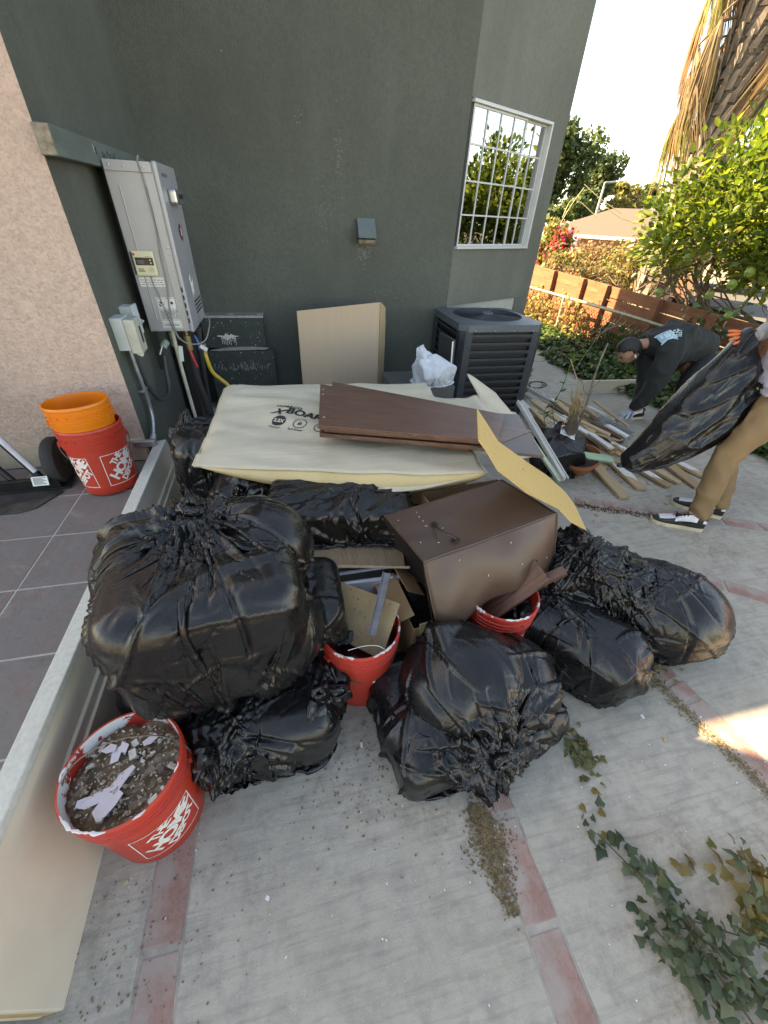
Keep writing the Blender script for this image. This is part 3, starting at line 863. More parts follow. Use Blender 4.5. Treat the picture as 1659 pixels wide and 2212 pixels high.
sack('biggest black bag, full and glossy, knotted on top of the front stack', c1, (-0.335, 1.06, 0.86), (0.05, 0.15, 1.0), exc=1.30, excv=1.22, seed=12, N=112, M=78, tail=11, neck_r=0.020, knot_r=0.026, ground=0.285, it0=80, it1=60, span=8, world_prims=c2, levels=3, gather=.6, cr=.019, ears=[((-0.33, 0.12, 0.14), 0.29, 0.05), ((0.22, 0.08, 0.25), 0.30, 0.05)], center=(-0.30, 0.93, 0.58))
c5 = [Box((0.17, 1.52, 0.515), (0.31, 0.22, 0.10), (0.10, 0.04, -0.10), 0.035), Ell((0.34, 1.42, 0.49), (0.15, 0.14, 0.09))]
sack('boxy black bag under the front edge of the tan paper board', c5, (0.53, 1.44, 0.48), (0.8, -0.1, 0.0), exc=1.14, seed=17, N=96, M=64, ground=0.43, neck_r=0.012, knot_r=0.014)
p6 = atz(432, 930, 0.62)
c6 = stuffing((p6.x + 0.02, p6.y - 0.02, 0.46), (0.17, 0.20, 0.20), 2, 51)
k6 = atz(402, 893, 0.70)
sack('small black bag with a knotted ear just below the yellow gas hose', c6, tuple(k6), (-0.8, -0.1, 0.25), exc=1.28, excv=1.2, seed=14, N=88, M=56, neck_r=0.012, knot_r=0.018, tail=8, ground=0.2, gather=.7)
c7 = [Box((0.53, 0.68, 0.10), (0.33, 0.235, 0.10), (0, 0, 0.12), 0.06), Ell((0.36, 0.60, 0.13), (0.17, 0.13, 0.12)), Ell((0.52, 0.53, 0.12), (0.2, 0.12, 0.12)), Ell((0.52, 0.70, 0.24), (0.24, 0.20, 0.17)), Ell((0.70, 0.68, 0.20), (0.18, 0.18, 0.15)), Box((0.46, 0.78, 0.33), (0.07, 0.07, 0.07), (0.3, 0.4, 0.2), 0.02)]
sack('black bag standing alone on the concrete in the foreground, knot facing front', c7, (0.535, 0.415, 0.225), (0.25, -0.7, 0.1), exc=1.36, excv=1.28, seed=21, N=116, M=80, tail=7, tail_flare=0.05, neck_r=0.014, knot_r=0.020, it0=80, it1=60, gather=.85, levels=3, cr=.020, ears=[((-0.40, -0.17, -0.15), 0.27, 0.05)], center=(0.53, 0.67, 0.17), span=5)
c9 = stuffing((1.08, 0.83, 0.150), (0.30, 0.165, 0.150), 3, 71, rot=(0, 0, R(-52))) + [Ell((1.20, 0.68, 0.12), (0.13, 0.12, 0.115))]
sack('black bag lying lowest at the right end of the pile, beside the red strip', c9, (0.95, 1.10, 0.30), (-0.4, 0.8, 0.4), exc=1.22, excv=1.16, seed=25, N=96, M=68, ears=[((0.17, -0.27, -0.13), 0.20, 0.05)], center=(1.07, 0.85, 0.15), neck_r=0.012, levels=3, gather=.7)
k8 = atz(1258, 1162, 0.50)
c8 = [Box((1.38, 0.98, 0.215), (0.40, 0.17, 0.19), (0, R(6), R(-31)), 0.13), Ell((1.56, 0.86, 0.21), (0.27, 0.22, 0.20), (0, 0, R(-35))), Ell((1.24, 1.06, 0.33), (0.20, 0.15, 0.14), (0, R(12), R(-35)))]
sack('long bulging black bag with brown glints, farthest right in the pile', c8, tuple(k8), (-0.65, 0.35, 0.55), exc=1.26, excv=1.18, seed=33, N=112, M=80, center=(1.45, 0.92, 0.22), gather=0.72, neck_r=0.016, knot_r=0.020, world_prims=c9, span=8, levels=3, cr=.017, rad=1.4)
c10 = stuffing((1.03, 1.15, 0.20), (0.16, 0.17, 0.19), 2, 91)
sack('crumpled black bag tucked under the pointed end of the yellow hardboard', c10, (1.06, 1.17, 0.43), (0.2, -0.2, 1.0), exc=1.3, excv=1.2, seed=37, N=72, M=46, neck_r=0.014, knot_r=0.018, gather=.8)
c11 = stuffing((-0.10, 1.98, 0.30), (0.36, 0.32, 0.30), 3, 95)
sack('black bag hidden in the dark under the left half of the tan paper board', c11, (-0.30, 1.70, 0.50), (-0.6, -0.6, 0.3), exc=1.2, seed=43, N=72, M=46)
# ================================================================== LETTERING
def text_geo(s, size=0.1, bold=0.0, shear=0.0, align='LEFT', spacing=1.0, res=3):
    cu = bpy.data.curves.new('lettering', 'FONT'); cu.body = s; cu.size = size; cu.offset = bold; cu.shear = shear
    cu.align_x = align; cu.space_character = spacing; cu.resolution_u = res; cu.fill_mode = 'FRONT'
    ob = bpy.data.objects.new('lettering', cu); COL.objects.link(ob)
    dg = bpy.context.evaluated_depsgraph_get(); me = bpy.data.meshes.new_from_object(ob.evaluated_get(dg))
    v = [tuple(x.co) for x in me.vertices]; f = [tuple(p.vertices) for p in me.polygons]
    bpy.data.objects.remove(ob, do_unlink=True); bpy.data.curves.remove(cu); bpy.data.meshes.remove(me)
    return v, f
def rect_geo(x0, y0, x1, y1, n=1, m=1):
    v = [(x0 + (x1 - x0) * i / n, y0 + (y1 - y0) * j / m, 0) for j in range(m + 1) for i in range(n + 1)]
    f = [(j * (n + 1) + i, j * (n + 1) + i + 1, (j + 1) * (n + 1) + i + 1, (j + 1) * (n + 1) + i) for j in range(m) for i in range(n)]
    return v, f
def ring_geo(cx, cy, r0, r1, n=28, sx=1.0):
    v = []; f = []
    for k in range(n):
        a = 2 * PI * k / n; v += [(cx + r0 * math.cos(a) * sx, cy + r0 * math.sin(a), 0), (cx + r1 * math.cos(a) * sx, cy + r1 * math.sin(a), 0)]
    for k in range(n):
        k2 = (k + 1) % n; f.append((2 * k, 2 * k + 1, 2 * k2 + 1, 2 * k2))
    return v, f
def disc_geo(cx, cy, r, n=24, sx=1.0):
    return [(cx + r * math.cos(2 * PI * k / n) * sx, cy + r * math.sin(2 * PI * k / n), 0) for k in range(n)], [tuple(range(n))]
def put(mb, geo, fn, mi=0):
    v, f = geo; mb.add([fn(p) for p in v], f, mi)
def plane_fn(o, u, v, lift=0.001):
    o = Vector(o); u = Vector(u).normalized(); v = Vector(v).normalized(); n = u.cross(v)
    return lambda p: o + u * p[0] + v * p[1] + n * lift
M_INK = simple('black_ink', (0.02, 0.02, 0.022), 0.7, var=0.1)
M_WHITE = simple('white_print', (0.70, 0.66, 0.62), 0.6, var=0.08)
M_PAPERW = simple('white_paper', (0.68, 0.68, 0.66), 0.8, var=0.06, dirt=0.1)

# ================================================================== WATER HEATER
M_HEAT = simple('grey_enamel_sheet', (0.36, 0.36, 0.38), 0.42, metal=0.25, var=0.06, scale=6, dirt=0.15, bump=0.08, bscale=30)
M_HEAT2 = simple('grey_enamel_front', (0.33, 0.34, 0.37), 0.40, metal=0.25, var=0.06, scale=6)
M_STEEL = simple('brushed_steel', (0.45, 0.45, 0.46), 0.3, metal=0.9)
M_GALV = simple('galvanised', (0.42, 0.44, 0.46), 0.38, metal=0.8, var=0.2, scale=30)
HX0, HX1, HY0, HY1, HZ0, HZ1 = -0.835, -0.60, 2.94, 3.42, 0.945, 1.765
heater = thing('water_heater', 'grey tankless water heater hanging on the dark green wall with controller on its side', 'water heater', (HX0, HY0, HZ0))
ho = Vector((HX0, HY0, HZ0))
def hpart(name, c, size, mat, parent=heater, bevel=0.004, **k):
    o = box_obj(name, Vector(c) - (ho if parent is heater else Vector((0, 0, 0))), size, mat, parent, bevel=bevel, **k); return o
hpart('body', ((HX0 + HX1) / 2, (HY0 + HY1) / 2, (HZ0 + HZ1) / 2), (HX1 - HX0, HY1 - HY0, HZ1 - HZ0), M_HEAT)
hpart('front_cover', (HX1 + 0.013, (HY0 + HY1) / 2, (HZ0 + HZ1) / 2 + 0.002), (0.026, HY1 - HY0 + 0.016, HZ1 - HZ0 + 0.012), M_HEAT2, bevel=0.008)
hpart('top_flange', ((HX0 + HX1) / 2, HY0 - 0.004, HZ1 - 0.02), (HX1 - HX0 - 0.01, 0.008, 0.045), M_HEAT, bevel=0.003)
for x in (HX0 + 0.055, HX1 - 0.045):
    mb = MB(); mb.tube([Vector((x, HY0 - 0.001, HZ0 + 0.07)) - ho, Vector((x, HY0 - 0.001, HZ1 - 0.10)) - ho], 0.0045, 8); mb.build('pressed_rib', M_HEAT, heater, smooth=True)
for (x, z) in ((HX0 + .03, HZ1 - .02), (HX0 + .10, HZ1 - .02), (HX1 - .04, HZ1 - .02), (HX0 + .03, HZ0 + .012), (HX1 - .05, HZ0 + .012), (HX1 - .015, HZ0 + .45), (HX1 - .015, HZ0 + .42), (HX1 - .015, HZ0 + .34), (HX1 - .015, HZ0 + .31)):
    mb = MB(); mb.lathe([(0.0, 0.003), (0.005, 0.002), (0.006, 0)], 10); o = mb.build('screw', M_STEEL, heater, smooth=True); o.location = Vector((x, HY0 - 0.0085 if z > HZ1 - .05 else HY0 - 0.001, z)) - ho; o.rotation_euler = (R(90), 0, 0)
# mounting channel against the wall
hpart('mounting_channel', (-0.888, 3.17, 1.22), (0.034, 0.05, 1.15), simple('dark_painted_metal', (0.04, 0.043, 0.045), 0.7, bump=0.3), bevel=0.003)
FX = HX1 + 0.0265
def front_box(name, y0, y1, z0, z1, d, mat, bevel=0.002): return hpart(name, (FX + d / 2, (y0 + y1) / 2, (z0 + z1) / 2), (abs(d), y1 - y0, z1 - z0), mat, bevel=bevel)
front_box('exhaust_vent', 3.06, 3.26, 1.595, 1.665, 0.045, M_STEEL, 0.012)
front_box('exhaust_slot', 3.12, 3.24, 1.622, 1.645, 0.048, M_DARK, 0.003)
front_box('name_strip', 3.0, 3.14, 1.715, 1.730, 0.002, simple('dark_grey_print', (0.12, 0.12, 0.13), 0.5), 0)
mb = MB(); put(mb, disc_geo(0, 0, 0.034), plane_fn(Vector((FX, 3.19, 1.46)) - ho, (0, 1, 0), (0, 0, 1), 0.003)); mb.build('badge', simple('badge_red', (0.35, 0.05, 0.03), 0.35), heater)
mb = MB(); put(mb, ring_geo(0, 0, 0.033, 0.043), plane_fn(Vector((FX, 3.19, 1.46)) - ho, (0, 1, 0), (0, 0, 1), 0.004)); mb.build('badge_ring', M_STEEL, heater)
mb = MB(); put(mb, text_geo('R', 0.05, 0.002, align='CENTER'), plane_fn(Vector((FX, 3.19, 1.443)) - ho, (0, 1, 0), (0, 0, 1), 0.0045)); mb.build('badge_letter', M_WHITE, heater)
for i in range(4):
    for j in range(5):
        front_box('louvre_slot', 3.15 + j * 0.05, 3.185 + j * 0.05, 1.0 + i * 0.022 + 0.01, 1.011 + i * 0.022 + 0.01, 0.0015, M_DARK, 0)
for i in range(5):
    hpart('side_slot', (HX1 + 0.008, HY0 - 0.0085, 1.01 + i * 0.043), (0.009, 0.002, 0.026), M_DARK, bevel=0)
# torn sticker remains on the front
mb = MB(); mb.add([Vector((FX + .002, y, z)) - ho for y, z in ((3.12, 1.22), (3.16, 1.25), (3.17, 1.19), (3.24, 1.205), (3.20, 1.16), (3.21, 1.12), (3.17, 1.14), (3.13, 1.10))], [(0, 1, 2, 7), (2, 3, 4, 6), (4, 5, 6), (2, 6, 7)]); mb.build('torn_sticker', M_PAPERW, heater)
# labels on the side
SF = lambda x, z, l=0.0012: plane_fn(Vector((x, HY0, z)) - ho, (1, 0, 0), (0, 0, 1), l)
mb = MB(); put(mb, rect_geo(0, 0, 0.135, 0.05), SF(-0.815, 1.195)); mb.build('notice_label', M_PAPERW, heater)
mb = MB()
for k in range(3):
    r_ = random.Random(k); x = 0.006
    while x < 0.12:
        w_ = r_.uniform(0.006, 0.02); put(mb, rect_geo(x, 0.01 + k * 0.012, min(x + w_, .128), 0.0125 + k * 0.012), SF(-0.815, 1.195, 0.002)); x += w_ + 0.004
mb.build('notice_print', M_INK, heater, kind='stuff')
mb = MB(); put(mb, rect_geo(0, 0, 0.115, 0.175), SF(-0.755, 0.965)); mb.build('warning_label', M_PAPERW, heater)
mb = MB(); F_ = SF(-0.755, 0.965, 0.002)
for (a, b_, c, d) in ((.004, .004, .111, .0055), (.004, .1695, .111, .171), (.004, .004, .0055, .171), (.1095, .004, .111, .171), (.004, .110, .111, .1115), (.004, .045, .111, .0465), (.004, .03, .111, .0312)): put(mb, rect_geo(a, b_, c, d), F_)
for k in range(9):
    r_ = random.Random(k + 9); x = 0.008
    while x < 0.10:
        w_ = r_.uniform(0.006, 0.025); put(mb, rect_geo(x, 0.052 + k * 0.0062, min(x + w_, .106), 0.055 + k * 0.0062), F_); x += w_ + 0.003
for k in range(2):
    put(mb, rect_geo(0.01, 0.012 + k * .008, 0.10, 0.015 + k * .008), F_)
put(mb, ([(0.012, .148, 0), (.03, .132, 0), (.034, .137, 0), (.03, .15, 0)], [(0, 1, 2, 3)]), F_); put(mb, ([(0.012, .14, 0), (.012, .125, 0), (.028, .122, 0)], [(0, 1, 2)]), F_)
put(mb, disc_geo(0.085, 0.143, 0.008), F_)
sw = [(0.02 + 0.06 * t, 0.150 - 0.02 * math.sin(t * 7)) for t in [i / 20 for i in range(21)]]
for p, q_ in zip(sw[:-1], sw[1:]): put(mb, ([(p[0], p[1], 0), (q_[0], q_[1], 0), (q_[0], q_[1] + .002, 0), (p[0], p[1] + .002, 0)], [(0, 1, 2, 3)]), F_)
mb.build('warning_print', M_INK, heater, kind='stuff')
# remote controller hung on the side
ctl = box_obj('controller', Vector((-0.757, HY0 - 0.012, 1.315)) - ho, (0.115, 0.022, 0.125), simple('cream_plastic', (0.60, 0.58, 0.40), 0.45, var=0.04), heater, bevel=0.008)
CF = lambda x, z, l=0.0: (lambda p: Vector((x + p[0], -0.0112 - 0.0006 - l, z + p[1])))
mb = MB(); put(mb, rect_geo(-0.045, -0.008, 0.05, 0.030), CF(0, 0)); mb.build('screen', simple('controller_screen', (0.02, 0.018, 0.018), 0.2), ctl)
mb = MB(); put(mb, rect_geo(-0.038, -0.002, 0.0, 0.018), CF(0, 0, .0006)); mb.build('display', simple('lcd', (0.09, 0.08, 0.10), 0.3), ctl)
mb = MB(); put(mb, ([(0, 0, 0), (0.009, 0, 0), (0.0045, 0.009, 0)], [(0, 1, 2)]), CF(0.03, 0.015, .0006)); put(mb, ([(0, 0, 0), (0.0045, -0.009, 0), (0.009, 0, 0)], [(0, 1, 2)]), CF(0.03, 0.006, .0006)); mb.build('arrow_print', M_WHITE, ctl)
mb = MB(); put(mb, disc_geo(-0.046, 0.045, 0.007), CF(0, 0)); mb.build('red_mark', simple('red_dot', (0.5, 0.07, 0.06), 0.5), ctl)
mb = MB(); put(mb, ring_geo(0.03, -0.030, 0.0105, 0.0118), CF(0, 0))
for k in range(3): put(mb, rect_geo(-0.04, -0.028 - k * .006, -0.012 + .003 * k, -0.025 - k * .006), CF(0, 0))
put(mb, rect_geo(0.023, -0.0315, 0.037, -0.029), CF(0, 0)); put(mb, rect_geo(0.01, 0.034, 0.045, 0.0355), CF(0, 0)); mb.build('small_print', M_INK, ctl)
box_obj('side_grip', (-0.0585, 0.0, 0.0), (0.012, 0.024, 0.112), simple('dark_plastic', (0.035, 0.035, 0.035), 0.5), ctl, bevel=0.004)
# grey cable running over the heater
t_cab = thing('cable', 'thin grey cable looping down the side of the grey water heater', 'cable', (0, 0, 0))
mb = MB()
c1_ = [(-0.655, HY0 + .01, 1.79), (-0.66, HY0 - .012, 1.765), (-0.655, HY0 - .014, 1.70), (-0.652, HY0 - .016, 1.5), (-0.665, HY0 - .02, 1.35), (-0.668, HY0 - .02, 1.22), (-0.685, HY0 - .02, 1.1), (-0.69, HY0 - .02, 0.98), (-0.67, HY0 - .01, 0.90), (-0.61, HY0, 0.865), (-0.53, HY0 + .04, 0.88), (-0.50, 3.1, 0.96), (-0.52, 3.2, 1.0)]
c2_ = [(-0.745, HY0 - .012, 1.25), (-0.74, HY0 - .018, 1.2), (-0.715, HY0 - .018, 1.08), (-0.70, HY0 - .018, 0.98), (-0.68, HY0 - .01, 0.90)]
def spline(pts, n=6):
    pts = [Vector(p) for p in pts]; out = []
    for i in range(len(pts) - 1):
        p0 = pts[max(i - 1, 0)]; p1 = pts[i]; p2 = pts[i + 1]; p3 = pts[min(i + 2, len(pts) - 1)]
        for k in range(n):
            t = k / n; out.append(0.5 * ((2 * p1) + (p2 - p0) * t + (2 * p0 - 5 * p1 + 4 * p2 - p3) * t * t + (3 * p1 - p0 - 3 * p2 + p3) * t ** 3))
    out.append(pts[-1]); return out
mb.tube(spline(c1_), 0.0042, 7); mb.tube(spline(c2_), 0.0036, 7)
mb.build('cable_run', simple('grey_cable', (0.20, 0.195, 0.19), 0.6), t_cab, smooth=True)

# pipes under the heater
pp = thing('heater_pipes', 'bundle of valves and pipes hanging below the grey water heater', 'pipes', (0, 0, 0))
def pipe(name, pts, r, mat, parent=pp, **k):
    mb = MB(); mb.tube(spline(pts), r, 12); return mb.build(name, mat, parent, smooth=True, **k)
M_BLKP = simple('black_foam', (0.035, 0.034, 0.036), 0.75, bump=0.4)
pipe('condensate_pipe', [(-0.735, 3.04, 0.94), (-0.735, 3.04, 0.6), (-0.72, 3.02, 0.2), (-0.71, 3.02, 0.0)], 0.0125, simple('ivory_pvc', (0.55, 0.52, 0.42), 0.5, dirt=0.3))
pipe('copper_pipe', [(-0.66, 3.08, 0.95), (-0.66, 3.08, 0.84), (-0.66, 3.09, 0.80)], 0.013, simple('copper', (0.35, 0.2, 0.1), 0.4, metal=0.8))
pipe('insulated_pipe', [(-0.665, 3.10, 0.80), (-0.67, 3.13, 0.6), (-0.655, 3.15, 0.42), (-0.65, 3.15, 0.30)], 0.022, M_BLKP)
pipe('insulated_pipe', [(-0.59, 3.16, 0.92), (-0.62, 3.20, 0.75), (-0.66, 3.3, 0.4), (-0.66, 3.3, 0.05)], 0.02, M_BLKP)
pipe('valve_body', [(-0.655, 3.06, 0.89), (-0.655, 3.06, 0.80)], 0.022, simple('brass', (0.33, 0.27, 0.13), 0.4, metal=0.7))
pipe('valve_body', [(-0.75, 3.08, 0.91), (-0.75, 3.08, 0.82)], 0.020, simple('verdigris', (0.22, 0.30, 0.25), 0.6))
pipe('green_valve', [(-0.775, 3.0, 0.87), (-0.80, 2.97, 0.84)], 0.022, simple('verdigris', (0.22, 0.30, 0.25), 0.6))
pipe('valve_lever', [(-0.80, 2.965, 0.85), (-0.825, 2.95, 0.80)], 0.008, M_STEEL)
pipe('red_lever', [(-0.655, 3.04, 0.80), (-0.645, 3.03, 0.76), (-0.63, 3.03, 0.69)], 0.010, simple('red_vinyl', (0.42, 0.02, 0.03), 0.4))
pipe('blue_lever', [(-0.615, 3.10, 0.88), (-0.60, 3.09, 0.84), (-0.60, 3.09, 0.79)], 0.009, simple('blue_vinyl', (0.04, 0.11, 0.35), 0.4))
box_obj('tag', (-0.705, 3.0, 0.79), (0.025, 0.003, 0.10), M_PAPERW, pp, rot=(0, R(8), 0), bevel=0)
box_obj('tag', (-0.565, 3.06, 0.81), (0.05, 0.003, 0.025), M_PAPERW, pp, rot=(0, R(35), 0), bevel=0)
hose = thing('gas_hose', 'yellow flexible gas hose curving down behind the small knotted black bag', 'hose', (-0.57, 3.1, 0.78))
mb = MB(); pts_ = spline([(0, 0, 0), (0.005, -0.01, -0.06), (0.02, 0.02, -0.16), (0.10, 0.04, -0.26), (0.17, 0.0, -0.36), (0.19, -0.06, -0.46), (0.19, -0.1, -0.6)], 30)
mb.tube(pts_, [0.0135 + 0.0012 * math.sin(i * 1.6) for i in range(len(pts_))], 12)
mb.build('hose_run', simple('yellow_pvc_hose', (0.62, 0.40, 0.05), 0.4, var=0.1), hose, smooth=True)
mb = MB(); mb.tube([(0, 0, 0.05), (0, 0, -0.01)], 0.018, 10); mb.build('hose_fitting', M_STEEL, hose, smooth=True)

# electrical boxes
M_EBOX = simple('pale_grey_box_paint', (0.42, 0.45, 0.45), 0.55, var=0.08, dirt=0.3, bump=0.2)
eb = thing('disconnect_box', 'pale beige grey electrical disconnect box with a recessed handle on the green wall', 'electrical box', (-0.905, 2.58, 0.95))
box_obj('box', (0.030, 0.0, 0.07), (0.06, 0.11, 0.165), M_EBOX, eb, bevel=0.004)
box_obj('cover', (0.088, 0.0, 0.058), (0.056, 0.115, 0.175), simple('beige_grey_cover', (0.40, 0.40, 0.34), 0.5, dirt=0.2), eb, bevel=0.009)
box_obj('handle_slot', (0.117, 0.01, 0.06), (0.003, 0.022, 0.085), M_DARK, eb, bevel=0)
box_obj('hasp', (0.09, -0.01, -0.035), (0.03, 0.02, 0.03), M_PAPERW, eb, rot=(0.3, 0.5, 0), bevel=0.003)
sb_ = thing('switch_box', 'pale grey weatherproof switch box right of the beige disconnect box', 'electrical box', (-0.905, 2.76, 1.0))
box_obj('box', (0.03, 0, 0.05), (0.06, 0.085, 0.15), M_EBOX, sb_, bevel=0.004)
box_obj('cover', (0.066, 0, 0.05), (0.012, 0.09, 0.16), simple('pale_blue_cover', (0.45, 0.52, 0.55), 0.5), sb_, bevel=0.004)
mb = MB(); mb.tube([(0.07, 0, 0.04), (0.10, -0.01, 0.045)], 0.006, 8); mb.build('toggle', M_EBOX, sb_, smooth=True)
mb = MB(); mb.lathe([(0.0, 0.02), (0.012, 0.018), (0.016, 0.0)], 14); o = mb.build('boss', M_EBOX, sb_, smooth=True); o.location = (0.072, 0, 0.04); o.rotation_euler = (0, R(90), 0)
cd = thing('conduit', 'bare metal conduit bending down the green corner to the pink wall', 'conduit', (0, 0, 0))
cx_ = -0.875
pipe('conduit_tube', [(cx_, 2.60, 0.93), (cx_, 2.60, 0.84), (cx_ + .002, 2.61, 0.70), (cx_, 2.62, 0.60), (cx_, 2.60, 0.52), (cx_, 2.545, 0.46), (cx_ + 0.0, 2.50, 0.435)], 0.0125, M_GALV, cd)
pipe('liquidtight_whip', [(cx_, 2.64, 0.92), (cx_ + .005, 2.66, 0.80), (cx_ + .01, 2.68, 0.68), (cx_ + .03, 2.74, 0.58), (cx_ + .05, 2.86, 0.555), (cx_ + .05, 2.95, 0.60), (cx_ + .05, 2.98, 0.68), (cx_ + .06, 3.0, 0.78)], 0.014, simple('grey_whip', (0.05, 0.05, 0.055), 0.5), cd)
box_obj('strap', (cx_ - 0.01, 2.635, 0.685), (0.035, 0.10, 0.014), M_GALV, cd, bevel=0.002)
lb = box_obj('pull_elbow', (-0.905, 2.432, 0.425), (0.13, 0.042, 0.040), simple('cast_fitting', (0.36, 0.30, 0.30), 0.4, metal=0.5), cd, bevel=0.016)
shade_auto(lb, 60)
box_obj('elbow_cover', (-0.905, 2.41, 0.425), (0.12, 0.004, 0.034), M_GALV, cd, bevel=0.002)
pipe('elbow_neck', [(-0.865, 2.45, 0.43), (-0.865, 2.49, 0.45)], 0.018, M_GALV, cd)

# beam end on the wall above the heater
M_BEAM = simple('beam_paint', (0.095, 0.12, 0.11), 0.75, var=0.2, scale=8, bump=0.5, bscale=30, stretch=(3, 0.6, 3), bdist=0.006, fleck=((0.3, 0.28, 0.24), 18, 0.72))
bmth = thing('wall_beam', 'green painted timber beam fixed to the wall above the water heater', 'beam', (-0.905, 2.42, 1.735))
mb = MB(); mb.box((0.034, 0.75, 0.05), (0.064, 1.50, 0.10)); mb.build('beam', M_BEAM, bmth, bevel=0.004)
mb = MB(); mb.box((0.034, -0.0025, 0.05), (0.058, 0.004, 0.094)); mb.build('end_grain', simple('weathered_end_grain', (0.20, 0.17, 0.13), 0.9, var=0.5, scale=40, bump=0.5), bmth, bevel=0.001)
for k, (y, z) in enumerate(((.50, .06), (.60, .05), (.63, .045), (.68, .06), (.72, .05), (.76, .045), (.80, .06), (.9, .05))):
    box_obj('screw_scar', (0.0665, y, z), (0.002, 0.010, 0.026), M_DARK, bmth, bevel=0)

# low masonry ledge against the wall
M_LEDGE = simple('ledge_paint', (0.040, 0.052, 0.047), 0.8, var=0.25, bump=0.6, bscale=50, fleck=((0.45, 0.45, 0.43), 60, 0.70))
led = thing('masonry_ledge', 'dark green painted concrete block ledge splashed with white paint beside the water heater', 'ledge', (-0.72, 4.0, 0.0))
mb = MB(); mb.box((0.265, 0.072, 0.69), (0.53, 0.144, 0.25)); mb.build('block', M_LEDGE, led, bevel=0.006)
mb = MB(); mb.box((0.265, 0.07, 0.823), (0.54, 0.15, 0.016)); mb.build('cap', simple('cap_worn', (0.33, 0.34, 0.33), 0.8, var=0.3, bump=0.5), led, bevel=0.004)
for x in (0.13, 0.38):
    box_obj('block_hole', (x, 0.072, 0.8305), (0.20, 0.07, 0.003), simple('hole_grey', (0.16, 0.16, 0.16), 0.9), led, bevel=0)
mb = MB(); mb.prism([Vector((0.03, -0.004, 0.548)), Vector((0.10, -0.004, 0.545)), Vector((0.52, -0.004, 0.55)), Vector((0.55, -0.004, 0.562)), Vector((0.40, -0.004, 0.575)), Vector((0.2, -0.004, 0.572))], (0, -0.02, 0), (0, 0.01, 0)); mb.build('mortar_lip', simple('lip_grey', (0.30, 0.29, 0.26), 0.9, bump=0.8), led)
mb = MB(); mb.box((0.30, 0.06, 0.27), (0.58, 0.17, 0.54)); mb.build('lower_wall', M_LEDGE, led, bevel=0.006)
rs = random.Random(5); mb = MB()
pts_ = [(0.11 + 0.075 * math.cos(a) * (1 + 0.35 * math.sin(5 * a)), 0.03 + 0.022 * math.sin(a) * (1 + 0.4 * math.sin(7 * a + 1))) for a in [2 * PI * k / 40 for k in range(40)]]
SPF = plane_fn((0.10, -0.0008, 0.63), (1, 0, 0), (0, 0, 1), 0.001)
put(mb, ([(p[0], p[1], 0) for p in pts_], [tuple(range(40))]), SPF)
for k in range(9):
    x = 0.05 + k * 0.0145; l = rs.uniform(0.02, 0.065); put(mb, rect_geo(x, 0.02 - l, x + 0.004, 0.03), SPF)
for k in range(40):
    put(mb, disc_geo(rs.uniform(-.05, .40), rs.uniform(-.05, .16), rs.uniform(.001, .004), 7), SPF)
mb.build('paint_splash', M_WHITE, led, kind='stuff')
mb = MB()
for k in range(110):
    put(mb, rect_geo(0, 0, rs.uniform(.002, .007), rs.uniform(.006, .03)), plane_fn((rs.uniform(.02, .56), -0.0262, rs.uniform(0.36, 0.42)), (1, 0, 0), (0, 0, 1), 0.001))
mb.build('chipped_paint', simple('chip_grey', (0.26, 0.27, 0.26), 0.8), led, kind='stuff')
# dark flue board leaning at the corner left of the ledge
box_obj_ = thing('flue_board', 'narrow dark board standing in the corner between heater pipes and ledge', 'board', (-0.80, 3.72, 0))
mb = MB(); mb.box((0, 0, 0.45), (0.05, 0.42, 0.9)); mb.build('panel', simple('dark_brown_panel', (0.03, 0.026, 0.024), 0.6), box_obj_, bevel=0.003)

# vent hood on the wall
vh = thing('vent_hood', 'square grey green dryer vent hood on the big stucco wall', 'vent', (0.765, MY, 1.39))
M_VH = simple('vent_paint', (0.10, 0.135, 0.135), 0.5, var=0.1, dirt=0.15)
mb = MB()
prof = [(0, 0.03), (-0.02, 0.178), (-0.105, 0.045), (-0.10, 0.025), (0, 0.01)]
prof = [(0.0, 0.175), (-0.018, 0.178), (-0.115, 0.052), (-0.112, 0.040), (0.0, 0.030)]
mb.prism([Vector((-0.078, p[0], p[1])) for p in prof], (0, 0, 0), (0.156, 0, 0))
mb.build('hood', M_VH, vh, bevel=0.002)
mb = MB(); mb.box((0, -0.048, 0.018), (0.145, 0.09, 0.024)); mb.build('throat', simple('dusty_throat', (0.20, 0.15, 0.10), 0.9, var=0.5), vh)
mb = MB(); mb.box((0, -0.075, 0.012), (0.13, 0.006, 0.03)); mb.build('flap', simple('dusty_throat', (0.20, 0.15, 0.10), 0.9), vh)
mb = MB()
for k in range(130):
    a = rs.gauss(0, 0.035); b_ = -abs(rs.gauss(0, 0.07)); s_ = rs.uniform(.001, .0045)
    put(mb, disc_geo(a, b_, s_, 6), plane_fn((0, -0.0015, 0.0), (1, 0, 0), (0, 0, 1), 0.0))
mb.build('lint', simple('lint_pale', (0.28, 0.26, 0.25), 0.95), vh, kind='stuff')

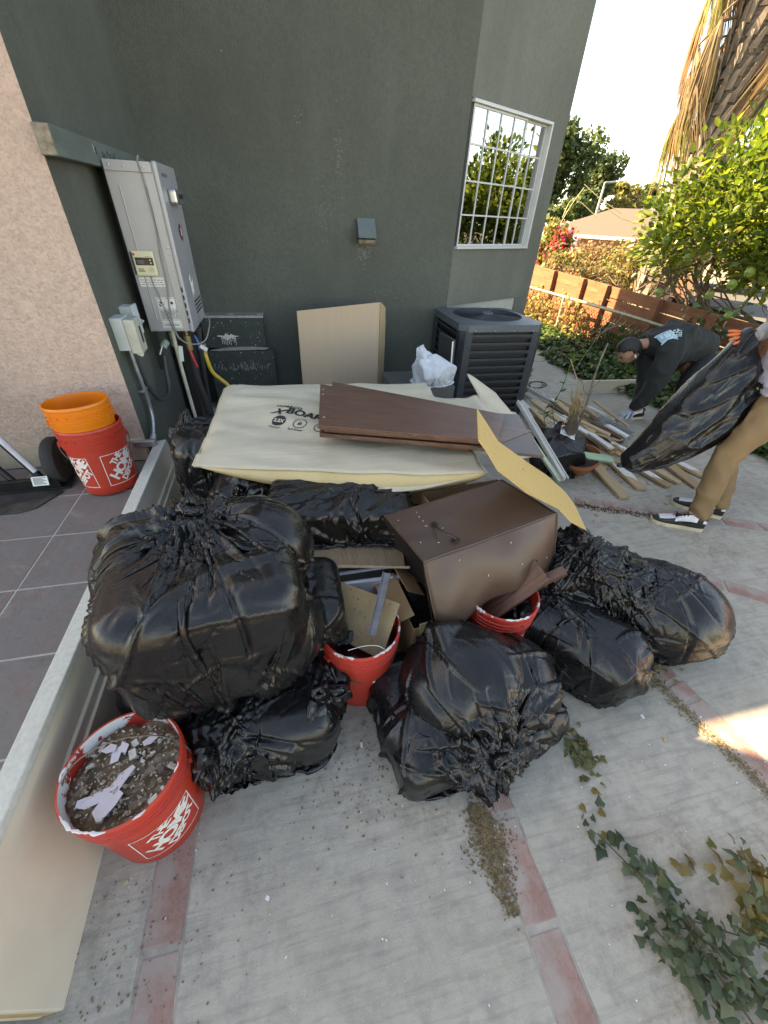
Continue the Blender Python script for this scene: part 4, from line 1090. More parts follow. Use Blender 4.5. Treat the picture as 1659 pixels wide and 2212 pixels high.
# ================================================================== AIR CONDITIONER
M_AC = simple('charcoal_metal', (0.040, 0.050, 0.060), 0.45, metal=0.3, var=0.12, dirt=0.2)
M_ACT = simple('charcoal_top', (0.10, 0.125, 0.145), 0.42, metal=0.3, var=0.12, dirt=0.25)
M_COIL = simple('coil_black', (0.008, 0.009, 0.011), 0.5, var=0.6, scale=30, stretch=(8, 8, 0.5))
AC0 = Vector((1.455, 3.35, 0.0)); AW, AD, AH = 0.79, 0.77, 0.87
ac = thing('air_conditioner', 'charcoal outdoor air conditioner unit standing by the bay window corner', 'air conditioner', tuple(AC0))
def oct_(w0, d0, ch, inset=0.0):
    a, b_, c, d = inset, inset, AW - inset, AD - inset
    return [(a + ch, b_), (c - ch, b_), (c, b_ + ch), (c, d - ch), (c - ch, d), (a + ch, d), (a, d - ch), (a, b_ + ch)]
mb = MB(); mb.prism([Vector((x, y, 0)) for x, y in oct_(0, 0, 0.045, 0.03)], (0, 0, 0.06), (0, 0, AH - 0.05)); mb.build('coil', M_COIL, ac)
mb = MB(); mb.prism([Vector((x, y, 0)) for x, y in oct_(0, 0, 0.055, 0.0)], (0, 0, 0.0), (0, 0, 0.075)); mb.build('base_pan', M_AC, ac, bevel=0.004)
mb = MB()
O = oct_(0, 0, 0.07, -0.004); I_ = [(AW / 2 + 0.325 * math.cos(R(a)), AD / 2 + 0.325 * math.sin(R(a))) for a in range(0, 360, 7)]
ztop = AH
# top rim: outer skirt plus annular deck
n = len(O)
mb.add([(x, y, ztop - 0.055) for x, y in O] + [(x, y, ztop) for x, y in O], [(i, (i + 1) % n, n + (i + 1) % n, n + i) for i in range(n)])
def ray_oct(a):
    dx, dy = math.cos(a), math.sin(a); best = 9
    for i in range(n):
        x1, y1 = O[i][0] - AW / 2, O[i][1] - AD / 2; x2, y2 = O[(i + 1) % n][0] - AW / 2, O[(i + 1) % n][1] - AD / 2
        den = dx * (y2 - y1) - dy * (x2 - x1)
        if abs(den) > 1e-9:
            t = (x1 * (y2 - y1) - y1 * (x2 - x1)) / den
            if t > 0: best = min(best, t)
    return (AW / 2 + dx * best, AD / 2 + dy * best)
K = 72; ro = [ray_oct(2 * PI * k / K) for k in range(K)]; ri = [(AW / 2 + .318 * math.cos(2 * PI * k / K), AD / 2 + .318 * math.sin(2 * PI * k / K)) for k in range(K)]
rd = [(AW / 2 + .31 * math.cos(2 * PI * k / K), AD / 2 + .31 * math.sin(2 * PI * k / K)) for k in range(K)]
mb.add([(x, y, ztop + 0.0005) for x, y in ro] + [(x, y, ztop + 0.014) for x, y in ri] + [(x, y, ztop - 0.04) for x, y in rd], [(i, (i + 1) % K, K + (i + 1) % K, K + i) for i in range(K)] + [(K + i, K + (i + 1) % K, 2 * K + (i + 1) % K, 2 * K + i) for i in range(K)])
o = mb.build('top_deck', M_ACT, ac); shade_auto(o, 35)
mb = MB(); put(mb, disc_geo(AW / 2, AD / 2, 0.30, 40), lambda p: Vector((p[0], p[1], ztop - 0.035))); mb.build('fan_well', M_DARK, ac)
mb = MB()
for k in range(22):
    r = 0.055 + k * 0.0122; mb.tube([(AW / 2 + r * math.cos(a), AD / 2 + r * math.sin(a), ztop + 0.012 + 0.012 * (1 - r / .33)) for a in [2 * PI * q / 44 for q in range(45)]], 0.0017, 4, cap=False)
mb.build('guard_rings', M_AC, ac, kind='stuff')
for k in range(8):
    a = 2 * PI * k / 8 + .2
    mb = MB(); mb.tube([(AW / 2 + .04 * math.cos(a), AD / 2 + .04 * math.sin(a), ztop + .024), (AW / 2 + .322 * math.cos(a), AD / 2 + .322 * math.sin(a), ztop + .011)], 0.0028, 5); mb.build('guard_spoke', M_AC, ac)
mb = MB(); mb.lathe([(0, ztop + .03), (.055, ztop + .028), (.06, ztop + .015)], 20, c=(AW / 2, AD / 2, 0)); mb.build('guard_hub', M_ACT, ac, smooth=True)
for k in range(4):
    a = PI / 2 * k + .5; mb = MB()
    c_, s_ = math.cos(a), math.sin(a); P2_ = lambda r, t, z: (AW / 2 + r * math.cos(a + t), AD / 2 + r * math.sin(a + t), z)
    mb.add([P2_(.05, -.3, ztop - .01), P2_(.29, -.28, ztop - .03), P2_(.29, .38, ztop - .005), P2_(.05, .5, ztop - .005)], [(0, 1, 2, 3)]); mb.build('fan_blade', M_AC, ac)
for (x, y) in ((0.035, 0.035), (AW - 0.035, 0.035), (AW - 0.035, AD - 0.035), (0.035, AD - 0.035)):
    mb = MB(); ch = 0.07
    sx = 1 if x < AW / 2 else -1; sy = 1 if y < AD / 2 else -1
    cx0, cy0 = (0 if sx > 0 else AW), (0 if sy > 0 else AD)
    mb.prism([Vector(p) for p in ((cx0 + sx * 0.11, cy0, 0), (cx0 + sx * 0.045, cy0, 0), (cx0, cy0 + sy * 0.045, 0), (cx0, cy0 + sy * 0.11, 0), (cx0 + sx * 0.02, cy0 + sy * .11, 0), (cx0 + sx * .11, cy0 + sy * .02, 0))], (0, 0, 0.07), (0, 0, AH - 0.052)); mb.build('corner_post', M_AC, ac, bevel=0.003)
NL = 11
for k in range(NL):
    z = 0.115 + k * (AH - 0.20) / (NL - 1)
    for side, (p0, p1, nrm) in enumerate((((0.105, 0.004), (AW - 0.105, 0.004), (0, -1)), ((0.004, 0.105), (0.004, AD - 0.105), (-1, 0)), ((AW - 0.004, 0.105), (AW - 0.004, AD - 0.105), (1, 0)))):
        mb = MB(); L_ = math.hypot(p1[0] - p0[0], p1[1] - p0[1])
        mb.box((0, 0, 0), (L_, 0.010, 0.016)); mb.box((0, 0.006, -0.011), (L_, 0.008, 0.010))
        if side == 0:
            for q in range(44): mb.box((-L_ / 2 + (q + .5) * L_ / 44, 0.003, -0.020), (0.006, 0.006, 0.014))
        o = mb.build('louvre_bar', M_AC, ac); o.location = ((p0[0] + p1[0]) / 2, (p0[1] + p1[1]) / 2, z)
        o.rotation_euler.z = (0, -PI / 2, PI / 2)[side]
for k in range(4): box_obj('screw', (0.13 + k * .18, -0.006, AH - 0.045), (0.008, 0.004, 0.008), M_STEEL, ac, bevel=0)
pad = thing('concrete_pad', 'thin concrete pad under the charcoal air conditioner', 'pad', (1.85, 3.73, 0))
mb = MB(); mb.box((0, 0, 0.003), (0.95, 0.92, 0.02)); mb.build('pad', M_CONC, pad, bevel=0.004)
ac.location.z = 0.014
# pale scuffs on the stucco
rs = random.Random(12)
for (px, py, sx, sz, n) in ((733, 335, .03, .13, 70), (703, 462, .035, .08, 50), (640, 250, .02, .03, 8), (850, 630, .12, .05, 30), (905, 280, .01, .01, 4), (475, 110, .01, .01, 3)):
    p = aty(px, py, MY); mb = MB()
    for k in range(n):
        r_ = rs.uniform(.001, .005); put(mb, disc_geo(rs.gauss(0, sx), rs.gauss(0, sz), r_, 5, rs.uniform(.5, 1.6)), plane_fn((p.x, MY - .0015, p.z), (1, 0, 0), (0, 0, 1), 0.0))
    mb.build('scuff', simple('scuff_pale', (0.20, 0.20, 0.19), 0.95), house, kind='stuff')
# ================================================================== BUCKETS
M_RED = simple('red_plastic', (0.52, 0.040, 0.022), 0.36, var=0.10, scale=4, dirt=0.08, spec=0.5)
M_ORG = simple('orange_plastic', (0.80, 0.19, 0.012), 0.34, var=0.06, scale=4, spec=0.5)
def splash_mat(name, base, amt=0.55):
    t = NT(name); P = t.co('Object')
    sep = t.n('ShaderNodeSeparateXYZ'); t.l(P, sep.inputs[0])
    n = t.noise(9, 6, 0.75, P)
    zz = t.math('MULTIPLY', t.math('SUBTRACT', sep.outputs[2], 0.30), 6.0)
    f = t.ramp(t.math('ADD', n, t.math('MULTIPLY', zz, 0.22)), [(amt, (0, 0, 0)), (amt + 0.012, (1, 1, 1))])
    c = t.mix(f, base, (0.62, 0.60, 0.60)); t.set(color=c, rough=0.45); t.bump(f, 0.6, 0.002); return t.m
M_REDSP = splash_mat('red_plastic_paint_spattered', (0.50, 0.040, 0.024), 0.68)
M_REDIN = splash_mat('red_plastic_inside_caked', (0.42, 0.03, 0.02), 0.54)
M_WIRE = simple('bail_wire', (0.14, 0.12, 0.11), 0.5, metal=0.7)
BH, BR0, BR1 = 0.368, 0.132, 0.151
def brad(z): return BR0 + (BR1 - BR0 - 0.004) * z / BH
def bucket(label, loc, rotz=0.0, tilt=(0, 0), mat=M_RED, inner=None, logo=(0.0,), group='open plastic buckets', handle=None, logo_mat=M_WHITE, floor=0.006, grip=True):
    t = thing('bucket', label, 'bucket', loc, group=group, rot=(tilt[0], tilt[1], rotz))
    prof = [(0.0, 0.0), (BR0 - 0.006, 0.0), (BR0, 0.005), (brad(.05), .05), (brad(.15), .15), (brad(.262), .262), (brad(.262) + .004, .263), (brad(.27) + .006, .275), (brad(.30) + .006, .292), (brad(.30) + 0.001, .294), (brad(.31) + 0.001, .305), (brad(.31) + .006, .307), (brad(.31) + .006, .311), (brad(.32) + .001, .313), (brad(.33) + .001, .325), (brad(.33) + .007, .327), (brad(.33) + .007, .331), (brad(.33) + .002, .333), (brad(.35) + .002, .350), (brad(.35) + .006, .353), (brad(.36) + .006, .366), (brad(.36) + 0.004, .368), (brad(.36) - .001, .368)]
    mb = MB(); mb.lathe(prof, 64); o = mb.build('shell', mat, t); shade_auto(o, 50)
    mb = MB(); mb.lathe([(brad(.36) - .001, .3678), (brad(.33) - .003, .33), (brad(.2) - .003, .2), (brad(floor) - .004, floor), (0, floor)], 64); mb.build('inner_wall', inner or mat, t, smooth=True)
    for k in range(24):        # little ribs under the rim band
        a = 2 * PI * k / 24; mb = None
    mb = MB()
    for k in range(20):
        a = 2 * PI * k / 20 + .07; mb.box((math.cos(a) * (brad(.30) + .004), math.sin(a) * (brad(.30) + .004), .3185), (.003, .003, .02), (0, 0, a))
    mb.build('rim_rib', mat, t, kind='stuff')
    def cyl(a0):
        def f(p, lift=0.0010):
            z = 0.14 + p[1]; r = brad(z) + lift; a = a0 + p[0] / r
            return Vector((r * math.cos(a), r * math.sin(a), z))
        return f
    for a0 in logo:
        mb = MB(); fn = cyl(a0); S = 0.088; w = 0.0034
        put(mb, rect_geo(-S, -S, S, -S + w, 24), fn); put(mb, rect_geo(-S, S - w, S, S, 24), fn)
        put(mb, rect_geo(-S, -S + w, -S + w, S - w, 1, 6), fn); put(mb, rect_geo(S - w, -S + w, S, S - w, 1, 6), fn)
        c45, s45 = math.cos(R(42)), math.sin(R(42))
        for (s_, sz, u, v, bo) in (('THE', 0.044, -0.012, 0.038, .0016), ('HOME', 0.070, -0.077, -0.018, .0030), ('DEPOT', 0.043, -0.058, -0.058, .0022)):
            vv, ff = text_geo(s_, sz, bo, spacing=0.86)
            vv = [((u + x) * c45 - (v + y) * s45, (u + x) * s45 + (v + y) * c45, 0) for x, y, _ in vv]
            vv = [(max(-S, min(S, x)), max(-S, min(S, y)), 0) for x, y, _ in vv]
            put(mb, (vv, ff), fn)
        mb.build('logo', logo_mat, t)
    for a in (PI / 2, -PI / 2):
        mb = MB(); mb.box((math.cos(a) * (brad(.28) + .010), math.sin(a) * (brad(.28) + .010), .283), (.03, .012, .024)); mb.build('handle_ear', mat, t, bevel=0.003)
    if handle is not None:
        rr = brad(.28) + .016; pts = []
        for k in range(25):
            u = PI * k / 24; q = Vector((math.sin(u) * rr * 1.06, math.cos(u) * rr, 0))
            q = Matrix.Rotation(-handle, 3, 'Y') @ q
            pts.append(q + Vector((0, 0, .283)))
        mb = MB(); mb.tube(pts, 0.0022, 6); h = mb.build('handle', M_WIRE, t, smooth=True)
        if grip:
            mb = MB(); mb.tube(pts[10:15], 0.0075, 8); mb.build('grip', simple('white_grip', (0.6, 0.58, 0.55), 0.5), h, smooth=True)
    return t
DEB = NT('plaster_debris'); _c = DEB.ramp(DEB.voro(70, None, 'F1', 'Color'), [(0.15, (0.10, 0.065, 0.04)), (0.5, (0.17, 0.115, 0.075)), (0.85, (0.30, 0.24, 0.19))])
_c = DEB.mix(DEB.ramp(DEB.noise(5, 4, 0.6), [(0.4, (0, 0, 0)), (0.65, (0.8,) * 3)]), _c, (0.20, 0.12, 0.055)); DEB.set(color=_c, rough=0.95); DEB.bump(DEB.noise(60, 6, 0.8), 0.9, 0.01); M_DEB = DEB.m
def heap(name, r, z, parent, n=40, amp=0.012, seed=0, mat=None):
    vs = [(0, 0, z + amp)]; fs = []; rings = 16; seg = 44; o = Vector((seed, seed * 2, 0))
    for i in range(1, rings + 1):
        for k in range(seg):
            a = 2 * PI * k / seg; q = r * i / rings; x, y = q * math.cos(a), q * math.sin(a)
            h = mnoise.noise(Vector((x * 18, y * 18, 0)) + o) * amp + mnoise.noise(Vector((x * 60, y * 60, 3)) + o) * amp * 0.5 + amp * (1 - (i / rings) ** 2)
            vs.append((x, y, z + h))
    for k in range(seg): fs.append((0, 1 + k, 1 + (k + 1) % seg))
    for i in range(rings - 1):
        for k in range(seg):
            a = 1 + i * seg + k; b_ = 1 + i * seg + (k + 1) % seg; fs.append((a, a + seg, b_ + seg, b_))
    return mesh_obj(name, vs, fs, mat or M_DEB, parent, smooth=True)
def shards(name, parent, n, box, mat, seed=0, size=(0.003, 0.012), zf=None, kind='stuff'):
    r = random.Random(seed); mb = MB()
    for k in range(n):
        x = r.uniform(box[0], box[1]); y = r.uniform(box[2], box[3]); z = zf(x, y) if zf else 0.0
        if z is None: continue
        s = r.uniform(*size)
        mb.box((x, y, z + s * 0.25), (s, s * r.uniform(.3, .9), s * r.uniform(.2, .5)), (r.uniform(-.4, .4), r.uniform(-.4, .4), r.uniform(0, 3)))
    return mb.build(name, mat, parent, kind=kind)
BKG = 'open plastic buckets'
ba = bucket('red bucket full of brown plaster debris in the front left foreground', (-0.555, 0.575, 0.0), R(-80), (R(0), R(0)), mat=M_RED, inner=M_REDIN, logo=(R(28), R(130), R(240)), handle=R(100), grip=False, floor=0.30)
heap('debris', 0.142, 0.315, ba, seed=3, amp=0.016)
inr = lambda x, y: (0.326 + 0.012 * (1 - (x * x + y * y) / .0196)) if x * x + y * y < 0.0175 else None
shards('rubble', ba, 420, (-.14, .14, -.14, .14), simple('rubble_tan', (0.26, 0.20, 0.15), 0.95, var=0.5, scale=50), 1, (0.002, 0.010), inr)
shards('plaster_lump', ba, 20, (-.13, .13, -.13, .13), simple('rubble_pale', (0.45, 0.42, 0.38), 0.95, var=0.3), 7, (0.010, 0.026), inr)
shards('rubble', ba, 200, (-.14, .14, -.14, .14), simple('rubble_pale', (0.45, 0.42, 0.38), 0.95, var=0.3), 2, (0.001, 0.007), inr)
def chip(parent, pts, z, mat, rot=0, c=(0, 0), th=0.0015, name='paint_chip'):
    mb = MB(); ca, sa = math.cos(rot), math.sin(rot)
    mb.prism([Vector((c[0] + x * ca - y * sa, c[1] + x * sa + y * ca, z + 0.004 * math.sin(x * 40))) for x, y in pts], (0, 0, 0), (0, 0, th)); return mb.build(name, mat, parent)
M_CHIP = simple('lilac_white_paint_chip', (0.52, 0.48, 0.53), 0.6, var=0.05, scale=60)
chip(ba, [(-.075, -.02), (-.05, -.005), (-.03, .012), (-.012, .02), (-.005, .05), (.018, .075), (.03, .07), (.022, .035), (.018, .015), (.035, .008), (.03, -.02), (.02, -.045), (.0, -.055), (-.022, -.04), (-.018, -.018), (-.045, -.035), (-.07, -.035)], 0.338, M_CHIP, R(62), (0.052, -0.033))
chip(ba, [(-.03, -.01), (-.01, .018), (.012, .012), (.02, .02), (.028, -.004), (.012, -.018), (.004, -.006), (-.012, -.02)], 0.342, M_CHIP, R(120), (-0.055, -0.02))
chip(ba, [(-.02, -.01), (-.004, .012), (.018, .010), (.022, -.006), (0, -.014)], 0.344, M_CHIP, R(60), (-0.075, -0.045))
chip(ba, [(-.012, -.018), (-.008, .018), (.012, .02), (.014, -.004), (.004, -.02)], 0.342, M_CHIP, R(30), (-0.06, 0.06))
# dried paint lumps on the rim
def rim_paint(parent, arcs, seed=0):
    r = random.Random(seed); mb = MB()
    for a0, a1 in arcs:
        n = max(3, int((a1 - a0) / .05)); pts = []
        for k in range(n + 1):
            a = a0 + (a1 - a0) * k / n; q = brad(.36) + 0.002 + r.uniform(-.002, .002); pts.append((q * math.cos(a), q * math.sin(a), .3685))
        mb.tube(pts, [0.001 if k in (0, n) else r.uniform(.001, .0055) for k in range(n + 1)], 7, flat=0.6)
        mb.build('dried_paint', simple('dried_white_paint', (0.66, 0.66, 0.64), 0.6, bump=0.5), parent, smooth=True); mb = MB()
rim_paint(ba, [(R(-62), R(-8)), (R(14), R(26)), (R(-110), R(-96)), (R(62), R(72)), (R(150), R(158))], 4)
bb = bucket('red bucket in the middle holding a brown square tile, beside the front bag stack', (0.165, 0.915, 0.0), R(-62), mat=M_REDSP, logo=(R(62), R(190)), handle=R(-38))
heap('liquid_rubbish', 0.138, 0.24, bb, seed=9, amp=0.004, mat=simple('dark_maroon_sludge', (0.07, 0.012, 0.014), 0.25))
rim_paint(bb, [(R(-20), R(20)), (R(60), R(120)), (R(-60), R(-45))], 6)
bc = bucket('red bucket with brown laminate boards standing in it, under the brown cover', (0.775, 0.965, 0.0), R(-82), mat=M_REDSP, logo=(R(22), R(150)), handle=None)
rim_paint(bc, [(R(-100), R(-60)), (R(-30), R(10))], 8)
bd_loc = (-1.05, 2.185, PZ)
be = bucket('scuffed red bucket on the tiled platform with an orange bucket nested inside', bd_loc, R(-68), (0, R(-4)), mat=M_RED, logo=(R(34), R(-62)), handle=R(-62))
bf = bucket('orange bucket nested inside the red bucket beside the pink wall', (bd_loc[0] - .008, bd_loc[1], PZ + 0.122), R(-60), (0, R(-4)), mat=M_ORG, logo=(), handle=None)
bf.scale = (.955, .955, 1)
mb = MB(); mb.tube([(0, 0, 0), (-.035, 0, -.004), (-.045, 0, -.045), (-.005, 0, -.05)], 0.0022, 6); o = mb.build('handle', M_WIRE, bf, smooth=True); o.location = Matrix.Rotation(R(60), 3, 'Z') @ Vector((-.15, 0.01, .285))
# ================================================================== WHITE LONG BOARD AT THE PLATFORM EDGE
M_TRIM = simple('cream_painted_board', (0.58, 0.51, 0.41), 0.5, var=0.05, scale=5, dirt=0.12, bump=0.1)
M_TRIM2 = simple('white_board_edge', (0.52, 0.52, 0.47), 0.6, var=0.12, scale=60, dirt=0.1)
lb_ = thing('cabinet_panel', 'long cream painted cabinet panel with raised moulding lying along the platform edge', 'panel', (-0.70, 0.19, 0.0))
u_ = (Vector((-0.735, 2.42, 0)) - Vector((-0.70, 0.19, 0))).normalized(); LB = 2.30
lean = Vector((-0.16, 0, 1)).normalized(); nr = u_.cross(lean).normalized()   # toward +x side
if nr.x < 0: nr = -nr
def lboard(name, s0, s1, h0, h1, t0, t1, mat, bevel=0.003):
    rot = Matrix((u_, lean, u_.cross(lean))).transposed(); sgn = 1 if u_.cross(lean).x > 0 else -1
    mb = MB(); mb.box((0, 0, 0), (s1 - s0, h1 - h0, abs(t1 - t0)))
    o = mb.build(name, mat, lb_, bevel=bevel); o.location = u_ * ((s0 + s1) / 2) + lean * ((h0 + h1) / 2) + nr * ((t0 + t1) / 2); o.rotation_euler = rot.to_euler(); return o
lboard('face', 0, LB, 0.0, 0.405, -0.018, 0, M_TRIM)
lboard('top_edge', 0.05, LB, 0.39, 0.42, -0.066, -0.0, M_TRIM2, 0.004)
lboard('back_rail', 0.0, LB, 0.0, 0.385, -0.064, -0.046, M_TRIM)
lboard('end_block', 0.0, 0.018, 0.004, 0.38, -0.045, -0.019, simple('raw_mdf_end', (0.42, 0.27, 0.12), 0.9))
# raised moulding with a rounded near end
mb = MB(); poly = []
for k in range(13):
    a = PI / 2 * k / 12; poly.append((0.55 - 0.17 * math.sin(a) * 1.0, 0.10 + 0.0 + 0.235 * (1 - 0) * 0 + 0.0))
poly = [(LB - .02, 0.10), (0.34, 0.10)] + [(0.34 + 0.14 * (1 - math.cos(a)) - 0.02 * math.sin(2 * a), 0.10 + 0.20 * math.sin(a)) for a in [PI / 2 * k / 10 for k in range(11)]] + [(LB - .02, 0.30)]
mb.prism([u_ * s + lean * h for s, h in poly], nr * 0.0005, nr * 0.016)
mb.build('raised_moulding', M_TRIM, lb_, bevel=0.006)
mb = MB(); poly2 = [(LB - .02, 0.13), (0.40, 0.13)] + [(0.40 + 0.10 * (1 - math.cos(a)), 0.13 + 0.14 * math.sin(a)) for a in [PI / 2 * k / 10 for k in range(11)]] + [(LB - .02, 0.27)]
mb.prism([u_ * s + lean * h for s, h in poly2], nr * 0.0155, nr * 0.028)
mb.build('inner_moulding', M_TRIM, lb_, bevel=0.006)

# ================================================================== HAND TRUCK
ht = thing('hand_truck', 'black metal hand truck with a dusty toe plate and rubber tyres at the left', 'hand truck', (-1.55, 2.1, PZ))
M_BLK = simple('black_steel', (0.018, 0.018, 0.020), 0.45, metal=0.4, var=0.3, dirt=0.15)
M_PLATE = simple('worn_toe_plate', (0.055, 0.055, 0.055), 0.55, metal=0.5, var=0.5, scale=12, dirt=0.5, bump=0.2)
tp = [atz(0, 1050, PZ), atz(125, 1048, PZ), atz(137, 1058, PZ), atz(72, 1112, PZ), atz(0, 1118, PZ)]
ho_ = Vector((-1.55, 2.1, PZ))
P_ = lambda v: Vector(v) - ho_
pl = [(-1.98, 2.16), (-1.39, 2.20), (-1.375, 2.17), (-1.45, 2.03), (-1.52, 2.00), (-1.98, 1.995)]
mb = MB(); mb.prism([P_((x, y, PZ)) for x, y in pl], (0, 0, 0.003), (0, 0, 0.010)); mb.build('toe_plate', M_PLATE, ht, bevel=0.002)
mb = MB(); mb.box(P_((-1.68, 2.195, PZ + 0.045)), (0.58, 0.012, 0.07), (0.15, 0, 0.05)); mb.build('heel_plate', M_BLK, ht, bevel=0.003)
mb = MB(); mb.box(P_((-1.55, 2.25, PZ + 0.02)), (0.40, 0.12, 0.008), (0.1, 0, 0.05)); mb.build('axle_plate', M_BLK, ht, bevel=0.002)
for (a, b_, r_) in (((-1.47, 2.235, PZ + .04), (-1.99, 2.42, PZ + 1.0), .019), ((-1.60, 2.225, PZ + .04), (-2.10, 2.40, PZ + 0.9), .016), ((-1.80, 2.215, PZ + .04), (-2.30, 2.39, PZ + 1.0), .016)):
    mb = MB(); mb.tube([P_(a), P_(b_)], r_, 12); mb.build('frame_tube', M_BLK, ht, smooth=True)
q0 = Vector((-1.47, 2.235, PZ + .04)); q1 = Vector((-1.99, 2.42, PZ + 1.0)); dq = (q1 - q0)
mb = MB(); w0 = q0 + dq * .06 + Vector((.012, -.012, .01)); w1 = q0 + dq * .36 + Vector((.012, -.012, .01)); mb.tube([P_(w0), P_(w1)], 0.014, 8); mb.build('tape_strip', simple('white_tape', (0.5, 0.48, 0.52), 0.6), ht, smooth=True)
mb = MB(); pts = spline([q0 + dq * .36 + Vector((.0, -.02, 0)), q0 + dq * .40 + Vector((.045, -.02, 0)), q0 + dq * .50 + Vector((.03, -.02, 0)), q0 + dq * .8 + Vector((.03, -.02, 0))]); mb.tube([P_(p) for p in pts], 0.014, 10); mb.build('handle_loop', M_BLK, ht, smooth=True)
for (x, y) in ((-1.405, 2.315), (-1.95, 2.31)):
    mb = MB(); mb.lathe([(0.035, -.028), (.085, -.034), (.118, -.03), (.128, -.015), (.128, .015), (.118, .03), (.085, .034), (.035, .028)], 40)
    w = mb.build('wheel', simple('tyre_rubber', (0.022, 0.021, 0.021), 0.8, bump=0.4), ht, smooth=True); w.location = P_((x, y, PZ + .13)); w.rotation_euler = (0, R(90), R(4))
    mb = MB(); mb.lathe([(0.0, -.03), (.03, -.032), (.07, -.018), (.07, .018), (.03, .032), (0, .03)], 24); mb.build('rim', M_BLK, w, smooth=True)
mb = MB(); put(mb, rect_geo(0, 0, .075, .05), plane_fn(P_((-1.495, 2.17, PZ + 0.055)), (1, 0.05, 0), (0, .35, 1), 0.004)); mb.build('sticker', M_PAPERW, ht)
mb = MB(); fn = plane_fn(P_((-1.495, 2.17, PZ + 0.055)), (1, 0.05, 0), (0, .35, 1), 0.0046)
for k in range(7): put(mb, rect_geo(.008, .008 + k * .0055, .066 - (k % 3) * .008, .0105 + k * .0055), fn)
mb.build('sticker_print', M_INK, ht)

ht.location = (-1.46, 2.06, PZ)
# ================================================================== PAPER BOARD PACKAGE
def paper_mat(name, c0, c1):
    t = NT(name); P = t.co('Object'); n = t.noise(6, 5, 0.6, P); n2 = t.noise(180, 3, 0.7, P)
    c = t.ramp(n, [(0.3, c0), (0.7, c1)]); c = t.mix(t.ramp(n2, [(0.30, (0.5,) * 3), (0.42, (0, 0, 0))]), c, tuple(k * .75 for k in c0))
    t.set(color=c, rough=0.75, spec=0.3)
    b = t.bump(t.noise(5, 3, 0.6, t.mapping(P, (0.5, 5, 5), rot=(0, 0, .25)), 0.8), 0.35, 0.012); t.bump(n2, 0.12, 0.001, b); return t.m
M_PAPER = paper_mat('tan_floor_paper', (0.50, 0.44, 0.335), (0.57, 0.51, 0.395))
M_PAPERIN = paper_mat('tan_floor_paper_inside', (0.58, 0.44, 0.24), (0.64, 0.50, 0.29))
pk = thing('paper_board', 'folded tan floor protection paper printed X BOARD lying across the top of the pile', 'paper', (0.2, 1.9, 0.7))
po = Vector((0.2, 1.9, 0.7))
C00, C10, C11, C01 = atz(418, 1008, 0.655), atz(1052, 1020, 0.70), atz(915, 820, 0.72), atz(483, 824, 0.74)
def paper_top(s, t, lift=0.0):
    """s along the front edge, t front to back"""
    p = (C00 * (1 - s) + C10 * s) * (1 - t) + (C01 * (1 - s) + C11 * s) * t
    z = p.z + 0.010 * (abs(mnoise.noise(Vector((s * 3 + t * 2, t * 7, 5)))) * -2.2 + .4) + 0.018 * math.sin(PI * t) * math.sin(PI * min(1, s * 1.15)) + 0.007 * math.sin(s * 5 + t * 9) * (1 - t) + 0.0055 * mnoise.noise(Vector((s * 5, t * 9, 1)))
    z += 0.030 * max(0, 1 - t / 0.16) ** 1.5 * math.sin(PI * min(1, max(0, (s - .02) / .9))) * -0.3
    rnd = 0.05                                 # rounded back corners and edges roll down
    e = min(t, 0.001) * 0
    z -= 0.030 * max(0, (t - .93) / .07) ** 2 + 0.022 * max(0, (0.05 - s) / .05) ** 2 * (t > .1)
    bow = 0.035 * math.sin(PI * s) * (1 - t) * -1
    return Vector((p.x, p.y + bow * 0.5, z + lift))
def sheet(name, fn, nu, nv, mat, parent, org, th=0.002, smooth=True):
    vs = [fn(i / nu, j / nv) - org for j in range(nv + 1) for i in range(nu + 1)]
    fs = [(j * (nu + 1) + i, j * (nu + 1) + i + 1, (j + 1) * (nu + 1) + i + 1, (j + 1) * (nu + 1) + i) for j in range(nv) for i in range(nu)]
    o = mesh_obj(name, vs, fs, mat, parent, smooth=smooth)
    md = o.modifiers.new('thickness', 'SOLIDIFY'); md.thickness = th; md.offset = -1
    return o
sheet('top_sheet', lambda s, t: paper_top(s, t), 60, 40, M_PAPER, pk, po)
# front fold: the sheet turns under, with a gaping fold showing its yellower inside
def front_fold(s, t):
    a = paper_top(s, 0.0); g = math.sin(PI * min(1, s * 1.0)) ** 0.6
    depth = 0.15 * (0.30 + 0.70 * min(1, s * 2.0)) + .012 * math.sin(s * 6)
    u = t
    y = a.y + (0.012 - 0.030 * math.sin(u * PI)) * g
    return Vector((a.x + 0.01 * math.sin(s * 9) * u, y + 0.012 * u, a.z - depth * u * g - 0.004 + 0.006 * math.sin(s * 14 + u * 3) * u))
sheet('front_fold', front_fold, 60, 10, M_PAPERIN, pk, po)
def inner_lip(s, t):
    a = front_fold(0.18 + s * 0.8, 0.55); return Vector((a.x, a.y - 0.028 * math.sin(PI * s) * (1 - abs(2 * t - 1)) + 0.004, a.z + 0.012 - 0.03 * t * math.sin(PI * s)))
sheet('inner_fold', inner_lip, 40, 8, M_PAPER, pk, po)
def under(s, t):
    a = front_fold(s, 1.0); b_ = paper_top(s, 1.0); return Vector((a.x * (1 - t) + b_.x * t, a.y * (1 - t) + b_.y * t, a.z * (1 - t) + (b_.z - .06) * t + 0.002))
sheet('under_sheet', under, 30, 14, M_PAPERIN, pk, po)
sheet('back_edge', lambda s, t: paper_top(s, 1.0) - Vector((0, 0, .06 * t)), 30, 3, M_PAPER, pk, po)
sheet('left_edge', lambda s, t: (paper_top(0, s) * (1 - t) + under(0, s) * t) + Vector((-.008 * math.sin(PI * t), 0, 0)), 20, 4, M_PAPER, pk, po)
